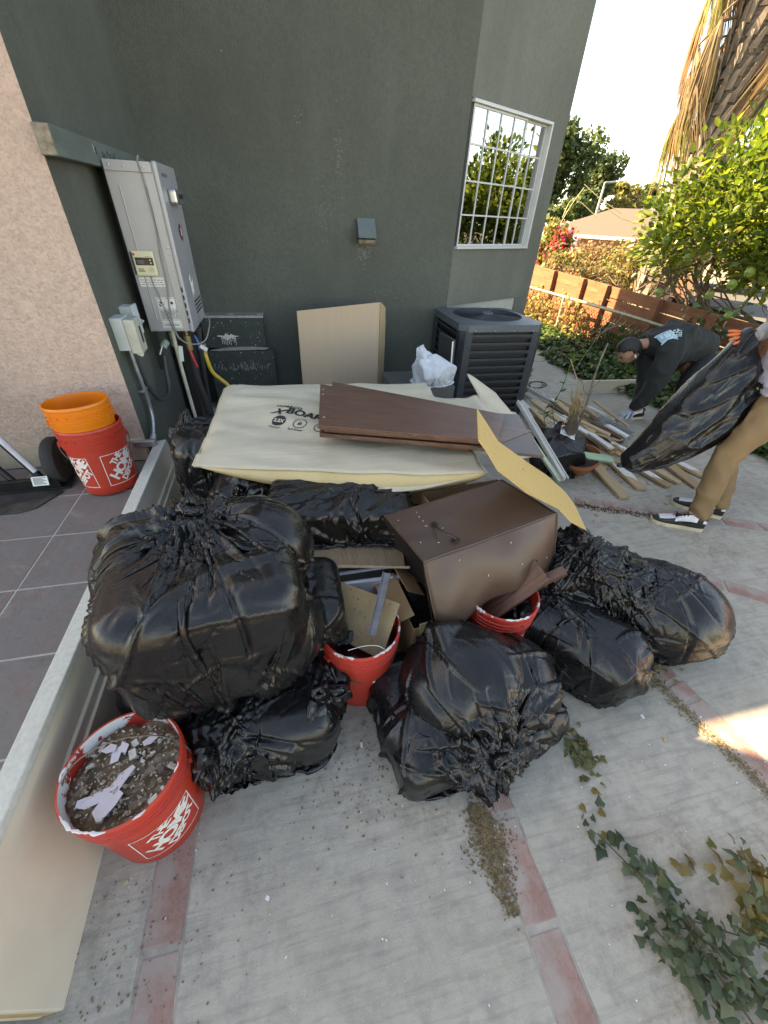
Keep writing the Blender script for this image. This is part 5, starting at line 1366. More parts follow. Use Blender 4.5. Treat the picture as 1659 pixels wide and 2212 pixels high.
sheet('right_edge', lambda s, t: (paper_top(1, s) * (1 - t) + under(1, s) * t) + Vector((.006 * math.sin(PI * t), 0, 0)), 20, 4, M_PAPER, pk, po)
# print on the sheet: mapped onto the (s,t) surface
W_ = (C10 - C00).length; D_ = (C01 - C00).length
def inv(px, py):
    """s,t of the sheet under a measured point"""
    p = atz(px, py, 0.72); best = None
    for _ in range(2):
        s, t = 0.5, 0.5
        for it in range(25):
            q = paper_top(s, t); e = p - q; ds = C10 - C00; dt = C01 - C00
            a = np.array([[ds.x, dt.x], [ds.y, dt.y]]); d = np.linalg.solve(a, [e.x, e.y]); s += d[0] * .8; t += d[1] * .8
        q = paper_top(s, t); p = atz(px, py, q.z)
    return s, t
def surf_print(a_px, b_px):
    """text frame: origin at a_px, baseline towards b_px"""
    s0, t0 = inv(*a_px); s1, t1 = inv(*b_px)
    A = paper_top(s0, t0); B = paper_top(s1, t1); dx = Vector((B.x - A.x, B.y - A.y)).normalized(); dy = Vector((-dx.y, dx.x))
    def f(p):
        g = Vector((A.x, A.y)) + dx * p[0] + dy * p[1]; s, t = s0, t0
        for it in range(6):
            q = paper_top(s, t); e = (g.x - q.x, g.y - q.y); ds = C10 - C00; dt = C01 - C00
            d = np.linalg.solve(np.array([[ds.x, dt.x], [ds.y, dt.y]]), e); s += d[0]; t += d[1]
        return paper_top(s, t, 0.0032) - po
    return f
mb = MB(); f1 = surf_print((590, 892), (684, 906))
put(mb, text_geo('X', 0.072, 0.0022, shear=0.45), lambda p: f1((p[0] * 1.1 - .012, p[1] - .004, 0)))
fB = surf_print((609, 890), (684, 906)); put(mb, text_geo('BOARD', 0.070, 0.0026, spacing=1.02), lambda p: fB((p[0] * 1.1 + .020, p[1], 0)))
f2 = surf_print((592, 882), (650, 892)); put(mb, text_geo('TRIMACO', 0.028, 0.0010, spacing=1.1), lambda p: f2((p[0] * 1.15, p[1] + .020, 0)))
f3 = surf_print((603, 914), (650, 921))
sc = 0.037
put(mb, disc_geo(0, 0, sc), f3); f4 = surf_print((648, 919), (690, 925)); put(mb, ring_geo(0, 0, sc * .88, sc), f4); put(mb, ([(-.012, -.01, 0), (-.002, .02, 0), (.0, -.014, 0)], [(0, 2, 1)]), f4); put(mb, ([(.003, -.014, 0), (.004, .014, 0), (.013, -.004, 0)], [(0, 2, 1)]), f4)
f5 = surf_print((693, 926), (710, 930)); put(mb, ring_geo(0, 0, sc * .88, sc), f5); put(mb, rect_geo(-.018, -.006, 0.012, .01), f5)
put(mb, text_geo('Thicker*', 0.018, 0.0004, align='CENTER'), lambda p: f3((p[0], p[1] - .058, 0))); put(mb, text_geo('Spill Shield*', 0.018, 0.0004, align='CENTER'), lambda p: f4((p[0], p[1] - .058, 0)))
mb.build('print', M_INK, pk)
mb = MB(); put(mb, text_geo('2.5X', 0.030, 0.0012, align='CENTER'), lambda p: f3((p[0], p[1] - .010, 0)) + Vector((0, 0, .0008))); mb.build('print', M_PAPER, pk)

# second sheet to the right, peaked at the back
ps = thing('paper_sheet', 'crumpled tan floor paper with a peaked back corner, right of the brown boards', 'paper', (1.0, 1.9, 0.6)); pso = Vector((1.0, 1.9, 0.6))
SA, SB, SC, SD = atz(925, 905, 0.66), atz(1180, 1010, 0.50), atz(1052, 800, 0.66), atz(925, 850, 0.69)
SPK = atz(1045, 817, 0.76)
def sheet2(s, t):
    a = Vector((0.78, 1.55, 0.66)); b_ = Vector((1.34, 1.32, 0.50)); c = atz(1105, 880, 0.64); d = atz(930, 852, 0.66)
    b_ = atz(1168, 990, .56); a = Vector((0.78, 1.62, 0.66)); p = (a * (1 - s) + b_ * s) * (1 - t) + (d * (1 - s) + c * s) * t
    pk_ = math.exp(-((s - 0.86) / 0.16) ** 2 - ((t - 1.0) / 0.18) ** 2)
    p = p + (SPK - c) * pk_ * 1.15
    p.z += 0.010 * math.sin(s * 7 + t * 4) + 0.014 * mnoise.noise(Vector((s * 4, t * 5, 2)))
    p.z += 0.03 * math.exp(-((s - 0.55) / 0.08) ** 2) * t
    return p
sheet('sheet', sheet2, 48, 36, M_PAPER, ps, pso)
def s2print(px, py, z=0.63):
    g = atz(px, py, z); s, t = .7, .5
    best = min(((sheet2(i / 40, j / 40) - g).length, i / 40, j / 40) for i in range(41) for j in range(41)); return best[1], best[2]
s0, t0 = s2print(1108, 935, 0.60)
def f6(p, base=(s0, t0)):
    L1 = 0.62; L2 = 0.7
    s = base[0] + p[0] / L1; t = base[1] + p[1] / L2; q = sheet2(s, t); q2 = sheet2(s + .01, t) - q; q3 = sheet2(s, t + .01) - q; n_ = q2.cross(q3).normalized(); return q + n_ * 0.003 - pso
mb = MB(); put(mb, text_geo('D', 0.06, 0.003), lambda p: f6((p[0] - .02, p[1], 0))); s3, t3 = s2print(1130, 958, 0.57); put(mb, ring_geo(0, 0, .027, .031), lambda p: f6(p, (s3, t3))); put(mb, rect_geo(-.008, -.012, .008, .012), lambda p: f6(p, (s3, t3))); mb.build('print', M_INK, ps)

# ================================================================== BROWN BOARDS
def wood_mat(name, c0, c1, scale=14, rough=0.4, stretch=(0.6, 9, 9), spec=0.5, bump=0.15):
    t = NT(name); P = t.co('Object'); v = t.mapping(P, stretch)
    w = t.noise(scale * 0.35, 6, 0.65, v, 0.8); n = t.noise(scale * 2.2, 5, 0.7, v)
    c = t.ramp(w, [(0.3, c0), (0.52, tuple((a + b) / 2 for a, b in zip(c0, c1))), (0.7, c1)])
    c = t.mix(t.ramp(n, [(0.35, (0.7,) * 3), (0.55, (0, 0, 0))]), c, tuple(k * .55 for k in c0))
    oi = t.n('ShaderNodeObjectInfo'); c = t.mix(t.math('MULTIPLY', oi.outputs['Random'], 0.35), c, tuple(k * .7 for k in c1))
    t.set(color=c, rough=rough, spec=spec); t.bump(n, bump, 0.002); return t.m
M_LAM = wood_mat('dark_walnut_laminate', (0.060, 0.028, 0.020), (0.25, 0.125, 0.088), 20, 0.33, (0.5, 11, 11), .6, .3)
M_LAMRED = simple('red_brown_laminate', (0.12, 0.042, 0.030), 0.4, var=0.2, scale=8, stretch=(1, 8, 8))
M_KNOB = simple('cam_hole_tan', (0.40, 0.27, 0.15), 0.5)
BB = 'dark walnut laminate boards stacked on the tan paper'
def board4(label, quad, z, th, mat=M_LAM, group=BB, name='laminate_board', cat='board', holes=(), edge=True, z2=None, dusty=False):
    """quad: four measured corners of the top face, in order along the length"""
    zs = z if isinstance(z, (list, tuple)) else [z] * 4
    P = [atz(q[0], q[1], zz) for q, zz in zip(quad, zs)]
    c = sum(P, Vector()) / 4; ux = ((P[1] - P[0]) + (P[2] - P[3])) ; uy = (P[3] - P[0]) + (P[2] - P[1]); rot = frame_rot(ux, uy)
    Ri = rot.inverted(); pts = [Ri @ (p - c) for p in P]
    for p in pts: p.z = 0
    t = thing(name, label, cat, tuple(c), group=group); t.rotation_euler = rot.to_euler()
    mb = MB(); mb.prism(pts, (0, 0, -th), (0, 0, 0)); mb.build('board', mat, t, bevel=0.0015)
    for (u, v) in holes:
        q = (pts[0] * (1 - u) + pts[1] * u) * (1 - v) + (pts[3] * (1 - u) + pts[2] * u) * v
        mb = MB(); mb.lathe([(0.0, 0.0006), (0.006, 0.0006), (0.0075, 0.0)], 14); o = mb.build('cam_hole', M_KNOB, t); o.location = q
    return t
board4('lowest walnut laminate board of the stack, its edge showing under the others', ((748, 934), (1012, 968), (1050, 905), (770, 870)), 0.745, 0.018, M_LAMRED)
board4('second walnut laminate board, sticking out furthest to the left at its back', ((690, 936), (1060, 966), (1150, 930), (700, 850)), 0.775, 0.02, M_LAM)
board4('third walnut laminate board, its back corner rising behind the top board', ((700, 925), (1075, 955), (1090, 895), (718, 824)), 0.80, 0.018, M_LAM)
board4('grey sheened laminate board poking out at the right end under the stack', ((1020, 965), (1175, 985), (1120, 895), (1035, 890)), 0.772, 0.014, simple('grey_brown_laminate', (0.10, 0.07, 0.065), 0.35, var=0.15), group=None)
board4('top walnut laminate board of the stack with tan screw holes at its end', ((688, 919), (1080, 952), (1040, 890), (692, 829)), 0.826, 0.02, M_LAM, holes=((0.02, 0.85), (0.03, 0.18), (0.965, 0.75), (0.98, 0.55), (0.02, .72)))
# yellow hardboard arc
hb = thing('hardboard_sheet', 'pointed yellow hardboard sheet with a curved edge leaning right of the boards', 'hardboard', tuple(atz(1120, 1000, 0.68)))
hz = lambda px, py: 0.895 - 0.42 * max(0, (px - 1115) / 135.0)
out = [(1011, 905), (1050, 922), (1095, 943), (1150, 985), (1190, 1025), (1222, 1065), (1237, 1095), (1251, 1158), (1222, 1138), (1203, 1106), (1150, 1062), (1090, 1010), (1045, 985), (1013, 973)]
HP = [atz(x, y, hz(x, y)) for x, y in out]; hc = Vector(hb.location)
c_ = sum(HP, Vector()) / len(HP); A_ = np.array([[*(p - c_)] for p in HP]); _, _, vt = np.linalg.svd(A_); nn_ = Vector(vt[2]); nn_ = nn_ if nn_.z > 0 else -nn_
HPf = [p - nn_ * (p - c_).dot(nn_) * 1.0 + Vector((0, 0, .012)) for p in HP]
mb = MB(); mb.prism([p - hc for p in HPf], nn_ * -0.004, (0, 0, 0))
mb.build('sheet', simple('yellow_hardboard', (0.56, 0.36, 0.13), 0.7, var=0.07, scale=60, fleck=((0.28, 0.17, 0.07), 26, 0.735)), hb, bevel=0.001)

# ================================================================== BROWN VINYL COVER
M_VIN = NT('brown_leatherette'); _n = M_VIN.noise(260, 3, 0.6); M_VIN.set(color=M_VIN.ramp(M_VIN.noise(4, 4, 0.6), [(0.3, (0.072, 0.040, 0.028)), (0.7, (0.095, 0.054, 0.038))]), rough=0.42, spec=0.5); M_VIN.bump(_n, 0.25, 0.0008); M_VIN = M_VIN.m
cv = thing('brown_cover', 'boxy brown leatherette cover with a bent metal handle hanging over the cardboard box', 'cover', tuple(atz(1000, 1200, .5))); co_ = Vector(cv.location)
TL, TB, TR, TF = atz(830, 1114, 0.60), atz(1085, 1035, 0.68), atz(1204, 1108, 0.62), atz(915, 1214, 0.60)
BF, BRt = atz(945, 1384, 0.28), atz(1203, 1236, 0.36)
def bil(a, b_, c, d, s, t): return (a * (1 - s) + b_ * s) * (1 - t) + (d * (1 - s) + c * s) * t
def ctop(s, t): p = bil(TF, TR, TB, TL, s, t); p.z += 0.010 * math.sin(PI * t) * math.sin(PI * s) + .003 * mnoise.noise(Vector((s * 4, t * 4, 0))); return p
def cfront(s, t):
    p = bil(BF, BRt, TR, TF, s, t)
    n_ = (TR - TF).cross(TF - BF).normalized(); n_ = n_ if n_.y < 0 else -n_
    w = math.sin(PI * t)
    return p + n_ * (0.022 * math.sin(s * 10 + 1) * (1 - t) ** 1.3 + 0.030 * math.sin(PI * s) * w + 0.010 * mnoise.noise(Vector((s * 5, t * 2, 4)))) + Vector((0, 0, 0.05 * math.sin(PI * s) * (1 - t)))
LBk = Vector((TL.x + .03, TL.y + .03, 0.34))
def cleft(s, t): return bil(BF, LBk, TL, TF, s, t) + Vector((0.085 * math.sin(PI * s), 0.03 * math.sin(PI * t), 0))
sheet('top_face', ctop, 30, 24, M_VIN, cv, co_, 0.006)
sheet('front_face', cfront, 40, 26, M_VIN, cv, co_, 0.006)
sheet('left_face', cleft, 12, 16, simple('cover_lining_shade', (0.018, 0.012, 0.010), 0.8), cv, co_, 0.004)  # inner side, its colour darkened for the shade inside the open cover
mb = MB(); mb.tube([ctop(s / 20, 0) - co_ for s in range(21)], 0.0035, 6); mb.tube([cfront(0, s / 12) - co_ for s in range(13)], 0.003, 6); mb.tube([ctop(0, s / 12) - co_ for s in range(13)], 0.003, 6); mb.tube([cfront(1, s / 12) - co_ for s in range(13)], 0.003, 6)
mb.build('piping', M_VIN, cv, smooth=True)
mb = MB(); h0, h1 = ctop(0.30, 0.62), ctop(0.27, 0.20)
hpx = [atz(938, 1128, 0.632), atz(945, 1140, .645), atz(958, 1150, 0.648), atz(972, 1155, .640), atz(985, 1163, 0.622)]
mb.tube([p - co_ for p in spline(hpx)], 0.0055, 8, flat=.6); hd = mb.build('handle', simple('dark_handle', (0.05, 0.04, 0.035), 0.45, metal=0.5), cv, smooth=True)
for p, sz in ((hpx[0], 0.03), (hpx[-1], 0.035)):
    o = box_obj('handle_plate', p - co_ + Vector((0, 0, -.008)), (sz, sz * .7, 0.004), simple('dark_handle', (0.05, 0.04, 0.035), 0.45), cv, rot=(0, 0.1, 0.6))
rs = random.Random(3); mb = MB()
for k in range(9):
    s, t = rs.gauss(.2, .1), rs.gauss(.6, .2)
    if 0 < s < 1 and 0 < t < 1: mb.box(ctop(s, t) - co_ + Vector((0, 0, .002)), (rs.uniform(.002, .007), .002, .002), (0, 0, rs.uniform(0, 3)))
for k in range(5): mb.box(cfront(rs.random(), rs.uniform(.3, .9)) - co_ + Vector((0, -.004, 0)), (.002, .002, rs.uniform(.004, .012)))
mb.build('wood_crumbs', M_WHITE, cv, kind='stuff')
# hidden support under the cover and the paper: stacked cartons really standing there
M_CARD = simple('brown_cardboard', (0.30, 0.19, 0.10), 0.85, var=0.08, scale=25, stretch=(1, 1, 6), bump=0.15)
M_CARDL = simple('kraft_cardboard', (0.42, 0.30, 0.17), 0.85, var=0.06, scale=25, bump=0.1)
M_CARDP = simple('pale_tan_cardboard', (0.50, 0.365, 0.265), 0.85, var=0.05, scale=90, stretch=(1, 0.05, 0.02), bump=0.1)
def carton(label, c, size, rotz, mat=M_CARD, open_=None):
    t = thing('cardboard_box', label, 'box', c, rotz)
    w, d, h = size; th = 0.005
    for nm, cc, ss in (('side_panel', (0, -d / 2, h / 2), (w, th, h)), ('side_panel', (0, d / 2, h / 2), (w, th, h)), ('side_panel', (-w / 2, 0, h / 2), (th, d - th, h)), ('side_panel', (w / 2, 0, h / 2), (th, d - th, h)), ('bottom_panel', (0, 0, th / 2), (w - th, d - th, th))):
        box_obj(nm, cc, ss, mat, t, bevel=0.0012)
    return t
cb = carton('open brown cardboard box with one tan flap bent down beside the middle red bucket', (0.475, 1.06, 0.0), (0.23, 0.30, 0.30), R(6))
f_ = box_obj('flap', (0.01, -0.158, 0.262), (0.20, 0.004, 0.115), M_CARDL, cb, rot=(R(-12), 0, 0), bevel=0.001)
box_obj('flap', (-0.06, 0.09, 0.345), (0.004, 0.20, 0.12), M_CARD, cb, rot=(0.15, R(-50), 0), bevel=0.001)
box_obj('flap', (-0.15, -0.0, 0.33), (0.10, 0.24, 0.004), M_CARD, cb, rot=(0, R(-20), 0), bevel=0.001)
mb = MB(); put(mb, text_geo('GREAT FOR HEAVY', 0.016, .0004), lambda p: Vector((-.09 + p[0], -.1535, .045 + p[1]))); put(mb, text_geo('ITEMS', 0.016, .0004), lambda p: Vector((-.09 + p[0], -.1535, .02 + p[1]))); mb.build('print', M_INK, cb)
mb = MB(); mb.box((0.02, 0.0, 0.22), (0.2, 0.26, 0.01), (0.1, 0.1, 0)); mb.build('dark_contents', M_FILM, cb)
cb2 = carton('brown cardboard box standing further back under the brown cover', (0.78, 1.33, 0.0), (0.42, 0.30, 0.56), R(8))
cb3 = carton('brown cardboard box supporting the boxy black bag', (0.22, 1.62, 0.0), (0.50, 0.34, 0.38), R(3))
cb4 = carton('tall brown cardboard box under the stacked laminate boards', (0.62, 1.95, 0.0), (0.62, 0.42, 0.64), R(-5))
# white appliance panel, plywood and props
ap = thing('appliance_tray', 'white enamel appliance tray lying under the plywood, behind the square tile', 'drawer', (0.17, 1.28, 0.22))
M_ENAM = simple('white_enamel', (0.62, 0.64, 0.68), 0.3, var=0.03)
box_obj('front_panel', (0.0, -0.13, 0.075), (0.42, 0.018, 0.10), M_ENAM, ap, bevel=0.006)
box_obj('side_panel', (-0.20, 0.02, 0.09), (0.016, 0.28, 0.07), M_ENAM, ap, bevel=0.004)
box_obj('rail', (0.02, -0.085, 0.138), (0.36, 0.012, 0.012), M_ENAM, ap, rot=(0, 0, 0.02), bevel=0.003)
box_obj('rail', (0.02, -0.05, 0.142), (0.36, 0.008, 0.01), M_ENAM, ap, bevel=0.002)
box_obj('base', (0, 0.02, 0.03), (0.42, 0.28, 0.01), simple('drawer_base', (0.2, 0.2, 0.21), 0.5), ap)
cb5 = carton('brown cardboard box on the ground under the white enamel drawer', (0.19, 1.30, 0.0), (0.36, 0.22, 0.235), R(1))
ply = thing('plywood_piece', 'thin plywood piece with a rough paper edge under the boxy black bag', 'plywood', (0.20, 1.30, 0.415))
mb = MB(); mb.box((0, 0, 0), (0.44, 0.26, 0.009), (0.03, 0.06, R(-8))); mb.build('sheet', wood_mat('weathered_ply', (0.20, 0.14, 0.09), (0.33, 0.24, 0.16), 30, 0.8, (9, 0.5, 9)), ply, bevel=0.001)
mb = MB(); mb.box((0, -0.132, -0.002), (0.44, 0.004, 0.011), (0.0, 0.06, R(-8))); mb.build('edge', simple('ply_edge', (0.5, 0.38, 0.25), 0.9), ply)
# square mdf tile in bucket, steel bracket
T4 = [atz(728, 1253, 0.40), atz(864, 1304, 0.42), atz(824, 1425, 0.30), atz(700, 1362, 0.28)]
sq = thing('mdf_square', 'square brown fibreboard tile leaning out of the middle red bucket', 'board', tuple(sum(T4, Vector()) / 4))
rot = frame_rot(T4[1] - T4[0], T4[0] - T4[3]); cc = Vector(sq.location)
mb = MB(); mb.prism([p - cc for p in reversed(T4)], (0, 0, -0.006), (0, 0, 0)); mb.build('tile', simple('fibreboard', (0.30, 0.205, 0.11), 0.75, var=0.14, scale=14, fleck=((0.15, 0.10, 0.06), 70, 0.66)), sq, bevel=0.001)
st = thing('steel_bracket', 'narrow grey steel channel lying across the square fibreboard tile', 'bracket', tuple(atz(820, 1300, .45)))
a_, b2_ = atz(836, 1238, 0.50), atz(804, 1372, 0.385); so_ = Vector(st.location)
d_ = (b2_ - a_).normalized(); sd_ = d_.cross(Vector((0, 0, 1))).normalized(); up_ = sd_.cross(d_)
for nm, off_, w_, h_ in (('web', Vector(), .030, .003), ('flange', sd_ * .0135 + up_ * .007, .003, .014), ('flange', -sd_ * .0135 + up_ * .007, .003, .014)):
    mb = MB(); mb.box((0, 0, 0), ((b2_ - a_).length, w_, h_)); o = mb.build(nm, simple('dull_steel', (.17, .17, .18), .45, metal=.6, var=.3), st, bevel=0.001); o.location = (a_ + b2_) / 2 + off_ - so_; o.rotation_euler = frame_rot(d_, sd_).to_euler()
cord = thing('string', 'pale string hanging over the rim of the middle red bucket', 'string', tuple(atz(790, 1400, .36)))
mb = MB(); so_ = Vector(cord.location); mb.tube([p - so_ for p in spline([atz(752, 1405, .37), atz(785, 1396, .375), atz(815, 1395, .375), atz(835, 1405, .36)])], 0.0012, 5); mb.build('strand', M_PAPERW, cord, smooth=True)
# brown laminate boards standing in the right bucket
def stand(label, top, bot, w, th, mat=M_LAM):
    a = Vector(top); b_ = Vector(bot); d = (a - b_)
    t = thing('laminate_board', label, 'board', tuple((a + b_) / 2), group='laminate boards standing in the right red bucket')
    side = Vector(w); mb = MB(); mb.box((0, 0, 0), (d.length, side.length, th)); o = mb.build('board', mat, t, bevel=0.0015); o.rotation_euler = frame_rot(d, side).to_euler()
    return t, d.length
tA, l_ = stand('wide walnut laminate board tilted out of the right red bucket', (0.915, 0.955, 0.485), (0.70, 0.965, 0.22), (0.02, -0.115, 0.0), 0.018)
for y in (-.04, .04):
    o = box_obj('cam_hole', (0, 0, 0), (.010, .010, .002), M_DARK, tA, bevel=0); q = frame_rot(Vector((0.915, 0.955, 0.485)) - Vector((0.70, 0.965, 0.22)), (0.02, -0.115, 0)); o.rotation_euler = q.to_euler(); o.location = q @ Vector((l_ / 2 - .0, y, .0))
stand('walnut laminate board hidden behind the wide one in the right bucket', (0.90, 1.00, 0.47), (0.68, 1.00, 0.24), (0.02, -0.10, 0.0), 0.016, M_LAMRED)
tC, l2 = stand('narrow walnut laminate strip pointing out past the wide board', (1.055, 0.975, 0.43), (0.78, 1.00, 0.25), (0.01, -0.042, 0.0), 0.018)
q = frame_rot(Vector((1.055, 0.975, 0.43)) - Vector((0.78, 1.00, 0.25)), (0.01, -0.042, 0)); o = box_obj('tan_end', q @ Vector((l2 / 2 - .02, 0, .0098)), (.04, .040, .002), M_KNOB, tC, bevel=0); o.rotation_euler = q.to_euler()

# ================================================================== BEHIND THE PAPER
bigc = thing('cardboard_carton', 'tall flat tan cardboard carton leaning against the green wall behind the paper', 'carton', (0.46, 3.68, 0.0), 0.0)
mb = MB(); mb.add([(-.352, 0, 0), (.352, 0, 0), (.352, 0.02, 1.0), (-.352, 0.02, 0.935)], [(0, 1, 2, 3)]); mb.add([(-.352, .13, 0), (.352, .13, 0), (.352, .13, 0.99), (-.352, .13, 0.925)], [(3, 2, 1, 0)])
mb.v = []; mb.f = []; mb.mi = []
mb.prism([Vector(p) for p in ((-.352, 0, 0), (.352, 0, 0), (.352, 0, 1.0), (-.352, 0, 0.93))], (0, 0, 0), (0, 0.004, 0)); mb.build('front_panel', M_CARDP, bigc, bevel=0.001)
mb = MB(); mb.prism([Vector(p) for p in ((.356, 0, 0), (.44, .15, 0), (.44, .15, .82), (.415, .09, .95), (.356, 0.0, 1.0))], (0, 0, 0), (0.004, 0, 0)); mb.build('side_panel', M_CARDL, bigc)
mb = MB(); mb.prism([Vector(p) for p in ((-.352, .15, 0), (.44, .154, 0), (.44, .154, 0.93), (-.352, .154, 0.9))], (0, 0, 0), (0, 0.004, 0)); mb.build('back_panel', M_CARDL, bigc)
mb = MB(); mb.add([(.395, .10, .62), (.43, .11, .60), (.43, .12, .74), (.405, .11, .80)], [(0, 1, 2, 3)]); mb.build('torn_tape', M_PAPERW, bigc)
# crumpled white paper sack on a dark box
dk = thing('dark_crate', 'low dark grey crate carrying the crumpled white paper sack', 'crate', (1.02, 3.10, -0.08))
for nm, c_, s_ in (('side', (0, -.2, .30), (.50, .012, .60)), ('side', (0, .2, .30), (.50, .012, .60)), ('side', (-.25, 0, .30), (.012, .39, .60)), ('side', (.25, 0, .30), (.012, .39, .60)), ('lid', (0, 0, .605), (.51, .41, .012))):
    box_obj(nm, c_, s_, simple('dark_crate_grey', (0.06, 0.065, 0.07), 0.5), dk, bevel=0.003)
sk = thing('paper_sack', 'crumpled white paper sack with faint print beside the air conditioner', 'sack', (1.10, 2.98, 0.54))
P, M, N = sim_sack([Poly((1.10, 2.98, 0.63), (0.155, 0.13, 0.11), 14, 5), Box((1.05, 3.02, 0.68), (.06, .06, .06), (.3, .2, .4), .01)], (1.01, 3.06, 0.79), (-0.5, 0.2, 0.7), exc=1.2, excv=1.15, N=64, M=40, seed=4, ground=0.535, tail=5, tail_flare=0.12, bend=0.3, it0=45, it1=30)
P = crease(P, M, N, None, 0.005, 12, 4); film_mesh('paper', P - np.array([1.10, 2.98, 0.54]), M, N, simple('white_sack_paper', (0.50, 0.53, 0.58), 0.8, var=0.1, scale=20, dirt=0.1), sk, close_bottom=False)
dp = thing('loose_trim_piece', 'dark narrow panel with a chipped white edge leaning between sack and air conditioner', 'panel', (1.345, 3.32, 0.0))
mb = MB(); mb.box((0, 0, .41), (0.018, 0.26, 0.80), (0, R(-4), R(8))); mb.build('panel', simple('dark_panel_face', (0.035, 0.037, 0.04), 0.6), dp, bevel=0.002)
mb = MB(); mb.box((0.002, -.134, .41), (0.012, 0.004, 0.78), (0, R(-4), R(8))); mb.build('chipped_edge', M_PAPERW, dp)
# ================================================================== FOLIAGE HELPERS
def leaf_mat(name, cols, rough=0.45, trans=0.35, spec=0.4):
    t = NT(name); g = t.n('ShaderNodeNewGeometry')
    c = t.ramp(g.outputs['Random Per Island'], [(i / max(1, len(cols) - 1), k) for i, k in enumerate(cols)])
    t.set(color=c, rough=rough, spec=spec)
    tr = t.n('ShaderNodeBsdfTranslucent'); t.l(t.mix(0.5, c, (0.9, 1.0, 0.25), 'MULTIPLY'), tr.inputs[0])
    hs = t.n('ShaderNodeHueSaturation'); hs.inputs['Value'].default_value = 2.2; hs.inputs['Saturation'].default_value = 1.1; t.l(c, hs.inputs['Color']); t.l(hs.outputs[0], tr.inputs[0])
    mx = t.n('ShaderNodeMixShader'); mx.inputs[0].default_value = trans
    t.l(t.b.outputs[0], mx.inputs[1]); t.l(tr.outputs[0], mx.inputs[2]); t.l(mx.outputs[0], t.out.inputs[0]); return t.m
LEAF = (np.array([(0, 0, 0), (.28, .35, .06), (.20, .72, .03), (0, 1, -.05), (-.20, .72, .03), (-.28, .35, .06)]), [(0, 1, 2, 3), (0, 3, 4, 5)])
IVY = (np.array([(0, 0, 0), (.26, -.14, .0), (.50, .18, -.12), (.27, .45, .0), (.05, .95, -.22), (-.26, .45, .0), (-.50, .20, -.12), (-.28, -.10, .0), (0, .3, .10)]), [(8, 0, 1, 2, 3), (8, 3, 4), (8, 4, 5), (8, 5, 6, 7, 0)])
TUFT = (np.array([(-.3, 0, 0), (.3, .1, .05), (.45, .6, 0), (0, 1, .1), (-.45, .55, -.05)]), [(0, 1, 2, 3, 4)])
def scatter(name, pos, dirs, ups, size, mat, parent=None, tmpl=LEAF, kind='stuff', wid=1.0):
    """one mesh of many leaves: pos (n,3), dirs = leaf axis, ups = face side, size (n,)"""
    V, F = tmpl; pos = np.asarray(pos, float); n = len(pos)
    d = np.asarray(dirs, float); d = d / (np.linalg.norm(d, axis=1)[:, None] + 1e-9)
    u = np.asarray(ups, float); s = np.cross(d, u); s /= (np.linalg.norm(s, axis=1)[:, None] + 1e-9); u = np.cross(s, d)
    W = (pos[:, None, :] + (V[None, :, 0:1] * wid * s[:, None, :] + V[None, :, 1:2] * d[:, None, :] + V[None, :, 2:3] * u[:, None, :]) * np.asarray(size)[:, None, None]).reshape(-1, 3)
    nv = len(V); loops = []; starts = []; tot = []
    base = np.arange(n) * nv; off = 0; L = []; ls = []; lt = []
    flat = np.concatenate([np.array(f) for f in F]); lens = [len(f) for f in F]
    allv = (base[:, None] + flat[None]).ravel()
    me = bpy.data.meshes.new(name); me.vertices.add(len(W)); me.vertices.foreach_set('co', W.astype(np.float32).ravel())
    me.loops.add(len(allv)); me.loops.foreach_set('vertex_index', allv.astype(np.int32))
    me.polygons.add(n * len(F)); lt = np.tile(lens, n); st_ = np.concatenate([[0], np.cumsum(lt)[:-1]])
    me.polygons.foreach_set('loop_start', st_.astype(np.int32)); me.polygons.foreach_set('loop_total', lt.astype(np.int32)); me.update(calc_edges=True); me.validate()
    return link(name, me, mat, parent, True, kind)
def rnd_dirs(g, n): d = g.normal(size=(n, 3)); return d / np.linalg.norm(d, axis=1)[:, None]
M_BARK = simple('bark_brown', (0.11, 0.08, 0.055), 0.9, var=0.4, scale=14, bump=0.7, bscale=30, bdist=0.02)
M_BARKG = simple('bark_grey', (0.17, 0.15, 0.12), 0.9, var=0.4, scale=14, bump=0.7, bscale=30, bdist=0.02)
M_CITR = leaf_mat('citrus_leaves', [(0.030, 0.055, 0.012), (0.055, 0.090, 0.018), (0.10, 0.14, 0.028), (0.17, 0.19, 0.04)], 0.35, 0.38)
M_IVYG = leaf_mat('ivy_leaves', [(0.022, 0.045, 0.016), (0.035, 0.07, 0.020), (0.055, 0.10, 0.026), (0.11, 0.15, 0.04)], 0.4, 0.2)
M_IVYD = leaf_mat('dry_ivy_leaves', [(0.12, 0.09, 0.03), (0.22, 0.15, 0.05), (0.28, 0.21, 0.08), (0.10, 0.11, 0.03)], 0.7, 0.3)
M_FAR1 = leaf_mat('far_tree_leaves', [(0.020, 0.042, 0.018), (0.040, 0.070, 0.024), (0.075, 0.105, 0.032)], 0.6, 0.25)
M_FAR2 = leaf_mat('far_yellow_leaves', [(0.07, 0.08, 0.02), (0.12, 0.12, 0.035), (0.17, 0.155, 0.05)], 0.6, 0.3)
M_BOUG = leaf_mat('bougainvillea_bracts', [(0.30, 0.03, 0.06), (0.38, 0.05, 0.10), (0.42, 0.10, 0.08)], 0.6, 0.4)
M_DRY = leaf_mat('rust_brown_leaves', [(0.13, 0.075, 0.04), (0.19, 0.11, 0.06), (0.22, 0.15, 0.09), (0.10, 0.09, 0.04)], 0.7, 0.35)
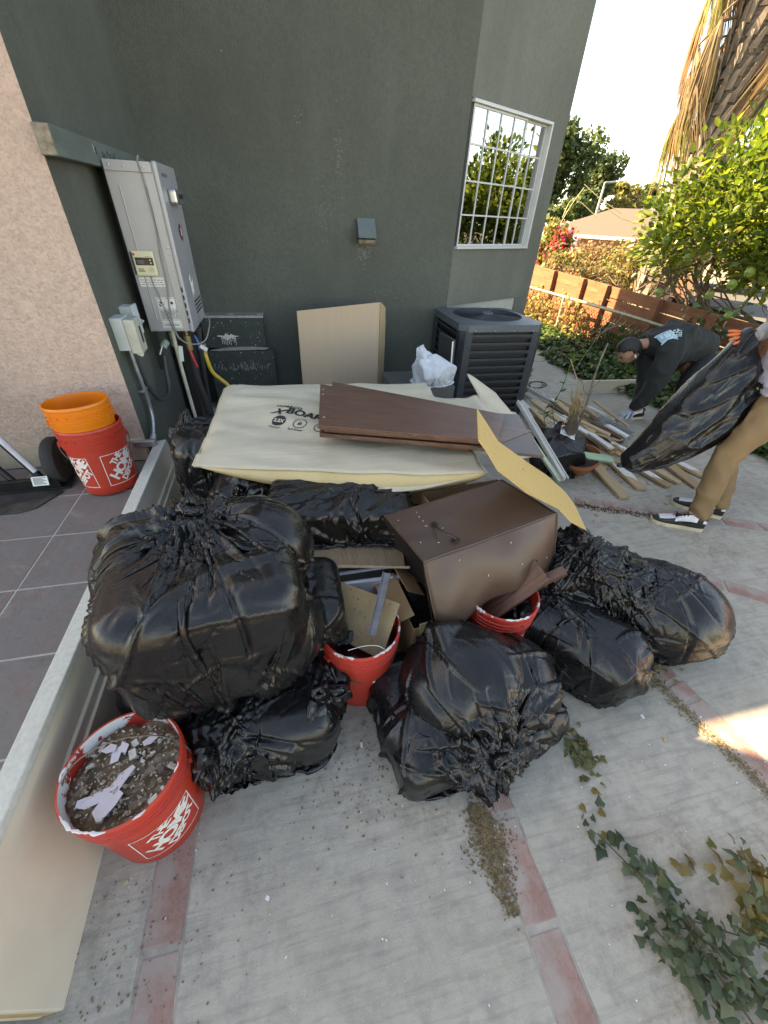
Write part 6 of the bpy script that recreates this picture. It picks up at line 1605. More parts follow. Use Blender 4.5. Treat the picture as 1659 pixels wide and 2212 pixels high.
def branches(mb, p, d, L, r, depth, g, tips, spread=0.6, up=0.15, nb=3, seg=6):
    pts = [Vector(p)]; d = Vector(d).normalized()
    for k in range(4):
        d = (d + Vector(g.normal(0, 0.14, 3)) + Vector((0, 0, up * 0.25))).normalized(); pts.append(pts[-1] + d * L / 4)
    mb.tube(pts, [r * (1 - 0.13 * k) for k in range(5)], seg)
    if depth == 0: tips.append((np.array(pts[-1]), np.array(d))); tips.append((np.array(pts[-3]), np.array(d))); return
    for k in range(nb):
        q = pts[-1] if k < 2 else pts[2 + k % 2]
        a = d + Vector(g.normal(0, spread, 3)); branches(mb, q, a, L * g.uniform(.62, .85), r * 0.55, depth - 1, g, tips, spread, up, nb, max(4, seg - 1))
# ================================================================== FENCE
FXX = 4.75
M_RW = wood_mat('redwood_stain', (0.15, 0.055, 0.03), (0.29, 0.12, 0.065), 9, 0.75, (7, 0.5, 7), 0.25, 0.4)
fence = thing('wooden_fence', 'red brown horizontal board fence with leaning posts behind the ivy bed', 'fence', (FXX, 3.0, 0))
def topz(y): return 0.87 + (0.965 - 0.87) * (y - 3.5) / 4.4
posts = [12.2, 11.0, 9.85, 8.75, atx(1204, 582, FXX).y, atx(1268, 597, FXX).y, atx(1317, 608, FXX).y, 4.75, 3.9, 3.15, 2.2, 1.1, 0.0, -1.2]
rf = random.Random(8)
for i, y in enumerate(posts):
    w = 0.11 if i != 6 else 0.16
    o = box_obj('post', (-0.045, y - 3.0, topz(y) / 2 - .01), (0.07, w, topz(y) + .0), M_RW, fence, bevel=0.004)
    o.rotation_euler = (rf.uniform(-.02, .02), 0, 0)
for i in range(len(posts) - 1):
    y1, y0 = posts[i], posts[i + 1]; zt = topz((y0 + y1) / 2)
    nb_ = 6; bw = zt / nb_
    for k in range(nb_):
        z = (k + .5) * bw; gap = 0.004 if y0 > 5.4 else rf.choice([0.004, 0.012, 0.016])
        o = box_obj('board', (0.004 + rf.uniform(-.004, .004), (y0 + y1) / 2 - 3.0, z - 0.01), (0.022, y1 - y0 - .006, bw - gap), M_RW, fence, bevel=0.002)
        o.rotation_euler = (math.atan2(topz(y1) - topz(y0), y1 - y0) + rf.uniform(-.006, .006), 0, 0)
# chain link in front, with a top rail and posts
cl = thing('chain_link_fence', 'old chain link fence with a grey top rail overgrown by ivy', 'fence', (4.42, 3.0, 0))
rail = [atx(1148, 621, 4.42), atx(1250, 650, 4.42), atx(1340, 676, 4.42), atx(1440, 708, 4.42)]
rz = lambda y: np.interp(y, [r_.y for r_ in reversed(rail)], [r_.z for r_ in reversed(rail)])
mb = MB(); mb.tube([(0, rail[0].y + 1.5 - 3, rail[0].z - .01)] + [(0, r_.y - 3.0, r_.z) for r_ in rail], 0.021, 10); mb.build('top_rail', simple('weathered_pipe', (0.22, 0.22, 0.17), 0.5, metal=0.5, var=0.3), cl, smooth=True)
for y in (rail[0].y + 1.2, 6.3, 4.15):
    mb = MB(); mb.tube([(0.0, y - 3, 0), (0.0, y - 3, rz(y) - .02)], 0.026, 10); mb.tube([(0.0, y - 3, rz(y) - .09), (0.0, y - 3, rz(y) - .005)], 0.034, 10); mb.build('pipe_post', M_GALV, cl, smooth=True)
mb = MB(); cell = 0.062
y0_, y1_ = 4.2, rail[0].y + 1.3
k = y0_ - 0.7
while k < y1_ + 0.7:
    for s in (1, -1):
        ya = k; zz = 0.0
        pts = []
        n = int(0.62 / cell * 2) + 1
        for q in range(n):
            z = q * cell / 2; y = k + s * q * cell / 2
            if y0_ <= y <= y1_ and z < rz(y): pts.append((0.004 * (1 if q % 2 else -1) * s, y - 3, z))
        if len(pts) > 1: mb.tube(pts, 0.0036, 3, cap=False)
    k += cell
mb.build('wire_mesh', simple('rusty_wire', (0.12, 0.09, 0.06), 0.6, metal=0.4), cl, kind='stuff')
# ================================================================== IVY
gi = np.random.default_rng(3)
def ivy_patch(name, pts, n, h, size, mat, label, cat='ivy', g=gi, up=(0, 0, 1), kind='stuff'):
    """pts: list of (x,y,z) anchors; leaves scattered round them"""
    P = np.array(pts, float); idx = g.integers(0, len(P), n)
    p = P[idx] + np.stack([g.normal(0, .06, n), g.normal(0, .06, n), np.abs(g.normal(0, h, n))], 1)
    d = rnd_dirs(g, n) * [1, 1, .35]; u = np.array(up) + g.normal(0, .45, (n, 3))
    o = scatter(name, p, d, u, g.uniform(size[0], size[1], n), mat, None, IVY, kind)
    return tag(o, label, cat)
ex = [(0.6, 4.15), (1.5, 4.1), (2.23, 4.06), (3.0, 4.02), (3.6, 3.99), (4.0, 3.80), (4.6, 3.68), (5.2, 3.72), (5.6, 3.85), (7.5, 3.9)]
anch = []
while len(anch) < 2600:
    y = gi.uniform(0.8, 7.6); x0 = np.interp(y, [e[0] for e in ex], [e[1] for e in ex]); x = x0 + gi.beta(1.1, 1.3) * (4.72 - x0)
    d_ = (x - x0); anch.append((x, y, min(0.16, 0.02 + d_ * 0.35) * gi.uniform(.2, 1.0)))
def in_b(p): return True
ivy = ivy_patch('ivy_ground_cover', anch, 9500, 0.05, (0.05, 0.105), M_IVYG, 'dense low green ivy covering the strip of soil before the fence', g=gi)
va = []
for (y, zt_, n) in ((4.0, .9, 60), (4.3, .55, 60), (4.9, .45, 40), (3.6, 1.0, 60), (2.8, .85, 40), (4.9, .5, 60), (5.3, .35, 60), (2.3, .8, 100), (1.5, .7, 80)):
    z = 0.05
    yy = y
    for k in range(n):
        z = gi.uniform(.05, zt_); yy = y + gi.normal(0, .12) + (z - .4) * gi.normal(0, .2); va.append((4.60 + gi.uniform(-.10, .10), yy, z))
o = ivy_patch('ivy_vines', va, 800, 0.03, (0.05, 0.10), M_IVYG, 'green ivy vines climbing over the shaded part of the board fence', g=gi, up=(-1, -.2, .3))
va = []
for k in range(900):
    y = gi.uniform(5.6, 9.0); z = gi.beta(1.2, 1.6) * .72; va.append((4.43 + gi.uniform(-.05, .08), y, z))
o = ivy_patch('dry_vines', va, 1250, 0.02, (0.04, 0.075), M_IVYD, 'dry yellow ivy hanging in the sunlit part of the chain link fence', g=gi, up=(-1, -.3, .2))
# ================================================================== CITRUS TREE
def citrus(label, base, H, rad, n, seed, fruit=True, mat=M_CITR, group=None, size=(0.07, 0.12), zc=0.62, asp=(1, 1, 1)):
    g = np.random.default_rng(seed); t = thing('citrus_tree', label, 'tree', base, group=group)
    mb = MB(); tips = []; branches(mb, (0, 0, 0), (0.05, 0.0, 1), H * 0.36, 0.07, 4, g, tips, 0.75, 0.10, 3, 8)
    mb.build('trunk', M_BARK, t, smooth=True)
    C_ = np.array((0, 0, H * zc)); rr = np.array((rad * asp[0], rad * asp[1], H * 0.46 * asp[2]))
    m_ = 340; dd = rnd_dirs(g, m_); cl_ = C_ + dd * rr * (g.uniform(.35, 1.0, m_) ** .5)[:, None] * (1 + .18 * np.sin(dd[:, :1] * 5 + seed) + .12 * np.sin(dd[:, 1:2] * 9))
    cl_ = cl_[cl_[:, 2] > 1.12 - base[2] + .22 * np.abs(cl_[:, 0])]
    idx = g.integers(0, len(cl_), n); off_ = g.normal(0, .085, (n, 3)); p = cl_[idx] + off_
    out_ = (cl_[idx] - C_); d = out_ / (np.linalg.norm(out_, axis=1)[:, None]) * .7 + off_ * 5 + g.normal(0, .45, (n, 3)) + np.array((0, 0, .1)); u = np.array((0, 0, 1.)) + g.normal(0, .5, (n, 3))
    scatter('crown', p, d, u, g.uniform(size[0], size[1], n), mat, t, LEAF)
    if fruit:
        fm = simple('green_citrus', (0.16, 0.24, 0.05), 0.45, bump=0.3, bscale=200)
        for k in range(9):
            a = g.uniform(PI * .75, PI * 1.45); z = H * g.uniform(.45, .8); q = (math.cos(a) * rad * .93, math.sin(a) * rad * .93, z)
            mb = MB(); mb.lathe([(0, -.05), (.035, -.036), (.05, 0), (.036, .036), (0, .05)], 12); o = mb.build('fruit', fm, t, smooth=True); o.location = q
    return t
citrus('bushy green citrus tree with yellow lit top standing behind the red fence', (5.75, 4.95, -0.3), 2.60, 1.05, 6000, 5, zc=.68)
citrus('second leafy citrus bush behind the fence at the right edge of the picture', (5.75, 3.75, -0.4), 2.45, 1.05, 6000, 9, zc=.68)
citrus('tall spindly citrus shoots rising behind the bushy citrus tree', (6.1, 5.3, -0.5), 2.95, 0.75, 3600, 12, fruit=False, asp=(.8, 1.2, .8), zc=.68)
# ================================================================== PALM
def palm(label, base, H, r0, zs0, zs1, seed=0):
    g = np.random.default_rng(seed); t = thing('palm_tree', label, 'palm tree', base)
    mb = MB(); prof = [(r0 * 1.25, 0)] + [(r0 * (1.05 - .12 * z / H), z) for z in np.linspace(.3, H, 14)]; mb.lathe(prof, 26)
    mb.build('trunk', simple('palm_trunk', (0.16, 0.125, 0.095), 0.95, var=0.5, scale=9, stretch=(1, 1, 4), bump=0.8, bscale=12, bdist=0.04), t, smooth=True)
    mb = MB(); z = 1.0; k = 0
    while z < H:
        for q in range(9):
            a = 2 * PI * q / 9 + k * .37 + g.normal(0, .08); w = g.uniform(.045, .075); L = g.uniform(.16, .32); r = r0 * 1.0
            c0 = Vector((math.cos(a) * r, math.sin(a) * r, z)); tip = Vector((math.cos(a + .25) * (r + g.uniform(.03, .11)), math.sin(a + .25) * (r + .06), z + L))
            sd = Vector((-math.sin(a), math.cos(a), 0)) * w; dp_ = Vector((math.cos(a), math.sin(a), 0)) * .022
            mb.add([c0 - sd, c0 + sd, c0 + sd + dp_, c0 - sd + dp_, tip - sd * .45, tip + sd * .45, tip + sd * .4 + dp_, tip - sd * .4 + dp_], [(0, 3, 2, 1), (4, 5, 6, 7), (0, 1, 5, 4), (3, 7, 6, 2), (0, 4, 7, 3), (1, 2, 6, 5)])
        z += .13; k += 1
    mb.build('leaf_bases', simple('palm_boots', (0.24, 0.19, 0.15), 0.9, var=0.45, scale=7, bump=0.5), t, kind='stuff')
    mats = [leaf_mat('palm_dead_tan', [(0.15, 0.105, 0.06), (0.23, 0.17, 0.10), (0.10, 0.075, 0.045)], .7, .3), leaf_mat('palm_olive', [(0.08, 0.09, 0.025), (0.15, 0.14, 0.04), (0.22, 0.18, 0.07)], .6, .35), leaf_mat('palm_rust', [(0.17, 0.09, 0.045), (0.24, 0.14, 0.07)], .7, .3)]
    meshes = []
    for v in range(7):
        mb = MB(); gg = np.random.default_rng(seed + v)
        mb.tube([(0, 0, 0), (.28, 0, .05), (.55, 0, -.05)], [.022, .016, .012], 5)
        for s in range(46):
            a = (s / 45 - .5) * 2.6; L = gg.uniform(.75, 1.25); dr = Vector((math.cos(a) * .38 + .1, math.sin(a) * .55, 0)); p = Vector((.55, 0, -.05)); v_ = dr * .8 + Vector((0, 0, -.25)); pts = [p]
            for q in range(5):
                v_ = v_ * .62 + Vector((gg.normal(0, .03), gg.normal(0, .03), -.42)) ; v_.normalize() if v_.length > 0 else None; pts.append(pts[-1] + v_ * L / 5); v_ = v_ * .8
            sdv = Vector((-math.sin(a), math.cos(a), 0)) * gg.uniform(.010, .018)
            vs = []; 
            for q, pp_ in enumerate(pts): w = sdv * (1 - .16 * q); vs += [pp_ - w, pp_ + w]
            mb.add(vs, [(2 * q, 2 * q + 1, 2 * q + 3, 2 * q + 2) for q in range(5)])
        me = bpy.data.meshes.new('frond'); me.from_pydata(mb.v, [], mb.f); me.update(); me.materials.append(mats[v % 3]); meshes.append(me)
    n = 120
    for k in range(n):
        z = zs0 + (zs1 - zs0) * (k / n) ** .9; a = k * 2.399 + g.normal(0, .2)
        # the side facing the yard has shed its fronds and shows the trunk
        rel = (a - math.atan2(-.72, -.69)) % (2 * PI); rel = min(rel, 2 * PI - rel)
        if rel < 0.72 and z < zs0 + 2.2: continue
        o = bpy.data.objects.new('frond', meshes[int(g.integers(0, 7))]); COL.objects.link(o); o.parent = t
        o.location = (math.cos(a) * r0 * .8, math.sin(a) * r0 * .8, z); o.rotation_euler = (g.normal(0, .1), g.uniform(.1, .5), a); s_ = g.uniform(.8, 1.15); o.scale = (s_ * g.uniform(.7, 1), s_, s_)
    return t
palm('tall fan palm with a hanging skirt of dead fronds at the top right', (6.85, 7.15, -1.0), 9.5, 0.27, 4.15, 8.2, 4)
# ================================================================== BACKGROUND BUSHES AND TREES
def bush(name, label, cat, c, r, n, mats, size, seed, twigs=26, tmpl=TUFT, flat=1.0, group=None, th=.6):
    g = np.random.default_rng(seed); t = thing(name, label, cat, (c[0], c[1], c[2] - r[2]), group=group); c0 = np.array((0, 0, r[2]))
    mb = MB()
    for k in range(twigs):
        d = rnd_dirs(g, 1)[0]; d[2] = abs(d[2]) + .2; e = c0 * .1 + d * np.array(r) * g.uniform(.7, 1.15) + np.array((0, 0, r[2] * .5)); mb.tube([(0, 0, 0), tuple(e * .5 + g.normal(0, .08, 3) * r[0]), tuple(e)], [.03 * r[0], .015 * r[0], .006 * r[0]], 4)
    mb.build('stems', M_BARKG, t, kind='stuff')
    m_ = 60; dd = rnd_dirs(g, m_); cc = c0 + dd * np.array(r) * (g.uniform(.2, 1, m_) ** .4)[:, None] * .82
    for i, (mt, fr_) in enumerate(mats):
        k = int(n * fr_); idx = g.integers(0, m_, k) if i == 0 else g.integers(0, m_ // 3, k)
        p = cc[idx] + g.normal(0, .16, (k, 3)) * np.array(r) * 1.0
        p = p[p[:, 2] > 0.02]; k = len(p)
        scatter('foliage' if i == 0 else 'blossom', p, rnd_dirs(g, k), rnd_dirs(g, k) + [0, 0, .6], g.uniform(size[0], size[1], k), mt, t, tmpl)
    return t
bush('bougainvillea', 'pink red flowering bougainvillea bush behind the fence at the house corner', 'bush', tuple(atd(1192, 535, 9.2)), (0.42, 0.5, 0.62), 2400, [(M_FAR2, .7), (M_BOUG, .3)], (.05, .10), 3)
bush('dry_bush', 'rust brown dry bush behind the fence under the street lamp', 'bush', tuple(atd(1285, 574, 10.5)), (0.9, .9, 0.60), 4200, [(M_DRY, .9), (M_FAR2, .1)], (.04, .08), 4)
bush('dry_bush', 'pale green brown bush between the rust bush and the citrus tree', 'bush', tuple(atd(1350, 585, 9.0)), (0.7, 0.7, 0.75), 2600, [(M_FAR2, .6), (M_DRY, .4)], (.04, .08), 6)
bush('hedge', 'low green bush right behind the fence below the bougainvillea', 'bush', tuple(atd(1240, 590, 8.6)), (0.9, 0.6, 0.45), 2000, [(M_DRY, .5), (M_FAR2, .5)], (.04, .08), 16)
mb = MB(); vt = thing('bare_vine', 'long thin arching vine shoots above the bougainvillea', 'vine', tuple(atd(1190, 500, 8.8))); vo = Vector(vt.location)
for (a, b_, c) in (((1190, 520), (1230, 450), (1262, 405)), ((1262, 398), (1300, 432), (1345, 462)), ((1215, 470), (1240, 430), (1290, 470)), ((1300, 440), (1340, 470), (1370, 480))):
    mb.tube(spline([atd(*a, 9.0) - vo, atd(*b_, 9.0) - vo, atd(*c, 9.0) - vo], 6), 0.008, 5)
mb.build('shoots', simple('vine_pale', (0.30, 0.28, 0.14), 0.8), vt, smooth=True, kind='stuff')
def far_tree(label, px, py, d, w, h, n, seed, mats, size, lobes=9, ground=-2.1):
    g = np.random.default_rng(seed); c = atd(px, py, d); t = thing('tree', label, 'tree', (c.x, c.y, ground))
    hc_ = c.z - ground; mb = MB(); tips = []
    branches(mb, (0, 0, 0), (0, 0, 1), hc_ * .7, w * .06, 3, g, tips, .5, .2, 3, 7); mb.build('trunk', M_BARK, t, smooth=True)
    L = [(np.array((0, 0, hc_)) + np.array((g.uniform(-.7, .7) * w, g.uniform(-.7, .7) * w, g.uniform(-.75, .7) * h)), g.uniform(.35, .6)) for _ in range(lobes)]
    per = n // lobes; P_ = []
    for (q, s) in L:
        d_ = rnd_dirs(g, per); P_.append(q + d_ * np.array((w * s, w * s, h * s)) * (g.uniform(.3, 1.05, per) ** .5)[:, None])
    P_ = np.concatenate(P_); k = len(P_)
    scatter('crown', P_, rnd_dirs(g, k) + [0, 0, -.3], rnd_dirs(g, k) + [0, 0, .8], g.uniform(size[0], size[1], k), mats, t, TUFT)
    return t
far_tree('tall dark green tree partly hidden by the house wall edge', 1218, 370, 34, 2.3, 3.0, 6500, 1, M_FAR1, (.16, .38), 12)
far_tree('round dark green tree behind the tan roof, left of the lamp', 1298, 402, 38, 1.75, 2.2, 5200, 2, M_FAR1, (.14, .34), 11)
far_tree('yellow green tree low behind the street lamp arm', 1348, 425, 42, 1.6, 1.3, 2600, 3, M_FAR2, (.15, .34), 8)
far_tree('grey green distant tree between lamp and citrus tree', 1395, 425, 60, 2.6, 1.5, 2400, 4, M_FAR1, (.25, .5), 8)
far_tree('pale distant tree just left of the palm trunk', 1440, 430, 70, 3.0, 2.2, 2200, 5, M_FAR1, (.3, .6), 7)
far_tree('dark tree behind the corner roof under the tall tree', 1235, 440, 30, 1.6, 1.0, 2600, 6, M_FAR1, (.14, .3), 7)
far_tree('yellow green tree above the second roof', 1330, 455, 36, 1.5, 0.8, 2200, 7, M_FAR2, (.14, .3), 7)
# a tall brown-green conifer standing right of the frame (the bay window mirrors it)
far_tree('large brown green tree beyond the right edge, mirrored in the bay window', 2700, 330, 11, 2.6, 4.0, 5200, 21, M_DRY, (.10, .26), 12, -1.0)
far_tree('second big tree beyond the right edge, mirrored in the bay window', 3300, 560, 12, 2.6, 3.0, 4500, 22, M_FAR2, (.10, .24), 12, -1.0)
# ================================================================== STREET LAMP, POLE, HOUSES
slp = thing('street_lamp', 'grey curved arm street lamp rising behind the rust brown bush', 'street lamp', (0, 0, 0))
b0, b1, b2, b3 = atd(1262, 575, 27), atd(1305, 402, 27), atd(1318, 394, 27), atd(1334, 392, 27)
base = Vector((b1.x, b1.y, -2.1)); slp.location = base
mb = MB(); mb.tube([(0, 0, 0), Vector((0, 0, b1.z + 2.1))], [0.11, 0.075], 10); mb.build('pole', simple('lamp_pole_grey', (0.33, 0.34, 0.34), 0.5, metal=0.4), slp, smooth=True)
mb = MB(); mb.tube(spline([Vector((0, 0, b1.z + 2.1 - .1)), b1 - base + Vector((0, 0, .18)), b2 - base, b3 - base]), 0.05, 8); mb.build('arm', simple('lamp_pole_grey', (0.33, 0.34, 0.34), 0.5), slp, smooth=True)
mb = MB(); e_ = b3 - base; dv = (b3 - b2).normalized(); mb.tube([e_ - dv * .1, e_ + dv * .2, e_ + dv * .5], [.07, .10, .05], 10, flat=.5); mb.build('lamp_head', simple('lamp_head_grey', (0.4, 0.4, 0.4), 0.5), slp, smooth=True)
upo = thing('utility_pole', 'distant utility pole with a cross arm between the two dark trees', 'utility pole', (0, 0, 0))
q_ = atd(1256, 345, 55); upo.location = (q_.x, q_.y, -2.1)
mb = MB(); mb.tube([(0, 0, 0), (0, 0, q_.z + 2.4)], [.16, .12], 8); mb.build('pole', M_BARK, upo)
mb = MB(); mb.box((0, 0, q_.z + 1.6), (1.6, .12, .12), (0, 0, -.7)); mb.build('cross_arm', M_BARK, upo)
mb = MB(); mb.box((0, 0, q_.z + 1.9), (1.2, .12, .12), (0, 0, -.7)); mb.build('cross_arm', M_BARK, upo)
def bung(label, corner_px, d, W_, D_, yaw, wallc, roofc, h=2.5, rise=0.85, windows=()):
    c = atd(*corner_px, d); t = thing('house', label, 'house', (c.x, c.y, -1.45), yaw)
    wm = simple('wall_%s' % label[:6].strip(), wallc, 0.85); rm = simple('roof_%s' % label[:6].strip(), roofc, 0.9, var=.2, scale=30, stretch=(1, 1, 3), bump=.5, bscale=12, bdist=.05)
    mb = MB(); mb.box((W_ / 2, D_ / 2, h / 2), (W_, D_, h)); mb.build('wall', wm, t)
    o_ = 0.5; mb = MB(); a = [(-o_, -o_, h), (W_ + o_, -o_, h), (W_ + o_, D_ + o_, h), (-o_, D_ + o_, h)]; rd_ = D_ / 2
    mb.add([Vector(x) + Vector((0, 0, .16)) for x in a] + [(rd_, D_ / 2, h + rise + .16), (W_ - rd_, D_ / 2, h + rise + .16)] + [Vector(x) for x in a], [(0, 1, 5, 4), (1, 2, 5), (2, 3, 4, 5), (3, 0, 4), (6, 7, 1, 0), (7, 8, 2, 1), (8, 9, 3, 2), (9, 6, 0, 3), (6, 9, 8, 7)])
    mb.build('roof', rm, t)
    mb = MB(); mb.box((W_ / 2, -o_ - .02, h + .06), (W_ + 2 * o_ + .1, .05, .17)); mb.build('fascia', simple('fascia_cream', (0.6, 0.57, 0.5), 0.6), t)
    for (x, z, w, hh) in windows:
        f = box_obj('window', (x, -.03, z), (w, .08, hh), simple('far_window_frame', (0.65, 0.66, 0.66), 0.5), t, bevel=0)
        box_obj('pane', (-w * .22, -.045, 0), (w * .38, .02, hh * .82), simple('far_glass', (0.05, 0.06, 0.08), 0.1, spec=.9), f, bevel=0)
        box_obj('pane', (w * .22, -.045, 0), (w * .38, .02, hh * .82), simple('far_glass', (0.05, 0.06, 0.08), 0.1), f, bevel=0)
    return t
bh = bung('brown bungalow with a low tan shingle roof and white windows across the street', (1180, 530), 25, 8.6, 5.5, R(-50), (0.24, 0.115, 0.075), (0.075, 0.06, 0.05), 2.45, 1.35, ((2.2, 1.35, 1.5, 1.2), (3.3, 1.15, .5, 1.9), (6.4, 1.5, 1.7, .85)))
bung('grey roofed bungalow further right behind the citrus tree', (1390, 500), 30, 8.0, 5.5, R(-50), (0.42, 0.36, 0.30), (0.09, 0.078, 0.07), 2.5, 1.2, ((2.0, 1.4, 1.4, 1.0),))
ac2 = thing('white_shed', 'small white slatted cabinet in the yard before the brown bungalow', 'cabinet', tuple(atd(1225, 540, 17)))
for k in range(7): box_obj('slat', (0, 0, -.45 + k * .14), (.55, .45, .12), simple('cabinet_white', (0.68, 0.68, 0.66), .6), ac2, rot=(0, 0, R(-50)))
road = mesh_obj('road', [(12, -60, -1.99), (19, -60, -1.99), (60, 120, -1.99), (40, 120, -1.99)], [(0, 1, 2, 3)], simple('asphalt', (0.055, 0.055, 0.055), .95)); structure(road)
# ================================================================== WOOD DEBRIS
M_OAK = wood_mat('old_pine', (0.34, 0.22, 0.12), (0.48, 0.34, 0.20), 18, 0.75, (0.5, 8, 8), .3, .25)
M_OAK2 = wood_mat('raw_tan_wood', (0.46, 0.31, 0.17), (0.58, 0.43, 0.27), 18, 0.75, (0.5, 8, 8), .3, .25)
M_WPAINT = simple('white_painted_wood', (0.62, 0.61, 0.57), 0.6, var=.15, scale=10, stretch=(.5, 6, 6), dirt=.35, fleck=((0.25, 0.18, 0.1), 40, .68))
M_DKW = wood_mat('dark_stained_wood', (0.09, 0.05, 0.03), (0.14, 0.075, 0.04), 18, .7, (.5, 8, 8), .3, .25)
M_ALUM = simple('aluminium_track', (0.48, 0.50, 0.51), 0.35, metal=.7, var=.15)
WG = 'broken planks and trims in the wood heap'
def plank(label, a, b_, za, zb, w, th, mat, kind='plank', side=None, profile=False, cap=None):
    A = atz(*a, za); B = atz(*b_, zb); c = (A + B) / 2; d = (B - A)
    t = thing(kind, label, kind.replace('_', ' '), tuple(c), group=WG)
    sv = Vector((-d.y, d.x, 0)).normalized() if side is None else Vector(side); t.rotation_euler = frame_rot(d, sv).to_euler()
    L = d.length; r = random.Random(int(a[0] + b_[1])); hw = w / 2
    pts = [Vector((-L / 2, -hw, 0)), Vector((L / 2 - r.uniform(0, .02), -hw, 0)), Vector((L / 2, -hw * .3, 0)), Vector((L / 2 - r.uniform(0, .03), hw, 0)), Vector((-L / 2 + r.uniform(0, .03), hw, 0))]
    mb = MB(); mb.prism(pts, (0, 0, -th), (0, 0, 0)); mb.build('board', mat, t, bevel=0.0015)
    if profile:
        mb = MB()
        for s_ in (-1, 1): mb.box((0, s_ * (hw - .004), .006), (L * .995, .006, .014))
        mb.box((0, 0, .003), (L * .99, .004, .008)); mb.build('lip', mat, t)
    if cap is not None:
        mb = MB(); mb.prism([Vector((-L / 2 + .002, -hw + .002, 0.0)), Vector((L * .1, -hw + .002, 0)), Vector((L * .2, hw * .2, 0)), Vector((L * .3, hw * .5, 0)), Vector((L * .15, hw - .002, 0)), Vector((-L / 2 + .01, hw - .002, 0))], (0, 0, 0.0003), (0, 0, 0.0022)); mb.build('flaked_paint', cap, t)
    return t
plank('bare tan plank pointing nearest the camera from the wood heap', (1270, 985), (1352, 1074), .06, .025, .085, .02, M_OAK2, cap=None)
plank('tan plank with cream end just right of the nearest plank', (1315, 985), (1388, 1055), .06, .022, .085, .02, M_OAK2, cap=M_WPAINT)
plank('narrow plank with a white painted edge, third from the left in front', (1362, 998), (1447, 1049), .05, .022, .07, .02, M_OAK, cap=M_WPAINT)
plank('tan plank with a slanted cut end, fourth in the heap front', (1400, 1003), (1470, 1042), .05, .022, .06, .02, M_OAK2)
plank('wide tan plank with a white paint flake near the khaki trousers', (1425, 985), (1512, 1052), .045, .02, .09, .018, M_OAK, cap=None)
plank('ragged tan plank whose far right end reaches the khaki trousers', (1440, 985), (1530, 1030), .05, .024, .07, .02, M_OAK2, cap=M_WPAINT)
plank('long white moulded trim at the back of the wood heap', (1142, 838), (1345, 950), .10, .07, .055, .03, M_WPAINT, 'trim', profile=True)
plank('second long white trim lying beside the back trim', (1135, 852), (1330, 962), .12, .09, .05, .03, M_WPAINT, 'trim', profile=True)
plank('pale blue white trim end by the air conditioner', (1132, 868), (1225, 932), .12, .13, .06, .03, M_WPAINT, 'trim', profile=True)
plank('dark brown plank across the middle of the wood heap', (1192, 862), (1345, 946), .13, .10, .05, .02, M_DKW)
plank('tan plank behind the dead plant', (1205, 868), (1318, 962), .14, .11, .06, .02, M_OAK2)
plank('short tan plank under the hands of the stooping worker', (1262, 926), (1335, 972), .10, .08, .06, .02, M_OAK, cap=M_WPAINT)
plank('aluminium track lying behind the heap', (1262, 884), (1356, 950), .07, .05, .05, .012, M_ALUM, 'metal_track', profile=True)
plank('second aluminium track held by the stooping worker', (1294, 900), (1366, 938), .07, .06, .05, .012, M_ALUM, 'metal_track', profile=True)
plank('dark plank end sticking out below the aluminium tracks', (1285, 915), (1345, 955), .08, .06, .05, .02, M_DKW)
plank('tan board lying flat beneath the terracotta pot', (1240, 985), (1310, 1015), .015, .015, .14, .012, M_OAK2)
plank('brown board under the shredded pieces near the air conditioner', (1160, 900), (1235, 960), .10, .12, .09, .015, M_OAK)
plank('tan plank pushed in left of the dead plant', (1150, 862), (1222, 915), .17, .15, .07, .02, M_OAK2)
for k_, (a_, b_, z_, mt_) in enumerate((((1165, 850), (1290, 905), .07, M_OAK2), ((1180, 885), (1300, 950), .15, M_WPAINT), ((1215, 905), (1330, 975), .12, M_OAK2), ((1225, 940), (1345, 1000), .10, M_OAK), ((1150, 880), (1210, 940), .16, M_OAK2), ((1290, 955), (1400, 1010), .08, M_OAK2), ((1330, 960), (1430, 1005), .05, M_WPAINT), ((1160, 930), (1240, 975), .12, M_OAK))):
    plank(('tan plank at the far edge of the wood heap', 'cream plank lying over the middle of the heap left of the stump', 'tan plank running under the stump towards the held bag', 'brown plank beside the glass panes', 'short tan plank near the foot of the air conditioner', 'tan plank under the tip of the held bag', 'cream lath just behind the held bag tip', 'brown plank half under the soil bag')[k_], a_, b_, z_, z_ - .03, .06, .018, mt_)
rw = random.Random(44)
for k_ in range(14):
    px = 1165 + k_ * 13; py = 868 + (k_ * 37 % 70); L_ = rw.uniform(45, 95); s_ = rw.uniform(.45, .75); mt_ = (M_OAK2, M_WPAINT, M_OAK)[k_ % 3]
    plank('%s %s lath %s, slanting down to the right' % (('thin', 'broad')[k_ % 2], ('tan', 'white painted', 'brown')[k_ % 3], ('just behind the leaning slats', 'left of the dead stump', 'right of the dead stump', 'just left of the held bag')[min(3, k_ // 4)]), (px - L_ / 2, py - L_ * s_ / 2), (px + L_ / 2, py + L_ * s_ / 2), .10 + .012 * (k_ % 5), .07 + .012 * (k_ % 5), (.03, .055)[k_ % 2], .018, mt_, 'lath')
small = ['short splintered {} piece', 'broken {} stick', 'thin {} lath']
used_ = set()
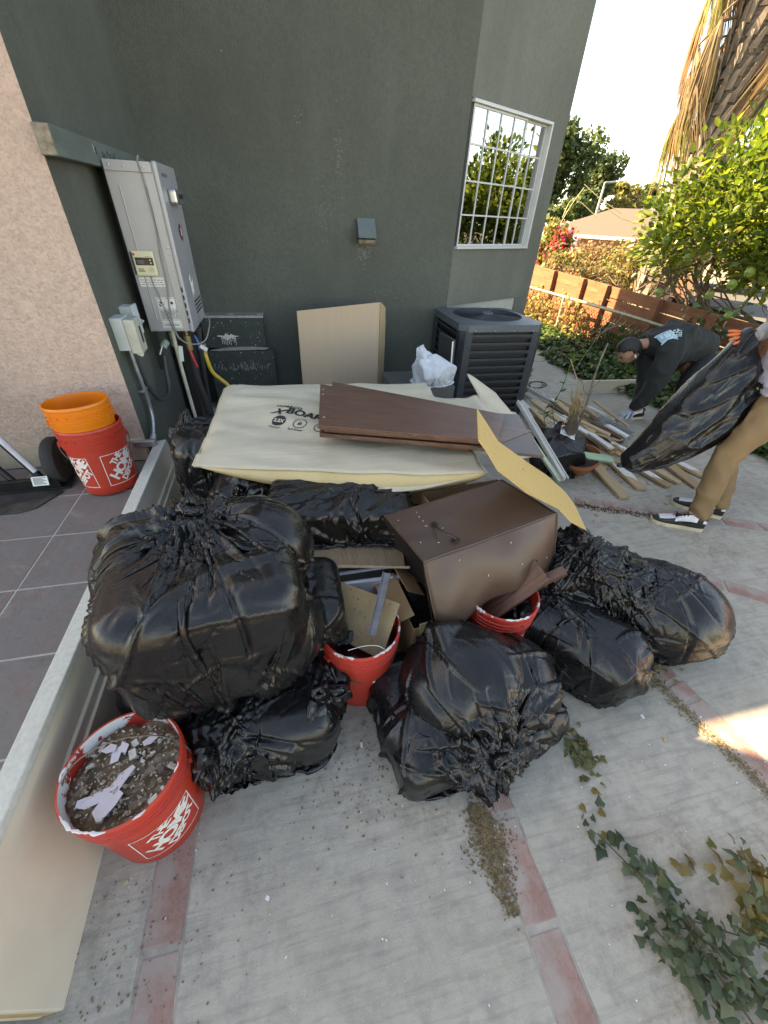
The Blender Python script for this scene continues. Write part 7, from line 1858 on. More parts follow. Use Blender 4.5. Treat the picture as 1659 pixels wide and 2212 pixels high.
for k in range(30):
    u = rw.random(); v = rw.gauss(0, .35)
    px = 1150 + u * 200 + v * 25; py = 880 + u * 95 + v * 28
    a = (px - rw.uniform(10, 35), py - rw.uniform(4, 26)); b_ = (px + rw.uniform(10, 35), py + rw.uniform(4, 24)); z = rw.uniform(.05, .15)
    mt = rw.choice([M_OAK, M_OAK2, M_WPAINT, M_DKW, M_OAK, M_WPAINT])
    ln_ = math.hypot(b_[0] - a[0], b_[1] - a[1]); wd = {id(M_OAK): 'brown', id(M_OAK2): 'tan', id(M_WPAINT): 'white painted', id(M_DKW): 'dark stained'}[id(mt)]
    pl_ = 'beside the leaning slats' if px < 1185 else ('left of the dead stump' if px < 1232 else ('right of the dead stump' if px < 1290 else 'near the held black bag')); rw_ = 'at the back of the heap' if py < 905 else ('in the middle of the heap' if py < 950 else 'at the front of the heap')
    plank('%s %s wood scrap %s, %s' % ('short' if ln_ < 50 else 'long', wd, pl_, rw_), a, b_, z, z + rw.uniform(-.03, .03), rw.uniform(.02, .05), rw.uniform(.008, .02), mt, 'wood_scrap')
# slats leaning beside the paper
plank('pale green edged glass slat leaning beside the printed paper sheet', (1108, 888), (1212, 1040), .42, .16, .035, .02, simple('pale_green_slat', (0.42, 0.47, 0.33), .4), 'slat')
plank('white slat with a metal lip leaning right of the pale green slat', (1122, 866), (1222, 1036), .44, .17, .045, .02, M_WPAINT, 'slat', profile=True)
plank('thin white slat crossing behind the two leaning slats', (1128, 872), (1195, 985), .38, .24, .03, .012, M_WPAINT, 'slat')
# glass panes
for k in range(4):
    o = thing('glass_pane', ('topmost', 'second', 'third', 'lowest')[k] + ' pane in the stack of green glass panes by the terracotta pot', 'glass pane', tuple(atz(1290 + k * 2.2, 986 + k * 1.2, .27 - k * .009)), R(-27), group='stack of small green glass panes')
    mb = MB(); mb.box((0, 0, 0), (.165 + .018 * (k > 1), .085, .006)); mb.build('pane', simple('green_glass_%d' % (k % 2), (0.30, 0.48, 0.36), 0.12, spec=.8, var=.15, scale=10), o, bevel=0.001)
# cream board standing by the ivy
cbt = thing('cream_board', 'long cream board standing on edge against the ivy behind the wood heap', 'board', tuple(atz(1320, 850, 0)))
q0, q1 = atz(1262, 852, 0), atz(1405, 848, 0); dd_ = q1 - q0
mb = MB(); mb.box((0, 0, 0.085), (dd_.length, .02, .17), (R(12), 0, 0)); o = mb.build('board', M_TRIM, cbt, bevel=.002); o.rotation_euler.z = math.atan2(dd_.y, dd_.x)
# cable loop
lp = thing('cable_loop', 'thin black cable lying in two loops on the concrete by the air conditioner', 'cable', tuple(atz(1162, 830, 0)))
lo_ = Vector(lp.location); mb = MB(); mb.tube([atz(1155 + 17 * math.cos(a) + (9 if a > 2 * PI else 0) + 6 * math.sin(a / 2), 831 + 7 * math.sin(a), .006) - lo_ for a in [k * .25 for k in range(52)]], 0.0045, 6); mb.build('loop', simple('black_rubber', (0.02, 0.02, 0.02), .6), lp, smooth=True)
# ================================================================== PLANTER, SOIL BAG, DEAD PLANT
tp_ = thing('terracotta_pot', 'tilted terracotta coloured planter bowl full of roots at the end of the soil bag', 'planter', tuple(atz(1248, 1022, 0.0)))
mb = MB(); mb.lathe([(k_[0] * .86, k_[1] * .9) for k_ in [(0, .0), (.06, 0), (.075, .01), (.155, .15), (.165, .152), (.165, .185), (.155, .186), (.15, .15), (.12, .12), (0, .12)]], 40); o = mb.build('bowl', simple('terracotta', (0.36, 0.115, 0.045), .6, var=.15, scale=5, dirt=.25), tp_, smooth=True); shade_auto(o, 40); o.rotation_euler = (R(8), R(-18), 0); o.location.z = .02
h_ = heap('soil', .122, .135, tp_, seed=5, mat=simple('dark_soil', (0.05, 0.038, 0.028), 1.0, var=.5, bump=.8)); h_.rotation_euler = (R(8), R(-18), 0); h_.location.z = .02
sbg = thing('soil_bag', 'torn black potting soil bag with a white FOX label holding the dead plant', 'soil bag', (2.0, 2.37, 0.0))
P, M, N = sim_sack([Poly((2.0, 2.37, .16), (.21, .17, .16), 16, 77), Ell((1.93, 2.46, .22), (.10, .10, .12))], (2.05, 2.50, .35), (0.2, 0.3, 1), exc=1.14, excv=1.1, N=72, M=44, seed=41, tail=8, tail_flare=.14, it0=50, it1=40, bend=.15)
P = crease(P, M, N, None, .005, 9, 41); sob = film_mesh('bag', P - np.array([2.0, 2.37, 0]), M, N, M_FILM, sbg, close_bottom=False)
from mathutils.bvhtree import BVHTree
def bvh_of(o):
    dg = bpy.context.evaluated_depsgraph_get(); oe = o.evaluated_get(dg); me = oe.to_mesh(); mw = o.matrix_world
    vs = [mw @ v.co for v in me.vertices]; fs = [tuple(p.vertices) for p in me.polygons]; b = BVHTree.FromPolygons(vs, fs); oe.to_mesh_clear(); return b
def project_print(name, geos, bvh, px, py, u_px, size_dir, mat, parent, lift=0.003, scale=1.0, z_guess=None):
    """lays flat print onto a surface: the frame sits where the sight line meets it, then every vertex drops along the surface normal"""
    r = Vector(sight(px, py)).normalized(); h = bvh.ray_cast(Vector(ORG), r); r2 = Vector(sight(*u_px)).normalized(); h2 = bvh.ray_cast(Vector(ORG), r2)
    if h[0] is None: return None
    n = h[1] if h[1].dot(r) < 0 else -h[1]
    u = ((h2[0] - h[0]) if h2[0] is not None else Vector((1, 0, 0))); u = (u - n * u.dot(n)).normalized(); v = n.cross(u)
    mb = MB(); inv_ = Vector(parent.matrix_world.translation) if parent else Vector()
    bpy.context.view_layer.update(); pm = parent.matrix_world.inverted() if parent else Matrix.Identity(4)
    for g_ in geos:
        vs = []
        for p in g_[0]:
            q = h[0] + u * p[0] * scale + v * p[1] * scale + n * .12; hh = bvh.ray_cast(q, -n, .4); w = (hh[0] + n * lift) if hh[0] is not None else (q - n * (.12 - lift)); vs.append(pm @ w)
        mb.add(vs, g_[1])
    return mb.build(name, mat, parent)
bpy.context.view_layer.update(); bv = bvh_of(sob)
project_print('label', [rect_geo(-.055, -.05, .06, .045, 8, 6)], bv, 1226, 936, (1245, 946), None, M_PAPERW, sbg)
project_print('label_print', [text_geo('FOX', .05, .002, align='CENTER'), rect_geo(-.04, -.014, .045, -.010, 6, 1), rect_geo(-.04, -.028, .03, -.022, 6, 1)], bv, 1226, 936, (1245, 946), None, M_INK, sbg, .0045)
project_print('label_stripe', [rect_geo(-.055, .045, .03, .062, 6, 1)], bv, 1226, 936, (1245, 946), None, simple('orange_print', (.65, .25, .05), .6), sbg, .004)
dpl = thing('dead_plant', 'dead brown plant stump with shredded dry stalks rising from the soil bag', 'plant', tuple(atz(1229, 935, .3)))
do_ = Vector(dpl.location); gd = np.random.default_rng(7); mb = MB()
def up_from(px, py, ref):      # point at the horizontal distance of ref
    r = sight(px, py); t = math.hypot(ref.x, ref.y) / math.hypot(r[0], r[1]); return Vector(ORG + r * t)
mb.tube([Vector((0, 0, -.1)), Vector((0.0, 0, .05)), up_from(1243, 885, do_) - do_], [.05, .042, .026], 9); mb.build('stump', M_BARK, dpl, smooth=True)
mb = MB()
for k in range(46):
    a = up_from(1236 + gd.normal(0, 4), 915 + gd.normal(0, 12), do_) - do_; b_ = up_from(1246 + gd.normal(0, 7), 865 + gd.normal(0, 18), do_) - do_ + Vector(gd.normal(0, .03, 3)); mb.tube([a, (a + b_) / 2 + Vector(gd.normal(0, .012, 3)), b_], [.006, .005, .002], 4)
mb.tube(spline([up_from(1248, 870, do_) - do_, up_from(1252, 840, do_) - do_, up_from(1240, 800, do_) - do_, up_from(1232, 775, do_) - do_]), .0035, 5)
mb.build('dry_stalks', simple('dry_stalk', (0.33, 0.23, 0.12), .9, var=.3), dpl, kind='stuff')
stk = thing('bare_stick', 'long bare grey stick standing out of the soil bag', 'stick', tuple(atz(1243, 930, .28))); so_ = Vector(stk.location)
top_ = up_from(1313, 741, so_ * 1.04) - so_; mb = MB(); pts = [Vector((0, 0, -.1)), top_ * .35 + Vector((.01, 0, 0)), top_ * .7 - Vector((.01, 0, 0)), top_]; mb.tube(spline(pts), [.011 - .0003 * k for k in range(19)], 7); mb.build('stem', M_BARKG, stk, smooth=True)
for (f, L, a) in ((.35, .12, .4), (.5, .10, .9), (.42, .09, -.7)):
    mb = MB(); p = top_ * f; mb.tube([p, p + Vector((L * .7 * a, .02, .04)), p + Vector((L * a, .02, .09))], [.004, .003, .0015], 5); mb.build('twig', M_BARKG, stk, smooth=True)
def weed(label, pts_px, ref, n, seed, sz=(.05, .08), nm='weed'):
    t = thing(nm, label, 'plant', tuple(ref)); g = np.random.default_rng(seed); mb = MB(); P_ = spline([up_from(*p, ref) - Vector(ref) for p in pts_px], 8); mb.tube(P_, .003, 5); mb.build('stem', simple('green_stem', (.10, .14, .04), .7), t, smooth=True)
    idx = g.integers(2, len(P_), n); p = np.array([P_[i] for i in idx]); scatter('leaves', p, g.normal(0, 1, (n, 3)) * [1, 1, .5] + [0, 0, .6], g.normal(0, .4, (n, 3)) + [0, 0, 1], g.uniform(*sz, n), M_CITR, t, LEAF, wid=.6); return t
weed('thin green weed shoot with narrow leaves in front of the wood heap', [(1200, 925), (1195, 880), (1215, 835), (1232, 790), (1243, 768)], atz(1200, 925, .2), 17, 1)
weed('short broad leaved seedling at the foot of the green weed shoot', [(1178, 920), (1175, 895), (1180, 880)], atz(1178, 920, .2), 9, 2, (.06, .09))
weed('green weed growing at the right side of the air conditioner', [(1130, 862), (1138, 830), (1150, 795)], atz(1130, 862, .05), 20, 3, (.05, .09))
tw = thing('bare_twigs', 'pale bare twigs with small buds in front of the shaded fence', 'twigs', tuple(atz(1290, 790, .2))); to_ = Vector(tw.location); mb = MB()
for (a, b_, c) in (((1240, 800), (1290, 730), (1330, 690)), ((1300, 720), (1330, 700), (1350, 672)), ((1310, 710), (1345, 700), (1352, 693)), ((1290, 735), (1300, 700), (1298, 680))): mb.tube(spline([up_from(*a, to_) - to_, up_from(*b_, to_) - to_, up_from(*c, to_) - to_]), .0035, 5)
mb.build('twigs', simple('pale_twig', (.33, .27, .2), .8), tw, kind='stuff')
# ================================================================== PEOPLE
def skin_body(name, nodes, edges, radii, mat, parent, sub=2, root=0, org=Vector((0, 0, 0)), bs=0.35):
    ks = list(nodes); ix = {k: i for i, k in enumerate(ks)}
    me = bpy.data.meshes.new(name); me.from_pydata([tuple(Vector(nodes[k]) - org) for k in ks], [(ix[a], ix[b]) for a, b in edges], []); me.update()
    o = link(name, me, mat, parent)
    md = o.modifiers.new('skin', 'SKIN'); md.branch_smoothing = bs; md.use_smooth_shade = True
    sv = me.skin_vertices[0].data
    for k in ks:
        r = radii[k]; sv[ix[k]].radius = (r, r) if isinstance(r, (int, float)) else r; sv[ix[k]].use_root = False
    sv[root if isinstance(root, int) else ix[root]].use_root = True
    s = o.modifiers.new('subdivision', 'SUBSURF'); s.levels = sub; s.render_levels = sub
    if name in ('hoodie', 'shirt', 'trousers', 'body'):
        r = o.modifiers.new('remesh', 'REMESH'); r.mode = 'VOXEL'; r.voxel_size = .012; r.use_smooth_shade = True
        q = o.modifiers.new('smooth', 'SMOOTH'); q.factor = .6; q.iterations = {'body': 4}.get(name, 9)
    return o
def apply_mods(o):
    dg = bpy.context.evaluated_depsgraph_get(); me = bpy.data.meshes.new_from_object(o.evaluated_get(dg)); o.modifiers.clear(); old = o.data; o.data = me; bpy.data.meshes.remove(old)
    me.polygons.foreach_set('use_smooth', [True] * len(me.polygons)); return o
def cloth_noise(o, amp, freq, seed=0, stretch=(1, 1, 1)):
    apply_mods(o); me = o.data; sd = Vector((seed, seed * .7, 0))
    ns = [v.normal.copy() for v in me.vertices]
    for v, n in zip(me.vertices, ns):
        p = Vector((v.co.x * stretch[0], v.co.y * stretch[1], v.co.z * stretch[2])) * freq + sd
        a = 1 - abs(mnoise.noise(p)) * 2.8; v.co = v.co + n * amp * (max(0, a) - .4 + .6 * mnoise.noise(p * .4))
    me.update(); return o
M_SKIN = simple('skin_tone', (0.33, 0.18, 0.12), 0.5, var=.06)
M_KHAKI = simple('khaki_cotton', (0.22, 0.135, 0.065), 0.85, var=.18, scale=7, dirt=.15, bump=.3, bscale=250, bdist=.001)
M_HOOD = simple('black_hoodie', (0.012, 0.016, 0.016), 0.85, var=.2, bump=.2, bscale=200)
M_JEANS = simple('black_trousers', (0.010, 0.011, 0.014), 0.85, var=.2)
M_TEE = simple('grey_lilac_tee', (0.33, 0.32, 0.38), 0.85, var=.08)
M_GLG = simple('grey_knit_glove', (0.40, 0.39, 0.38), 0.85, var=.1)
M_GLO = simple('orange_glove_coat', (0.72, 0.16, 0.05), 0.5, var=.12)
M_GLB = simple('blue_grey_glove', (0.33, 0.36, 0.44), 0.8, var=.1)
M_HAIR = simple('black_hair', (0.008, 0.007, 0.007), 0.55, var=.3, bump=.8, bscale=160, bdist=.004)
def hand(parent, wrist, fwd, up_, mats, size=.19, curl=.35, org=Vector(), side=1, name='glove', spread=.16, thumb_mat=None):
    """palm plus five separate tapering fingers on one continuous skin"""
    w = Vector(wrist); f = Vector(fwd).normalized(); u = Vector(up_); u = (u - f * u.dot(f)).normalized(); s = f.cross(u) * side
    nodes = {'wr': w, 'p1': w + f * size * .18, 'p2': w + f * size * .38}; rad = {'wr': (.030, .024), 'p1': (.040, .020), 'p2': (.043, .017)}; ed = [('wr', 'p1'), ('p1', 'p2')]
    lens = [.42, .47, .44, .35]
    for i in range(4):
        sx = (i - 1.5) * .0205; b_ = w + f * size * .44 + s * sx; nodes['k%d' % i] = b_; rad['k%d' % i] = (.0115, .0115); ed.append(('p2', 'k%d' % i))
        d = (f + s * (i - 1.5) * spread).normalized(); p = b_; pk_ = 'k%d' % i
        for j in range(3):
            d = (d - u * curl * (.5 + .5 * j)).normalized(); p = p + d * size * lens[i] * (.42, .33, .25)[j]; k = 'f%d%d' % (i, j); nodes[k] = p; rad[k] = (.0105 - .0012 * j,) * 2; ed.append((pk_, k)); pk_ = k
    b_ = w + f * size * .14 - s * .030; nodes['t0'] = b_; rad['t0'] = (.015, .014); ed.append(('p1', 't0'))
    d = (f * .75 - s * .75 - u * .2).normalized(); p = b_ + d * .038; nodes['t1'] = p; rad['t1'] = (.0125,) * 2; ed.append(('t0', 't1')); d = (d + f * .5).normalized(); p = p + d * .03; nodes['t2'] = p; rad['t2'] = (.0105,) * 2; ed.append(('t1', 't2'))
    o = skin_body(name, nodes, ed, rad, mats, parent, 2, 'p1', org); apply_mods(o)
    return o, (w, f, u, s)
def two_tone(o, matA, matB, test):
    me = o.data; me.materials.clear(); me.materials.append(matA); me.materials.append(matB)
    for p in me.polygons: p.material_index = 1 if test(p) else 0
def sneaker(parent, heel, toe, org, z=0.0, logo=True, high=0.10):
    """low black and white sneaker: sole, upper, toe box, laces, side mark"""
    h = Vector((heel[0], heel[1], z)); t = Vector((toe[0], toe[1], z)); f = (t - h).normalized(); s = Vector((-f.y, f.x, 0)); L = (t - h).length
    def sec(u, w, z0, z1, n=10):
        c = h + f * (u * L); return c, w, z0, z1
    outline = [(0.0, .022), (.03, .032), (.15, .038), (.35, .036), (.55, .043), (.75, .050), (.9, .043), (.97, .028), (1.0, .010)]
    loop = [h + f * (u * L) + s * w for u, w in outline] + [h + f * (u * L) - s * w for u, w in reversed(outline)]
    cream = simple('cream_midsole', (0.55, 0.48, 0.34), .6); blk = simple('black_shoe_leather', (0.012, 0.012, 0.013), .4); wh = simple('white_shoe_leather', (0.66, 0.66, 0.68), .4)
    mb = MB(); mb.prism([p - org for p in loop], (0, 0, .0), (0, 0, .027)); mb.build('sole', cream, parent, bevel=.004)
    prof = [(0.01, .020, .085), (.08, .030, .098), (.2, .034, .100), (.34, .033, .098), (.46, .034, .085), (.6, .040, .066), (.75, .045, .052), (.88, .040, .043), (.97, .022, .033)]
    vs = []; n = 12
    for (u, w, hh) in prof:
        c = h + f * (u * L)
        for k in range(n):
            a = PI * k / (n - 1); vs.append(c + s * math.cos(a) * w * (1 + .08 * math.sin(a)) + Vector((0, 0, .025 + (hh * 1.18 - .025) * math.sin(a) ** .5)) - org)
    fs = [(i * n + k, i * n + k + 1, (i + 1) * n + k + 1, (i + 1) * n + k) for i in range(len(prof) - 1) for k in range(n - 1)] + [tuple(range(n))] + [tuple((len(prof) - 1) * n + k for k in range(n - 1, -1, -1))]
    up_ = mesh_obj('upper', vs, fs, None, parent, smooth=True); me = up_.data; me.materials.append(blk); me.materials.append(wh)
    for p in me.polygons:
        i = p.index // (n - 1); k = p.index % (n - 1)
        if i in (5, 6) and 2 < k < n - 4: p.material_index = 1           # toe box
        elif i in (2, 3, 4) and (1 <= k <= 3 or n - 5 <= k <= n - 3): p.material_index = 1   # side panels
        elif i == 0 and k in (1, n - 3): p.material_index = 1
    md = up_.modifiers.new('subdivision', 'SUBSURF'); md.levels = 1; md.render_levels = 2
    mb = MB()
    for k in range(5):
        u = .40 + k * .055; c = h + f * (u * L) + Vector((0, 0, .108 - k * .009)); mb.tube([c + s * .022 - Vector((0, 0, .008)) - org, c + Vector((0, 0, .004)) - org, c - s * .022 + f * .012 - Vector((0, 0, .008)) - org], .0035, 6)
    for sg in (1, -1): mb.tube(spline([c - org, c + s * sg * .02 + f * -.02 + Vector((0, 0, .02)) - org, c + s * sg * .03 + Vector((0, 0, .006)) - org]), .0028, 5)
    mb.build('laces', blk, parent, smooth=True, kind='stuff')
    mb = MB(); sw_ = [(-.02, .012), (.01, .0), (.06, .022), (.015, .012), (-.005, .022)]
    c = h + f * (.40 * L); 
    for sg in (1, -1):
        pts = []
        for (a, b_) in [(-.045, .022), (-.035, .008), (-.015, .002), (.015, .008), (.06, .030), (.01, .016), (-.012, .014), (-.022, .020), (-.028, .032)]:
            pts.append(c + f * -a * 1.0 + s * sg * (.0475 - b_ * .16) + Vector((0, 0, .034 + b_ * 1.0)) - org)
        mb.add(pts, [tuple(range(9))] if sg > 0 else [tuple(range(8, -1, -1))])
    mb.build('side_mark', blk, parent)
def head(parent, c, fwd, up_, org, hair=M_HAIR, r=.098, ear=True, earbud=False, hair_top=True):
    c = Vector(c); f = Vector(fwd).normalized(); u = Vector(up_); u = (u - f * u.dot(f)).normalized(); s = f.cross(u)
    def T(x, y, z): return c + s * x + f * y + u * z - org
    vs = []; nu, nv = 32, 24; fs = []
    for j in range(nv + 1):
        ph = PI * j / nv; zz = math.cos(ph)
        for i in range(nu):
            a = 2 * PI * i / nu; x = math.cos(a) * math.sin(ph); y = math.sin(a) * math.sin(ph)
            X = x * .076 * (1 - .18 * max(0, -zz)); Y = y * .098; Z = zz * .118
            if y > 0: Y *= 1 - .10 * abs(zz)
            if zz < -.2 and y > 0: Y += .012 * (-(zz) - .2); X *= 1 - .22 * (-zz - .2)
            if y > .6 and abs(x) < .5:
                Y += .022 * math.exp(-(x / .16) ** 2) * math.exp(-((zz + .12) / .17) ** 2)       # nose
                Y -= .008 * math.exp(-((abs(x) - .34) / .14) ** 2) * math.exp(-((zz - .08) / .12) ** 2)   # eye sockets
                Y += .007 * math.exp(-(x / .25) ** 2) * math.exp(-((zz + .46) / .07) ** 2)        # lips
                Y += .006 * math.exp(-((abs(x) - .3) / .22) ** 2) * math.exp(-((zz - .24) / .07) ** 2)   # brow
            vs.append(T(X, Y, Z))
    for j in range(nv):
        for i in range(nu): fs.append((j * nu + i, (j + 1) * nu + i, (j + 1) * nu + (i + 1) % nu, j * nu + (i + 1) % nu))
    h = mesh_obj('head', vs, fs, M_SKIN, parent, smooth=True)
    for sg in (1, -1):
        mb = MB(); mb.lathe([(0, .004), (.010, .010), (.019, .012), (.024, .006), (.022, -.004)], 16); e = mb.build('ear', M_SKIN, h, smooth=True)
        m_ = Matrix((f, u, s * sg)).transposed(); e.rotation_euler = m_.to_euler(); e.location = T(sg * .076, -.008, -.012); e.scale = (.8, 1.25, 1)
        if earbud:
            mb = MB(); mb.tube([T(sg * .090, -.004, -.010), T(sg * .093, .004, -.018), T(sg * .090, .004, -.045)], [.008, .0075, .004], 8); mb.build('earbud', M_WHITE, h, smooth=True)
        mb = MB(); mb.lathe([(0, .012), (.008, .0085), (.0115, 0)], 12); e = mb.build('eye', simple('eye_dark', (.05, .035, .03), .2), h, smooth=True); e.location = T(sg * .029, .083, .010); e.rotation_euler = Matrix((s, u * -1, f)).transposed().to_euler()
        mb = MB(); mb.tube([T(sg * .014, .094, .028), T(sg * .032, .090, .034), T(sg * .048, .080, .028)], [.0035, .004, .002], 6); mb.build('eyebrow', hair, h, smooth=True)
    mb = MB(); mb.tube([T(-.022, .0865, -.053), T(0, .0955, -.055), T(.022, .0865, -.053)], [.003, .0055, .003], 7, flat=.6); mb.build('lips', simple('lip', (.28, .12, .09), .5), h, smooth=True)
    # short hair: a shell over crown and back
    vs2 = []; keep = []; fs2 = []
    for j in range(nv + 1):
        ph = PI * j / nv; zz = math.cos(ph)
        for i in range(nu):
            a = 2 * PI * i / nu; x = math.cos(a) * math.sin(ph); y = math.sin(a) * math.sin(ph)
            k_ = 1.11 + .03 * mnoise.noise(Vector((x * 5, y * 5, zz * 5))); vs2.append(T(x * .076 * k_, y * .098 * k_ - .002, zz * .118 * k_))
            keep.append((zz > .42 + .10 * (y > .5)) or (y < .12 and zz > -.10 - .35 * (y < -.2)))
    for j in range(nv):
        for i in range(nu):
            q = (j * nu + i, (j + 1) * nu + i, (j + 1) * nu + (i + 1) % nu, j * nu + (i + 1) % nu)
            if sum(keep[k] for k in q) >= 3: fs2.append(q)
    hr = mesh_obj('hair', vs2, fs2, hair, h, smooth=True); md = hr.modifiers.new('thickness', 'SOLIDIFY'); md.thickness = .012; md.offset = -1
    return h
# ---- worker holding the bag, mostly beyond the right edge
p1 = thing('person', 'person in khaki trousers and black and white sneakers at the right edge', 'person', (2.62, 1.62, 0)); o1 = Vector(p1.location)
K = dict(pel=(2.86, 1.74, .86), bel=(2.84, 1.75, 1.0), ch=(2.80, 1.78, 1.22), nk=(2.77, 1.82, 1.43), hd=(2.73, 1.855, 1.55),
         hl=(2.82, 1.66, .80), kl=(2.635, 1.665, .46), al=(2.545, 1.545, .11), fl=(2.44, 1.605, .055),
         hr=(2.90, 1.82, .80), kr=(2.82, 1.80, .45), ar=(2.80, 1.635, .11), fr=(2.70, 1.74, .055),
         sl=(2.76, 1.62, 1.36), el=(2.86, 1.70, 1.12), wl=(2.84, 1.86, 1.18),
         sr=(2.88, 1.98, 1.36), er=(2.90, 2.02, 1.15), wr=(2.755, 1.985, 1.115))
E_ = [('pel', 'bel'), ('bel', 'ch'), ('ch', 'nk'), ('nk', 'hd'), ('pel', 'hl'), ('hl', 'kl'), ('kl', 'al'), ('al', 'fl'), ('pel', 'hr'), ('hr', 'kr'), ('kr', 'ar'), ('ar', 'fr'), ('ch', 'sl'), ('sl', 'el'), ('el', 'wl'), ('ch', 'sr'), ('sr', 'er'), ('er', 'wr')]
Rb = dict(pel=.13, bel=.115, ch=.13, nk=.055, hd=.06, hl=.085, kl=.055, al=.038, fl=.035, hr=.085, kr=.055, ar=.038, fr=.035, sl=.06, el=.042, wl=.028, sr=.06, er=.042, wr=.028)
def slim(K): return {k: v * .3 if k[:2] in ('pe', 'be', 'ch', 'sl', 'sr') else (v * .6 if k[:2] in ('hl', 'hr', 'kl', 'kr') else v) for k, v in Rb.items()}
skin_body('body', K, E_, slim(K), M_SKIN, p1, 1, 'pel', o1)
kt = {k: K[k] for k in ('pel', 'bel', 'hl', 'kl', 'al', 'hr', 'kr', 'ar')}
def lerp(a, b_, t): return tuple(Vector(a) * (1 - t) + Vector(b_) * t)
for sd_ in 'lr':
    kt['th' + sd_] = lerp(K['h' + sd_], K['k' + sd_], .5); kt['sh' + sd_] = lerp(K['k' + sd_], K['a' + sd_], .5); kt['cu' + sd_] = (K['a' + sd_][0] + .0, K['a' + sd_][1], .075)
kt['bel'] = lerp(K['pel'], K['bel'], .35)
pe = [('bel', 'pel')] + [e for sd_ in 'lr' for e in (('pel', 'h' + sd_), ('h' + sd_, 'th' + sd_), ('th' + sd_, 'k' + sd_), ('k' + sd_, 'sh' + sd_), ('sh' + sd_, 'a' + sd_), ('a' + sd_, 'cu' + sd_))]
pr_ = dict(bel=(.145, .135), pel=(.15, .14), **{k: v for sd_ in 'lr' for k, v in (('h' + sd_, .108), ('th' + sd_, .096), ('k' + sd_, .080), ('sh' + sd_, .074), ('a' + sd_, .066), ('cu' + sd_, .064))})
tr = skin_body('trousers', kt, pe, pr_, M_KHAKI, p1, 3, 'pel', o1); cloth_noise(tr, .012, 7.5, 3, (1, 1, 1.1))
mb = MB(); mb.lathe([(.148, 0), (.150, .012), (.150, .032), (.146, .04)], 36); bl = mb.build('belt', simple('dark_belt', (.06, .05, .045), .5), p1, smooth=True); bl.location = Vector(lerp(K['pel'], K['bel'], .42)) - o1; bl.scale = (.95, .9, 1)
ts = skin_body('shirt', {k: K[k] for k in ('bel', 'ch', 'sl', 'sr', 'el', 'er')} | {'hip': lerp(K['pel'], K['bel'], .45), 'c2': lerp(K['bel'], K['ch'], .6), 'ml': lerp(K['sl'], K['el'], .7), 'mr': lerp(K['sr'], K['er'], .7), 'nk': lerp(K['ch'], K['nk'], .6)}, [('hip', 'bel'), ('bel', 'c2'), ('c2', 'ch'), ('ch', 'nk'), ('ch', 'sl'), ('sl', 'ml'), ('ch', 'sr'), ('sr', 'mr')] + [('ml', 'el'), ('mr', 'er')], dict(hip=.152, bel=.146, c2=.15, ch=.16, nk=.085, sl=.095, sr=.085, ml=.07, mr=.07, el=.06, er=.06), M_TEE, p1, 2, 'bel', o1); cloth_noise(ts, .010, 8, 8)
head(p1, (2.715, 1.865, 1.60), (-.8, .45, -.35), (0, 0, 1), o1)
sneaker(p1, (2.585, 1.505), (2.315, 1.665), o1)
sneaker(p1, (2.845, 1.595), (2.635, 1.825), o1)
g1, fr1 = hand(p1, (2.745, 1.965, 1.115), (-.92, .05, -.02), (.1, -.5, .85), M_GLG, .21, .08, o1, 1, spread=.17)
pb = Vector((2.70, 1.97, 1.115)) - o1
two_tone(g1, M_GLG, M_GLO, lambda p: (p.center - (Vector((2.745, 1.965, 1.115)) - o1)).dot(Vector((-1, .05, 0))) > .085 or p.normal.dot(Vector((-.1, -.35, -.9))) > .25)
g2, _ = hand(p1, K['wl'], (.1, .9, -.2), (.2, .2, .9), M_GLO, .20, .5, o1, -1)
# forearm sleeve of the glove hand
mb = MB(); mb.tube([Vector(K['er']) - o1, Vector((2.80, 1.985, 1.12)) - o1, Vector((2.745, 1.965, 1.115)) - o1], [.048, .040, .036], 14); mb.build('glove_cuff', M_GLG, p1, smooth=True)
# ---- stooping worker
p2 = thing('person', 'stooping young man in a black hoodie with white earbuds picking wood from the heap', 'person', (3.55, 3.1, 0)); o2 = Vector(p2.location)
K = dict(pel=(3.77, 3.10, .74), bel=(3.60, 3.09, .80), ch=(3.36, 3.10, .79), nk=(3.17, 3.16, .765), hd=(3.09, 3.19, .74),
         hl=(3.76, 3.00, .68), kl=(3.62, 2.98, .40), al=(3.80, 2.94, .10), fl=(3.69, 2.94, .05),
         hr=(3.76, 3.20, .68), kr=(3.52, 3.24, .42), ar=(3.52, 3.22, .11), fr=(3.41, 3.22, .05),
         sl=(3.28, 2.955, .745), el=(3.255, 2.95, .42), wl=(3.21, 3.03, .175),
         sr=(3.30, 3.26, .73), er=(3.40, 3.20, .42), wr=(3.30, 3.08, .20))
Rb = {k: v * .95 for k, v in Rb.items()}
skin_body('body', K, E_, slim(K), M_SKIN, p2, 1, 'pel', o2)
kt = {k: K[k] for k in ('pel', 'hl', 'kl', 'al', 'hr', 'kr', 'ar')}; kt['bel'] = lerp(K['pel'], K['bel'], .4)
skin_body('trousers', kt, [('bel', 'pel')] + [e for s_ in 'lr' for e in (('pel', 'h' + s_), ('h' + s_, 'k' + s_), ('k' + s_, 'a' + s_))], dict(bel=.08, pel=.12, hl=.10, hr=.10, kl=.075, kr=.075, al=.058, ar=.058), M_JEANS, p2, 2, 'pel', o2)
hk = {k: K[k] for k in ('bel', 'ch', 'sl', 'el', 'wl', 'sr', 'er', 'wr')}; hk['hip'] = lerp(K['pel'], K['bel'], -.05); hk['ho'] = lerp(K['ch'], K['nk'], .62); hk['h2'] = lerp(K['ch'], K['nk'], .97)
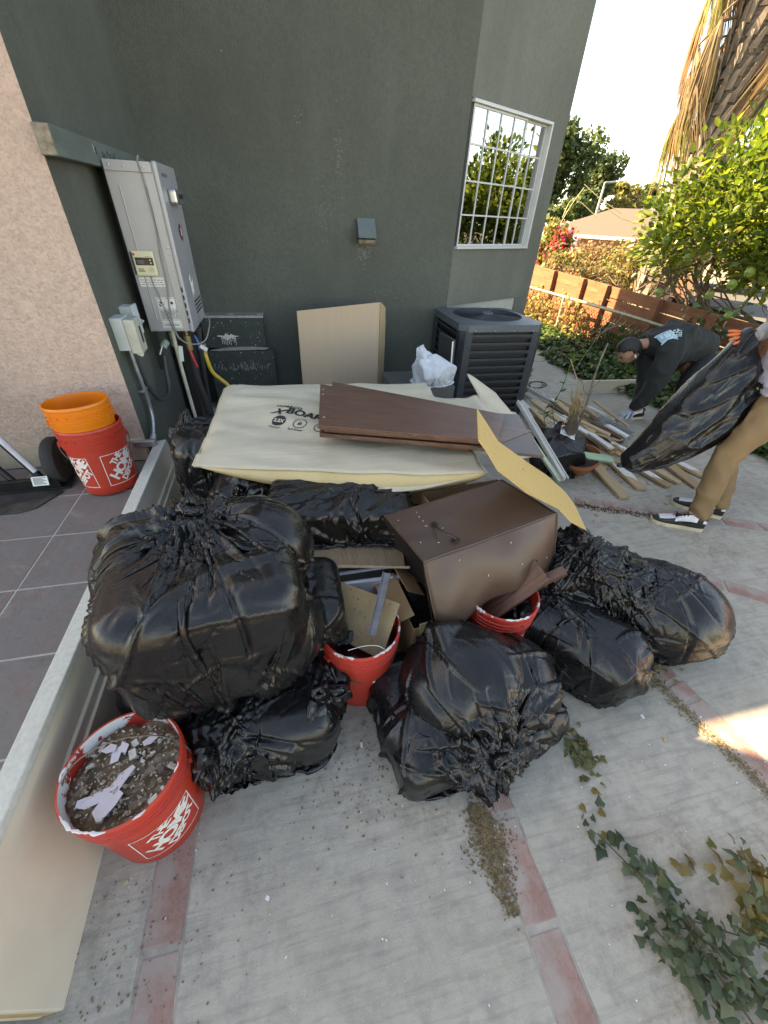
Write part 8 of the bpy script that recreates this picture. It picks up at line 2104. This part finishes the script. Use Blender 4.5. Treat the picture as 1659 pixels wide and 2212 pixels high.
hk['c2'] = lerp(K['bel'], K['ch'], .62); hk['en'] = lerp(K['pel'], K['bel'], -.6); hk['ml'] = lerp(K['sl'], K['el'], .5); hk['mr'] = lerp(K['sr'], K['er'], .5)
hd_ = skin_body('hoodie', hk, [('en', 'hip'), ('hip', 'bel'), ('bel', 'c2'), ('c2', 'ch'), ('ch', 'ho'), ('ho', 'h2'), ('ch', 'sl'), ('sl', 'ml'), ('ml', 'el'), ('el', 'wl'), ('ch', 'sr'), ('sr', 'mr'), ('mr', 'er'), ('er', 'wr')], dict(c2=.175, en=.08, hip=.135, bel=.165, ch=.212, ho=.135, h2=.082, sl=.125, ml=.105, el=.080, wl=.050, sr=.125, mr=.105, er=.075, wr=.048), M_HOOD, p2, 2, 'bel', o2)
cloth_noise(hd_, .012, 8, 5)
head(p2, (3.045, 3.175, .70), (-.62, .12, -.72), (-.78, .0, .62), o2, earbud=True)
gl, _ = hand(p2, K['wl'], (-.62, .32, -.62), (-.5, .1, .6), M_GLB, .19, .45, o2, 1)
gr_, _ = hand(p2, K['wr'], (-.5, -.1, -.8), (-.6, .1, .5), M_GLB, .19, .5, o2, -1)
for (h_, t_) in (((3.86, 2.95), (3.60, 2.93)), ((3.58, 3.22), (3.32, 3.22))):
    sneaker(p2, h_, t_, o2)
bpy.context.view_layer.update(); bv = bvh_of(hd_)
LB_ = simple('pale_blue_print', (0.22, 0.45, 0.62), .6); WP = simple('cyan_white_print', (0.50, 0.66, 0.70), .6)
hexa = ([(-.06, -.03, 0), (-.03, .045, 0), (.05, .05, 0), (.062, -.03, 0), (.0, -.06, 0)], [(0, 4, 3, 2, 1)])
project_print('back_print', [rect_geo(-.05, -.045, .05, .045, 6, 6)], bv, 1436, 726, (1445, 722), None, LB_, p2, .005)
project_print('back_print', [rect_geo(-.058, .045, .055, .055, 6, 1), rect_geo(-.060, -.055, .058, -.047, 6, 1), rect_geo(.05, -.05, .058, .05, 1, 6), rect_geo(-.03, -.02, -.01, .03, 2, 3), rect_geo(0, -.03, .012, .02, 2, 3), rect_geo(.02, -.02, .03, .035, 2, 3)], bv, 1436, 726, (1445, 722), None, WP, p2, .0075)
for i, (s_, px) in enumerate((('Calm', 1449), ('ffor Pea', 1457), ('Junk Rem', 1465), ('323-7', 1473))):
    project_print('back_print', [text_geo(s_, .030, .0008, align='CENTER')], bv, px, 722 - i * .6, (px + 2.2, 704), None, WP, p2, .008)
# ---- the bag held open between them
hb_ = thing('held_trash_bag', 'long black plastic bag held up by the gloved hand above the wood heap', 'trash bag', (2.4, 1.88, .3)); ho2 = Vector(hb_.location)
tip = Vector((2.10, 1.885, .335)); mt_ = Vector((2.66, 1.965, 1.15)); mb2 = Vector((2.66, 1.80, .76))
nu, nv = 220, 150; G = np.zeros((nv, nu, 3)); gn = np.random.default_rng(2)
for j in range(nv):
    t = j / (nv - 1)
    topc = tip + (mt_ - tip) * t + Vector((0, 0, .035 * math.sin(PI * t) )); botc = tip + Vector((0.03, -.01, -.045)) + (mb2 + Vector((.16, -.02, -.05)) - tip) * t + Vector((0, 0, -.085 * math.sin(PI * t)))
    # the lower edge sags, the upper edge is stretched to the hand
    sq_ = min(1, t * 22 + .04); c = (topc + botc) / 2; ax = (topc - botc) / 2; half = (ax.length + .012) * sq_; ax = ax.normalized()
    th_ = (mt_ - tip).normalized().cross(ax).normalized(); thick = .10 * math.sin(PI * min(1, t * .75 + .08)) * sq_ + .015 * sq_
    for i in range(nu):
        a = 2 * PI * i / nu; ca, sa = math.cos(a), math.sin(a)
        ex_ = half * (abs(ca) ** .85) * (1 if ca > 0 else -1); ey = thick * (abs(sa) ** .8) * (1 if sa > 0 else -1)
        p = c + ax * ex_ + th_ * ey; q = Vector((ex_ * 9 + t * 1.2, sa * 1.3, t * 2.2))
        f1_ = 1 - abs(mnoise.noise(q)) * 3; f2_ = 1 - abs(mnoise.noise(Vector((ex_ * 30 + 4, sa * 2, t * 5)))) * 3; f3_ = 1 - abs(mnoise.noise(Vector((p.x * 9, p.y * 9, p.z * 9)))) * 3
        dsp = .026 * max(0, f1_) ** 1.5 + .004 * max(0, f2_) ** 2 + .005 * max(0, f3_) ** 2
        G[j, i] = (p + th_ * (dsp * sq_ * (1 if sa > 0 else -1)) - ho2)[:]
hbo = film_mesh('film', G.reshape(-1, 3), nv, nu, M_FILM, hb_, close_bottom=False, subsurf=0)
mb = MB(); mb.lathe([(0, -.01), (.02, .0), (.014, .02), (0, .03)], 12); o = mb.build('seam_corner', M_FILM, hb_, smooth=True); o.location = tip - ho2 + Vector((0, 0, -.02))
# ================================================================== SMALL THINGS ON THE GROUND
gs = np.random.default_rng(31)
def litter(name, label, cat, n, fn, mat, size, seed=0):
    r = random.Random(seed); mb = MB()
    for k in range(n):
        x, y = fn(r); s = r.uniform(*size)
        mb.box((x, y, .002 + s * .2), (s, s * r.uniform(.3, 1), s * r.uniform(.15, .4)), (r.uniform(-.3, .3), r.uniform(-.3, .3), r.uniform(0, 3)))
    return tag(mb.build(name, mat, None, kind='stuff'), label, cat)
M_DIRTY = simple('tan_dust', (0.22, 0.15, 0.085), .95, var=.5, scale=60)
litter('plaster_crumbs', 'brown crumbs and dust scattered on the concrete between the bags', 'crumbs', 420, lambda r: (r.gauss(.12, .16), r.gauss(.62, .16)), M_DIRTY, (.002, .008), 1)
litter('dust_patch', 'brown dust beside the full red bucket in the foreground', 'crumbs', 300, lambda r: (r.gauss(-.55, .14), r.gauss(.28, .16)), M_DIRTY, (.0015, .006), 2)
litter('white_specks', 'tiny white paint specks spread over the concrete', 'specks', 220, lambda r: (r.uniform(-.7, 1.8), r.uniform(-.4, 1.2)), M_PAPERW, (.0015, .006), 3)
litter('joint_moss', 'dry brown moss and grit filling the joint below the lone black bag', 'moss', 1900, lambda r: (lambda y: (.475 + r.gauss(0, .012 + .026 * max(0, 1 - abs(y - .27) / .15)) , y))(r.choice([r.uniform(.10, .38), r.gauss(.28, .055)])), simple('dry_moss', (0.15, 0.105, 0.05), 1.0, var=.6, scale=80), (.0015, .007), 4)
litter('joint_moss', 'dry weeds and grit in the joint along the right red strip', 'moss', 1500, lambda r: (lambda t: (1.46 + .13 * (1 - t) + r.gauss(0, .018) - .04, .12 + .62 * t))(r.random()), simple('dry_moss2', (0.20, 0.14, 0.06), 1.0, var=.6, scale=80), (.0015, .006), 5)
litter('grit', 'dark grit gathered at the strip near the sneakers', 'grit', 900, lambda r: (lambda t: (1.75 + .9 * t + r.gauss(0, .02), 1.97 - .40 * t + r.gauss(0, .02)))(r.random()), simple('dark_grit', (0.10, 0.06, 0.035), 1.0, var=.6), (.003, .010), 6)
litter('wood_chips', 'pale wood chips around the broken wood heap', 'chips', 260, lambda r: (r.gauss(2.5, .35), r.gauss(2.5, .45)), M_OAK2, (.005, .03), 7)
# dry leaf clusters right of the lone bag
pp_ = np.array([(0.93 + gs.normal(0, .03) + k % 5 * .0, 0.53 - .0035 * k + gs.normal(0, .02), .012) for k in range(46)])
tag(scatter('wilted_leaves', pp_, rnd_dirs(gs, 46) * [1, 1, .4], gs.normal(0, .6, (46, 3)) + [0, 0, 1], gs.uniform(.02, .045, 46), leaf_mat('wilted_leaf', [(.07, .08, .03), (.13, .13, .05), (.17, .14, .07)], .8, .2), None, IVY), 'curled wilted green leaves on the concrete right of the lone black bag', 'leaves')
for i, (px, py, lab) in enumerate(((1280, 1705, 'curled yellow leaf below the wilted leaf cluster'), (1302, 1762, 'small olive dried leaf, lowest of the loose leaves'), (1255, 1738, 'small dried leaf beside the curled yellow leaf'), (1300, 1800, 'orange brown leaf crumb on the concrete above the ivy'))):
    p = atz(px, py, .006); g_ = np.random.default_rng(i)
    tag(scatter('dry_leaf', [tuple(p)], rnd_dirs(g_, 1) * [1, 1, .1], [(0.2, .1, 1)], [.032], M_IVYD, None, IVY, None), lab, 'leaf')
w_ = thing('weed', 'small grey green weed sprouting beside the lowest right bag', 'plant', tuple(atz(1395, 1445, 0)))
n = 130; p = np.stack([gs.normal(0, .05, n), gs.normal(0, .04, n), np.abs(gs.normal(0.01, .02, n))], 1); scatter('leaves', p, rnd_dirs(gs, n) + [0, 0, .5], rnd_dirs(gs, n) + [0, 0, 1], gs.uniform(.012, .028, n), leaf_mat('weed_leaf', [(.07, .09, .03), (.14, .14, .05), (.24, .18, .08)], .8, .2), w_, LEAF)
# bolt, chips
for i, (px, py, sz, lab) in enumerate(((1391, 1498, (.018, .005, .005), 'small grey screw lying right of the lowest bag'), (1388, 1548, (.016, .012, .003), 'white paint flake on the concrete below the screw'), (1438, 1598, (.016, .012, .006), 'small tan wood chip on the right of the concrete'), (1268, 1503, (.010, .008, .003), 'white flake near the tip of the lowest bag'), (781, 1609, (.018, .009, .004), 'white flake between the two foreground bags'), (578, 1940, (.012, .010, .002), 'pale paint blot on the foreground concrete'), (272, 1905, (.012, .009, .005), 'pale green pebble near the left red strip'))):
    o = box_obj('chip', atz(px, py, .004), sz, (M_STEEL, M_PAPERW, M_OAK2, M_PAPERW, M_PAPERW, M_PAPERW, simple('pebble_green', (.4, .42, .25), .7))[i], rot=(0, 0, .7 + i), bevel=.001); tag(o, lab, 'screw' if i == 0 else 'chip')
# ivy creeping in at the lower right
gi2 = np.random.default_rng(91)
def vine(pts_px, zs, n, seed, size=(.03, .055), sp=.03):
    P_ = spline([atz(p[0], p[1], z) for p, z in zip(pts_px, zs)], 10); g = np.random.default_rng(seed); idx = g.integers(0, len(P_), n)
    p = np.array([P_[i] for i in idx]) + g.normal(0, sp, (n, 3)) * [1, 1, .5]; p[:, 2] = np.maximum(p[:, 2], .006); return P_, p
iv = thing('ivy', 'blurry green ivy creeping over the concrete from the lower right corner', 'ivy', tuple(atz(1500, 1980, 0))); io = Vector(iv.location); mb = MB(); allp = []
for k, (pts, zs, n) in enumerate(((((1290, 1800), (1370, 1880), (1460, 1960), (1600, 2100), (1680, 2180)), (.02, .03, .05, .07, .08), 50), (((1420, 1900), (1480, 2000), (1560, 2120), (1640, 2230)), (.02, .04, .05, .06), 46), (((1470, 1980), (1560, 2010), (1659, 2040)), (.05, .07, .1), 36), (((1600, 1830), (1625, 1900), (1610, 1960), (1640, 2040)), (.17, .13, .08, .05), 16), (((1500, 2060), (1600, 2120), (1700, 2150)), (.02, .05, .07), 56), (((1400, 1990), (1480, 2080), (1560, 2170)), (.01, .03, .04), 50))):
    P_, p = vine(pts, zs, n, k); mb.tube([q - io for q in P_], .0022, 5); allp.append(p)
mb.build('stems', simple('ivy_stem', (.07, .06, .03), .8), iv, smooth=True)
A_ = np.concatenate(allp) - np.array(io); n = len(A_); scatter('leaves', A_, gi2.normal(0, 1, (n, 3)) * [1, 1, .25], gi2.normal(0, .7, (n, 3)) + [0, 0, 1], gi2.uniform(.018, .046, n), leaf_mat('dull_ivy', [(.035, .055, .03), (.055, .08, .04), (.085, .11, .055), (.13, .145, .08)], .65, .15), iv, IVY)
n = 60; A2 = np.array([tuple(atz(gi2.uniform(1600, 1680), gi2.uniform(1860, 2020), .05)) for _ in range(n)]) - np.array(io)
scatter('dry_leaves', A2, rnd_dirs(gi2, n), gi2.normal(0, .5, (n, 3)) + [0, 0, 1], gi2.uniform(.03, .055, n), M_IVYD, iv, IVY)
dl = np.array([tuple(atz(px, py, .012)) for px, py in ((1450, 1860), (1470, 1875), (1485, 1850), (1440, 1890), (1500, 1880), (1540, 1830), (1560, 1860), (1545, 1880), (1590, 1920), (1575, 1900))])
tag(scatter('wilted_leaves', dl, rnd_dirs(gi2, 10) * [1, 1, .3], gi2.normal(0, .5, (10, 3)) + [0, 0, 1], gi2.uniform(.03, .05, 10), M_IVYD, None, IVY), 'wilted pale leaves lying between the ivy tip and its tall leaf', 'leaves')
tg = thing('twig', 'thin pale twig lying just above the ivy tip', 'twig', tuple(atz(1380, 1805, .006))); to2 = Vector(tg.location); mb = MB(); mb.tube([q - to2 for q in spline([atz(1328, 1806, .006), atz(1365, 1808, .008), atz(1405, 1800, .010), atz(1432, 1788, .012)])], [.0022 - .00006 * k for k in range(19)], 6); mb.build('stem', simple('pale_twig', (.33, .27, .2), .8), tg, smooth=True)
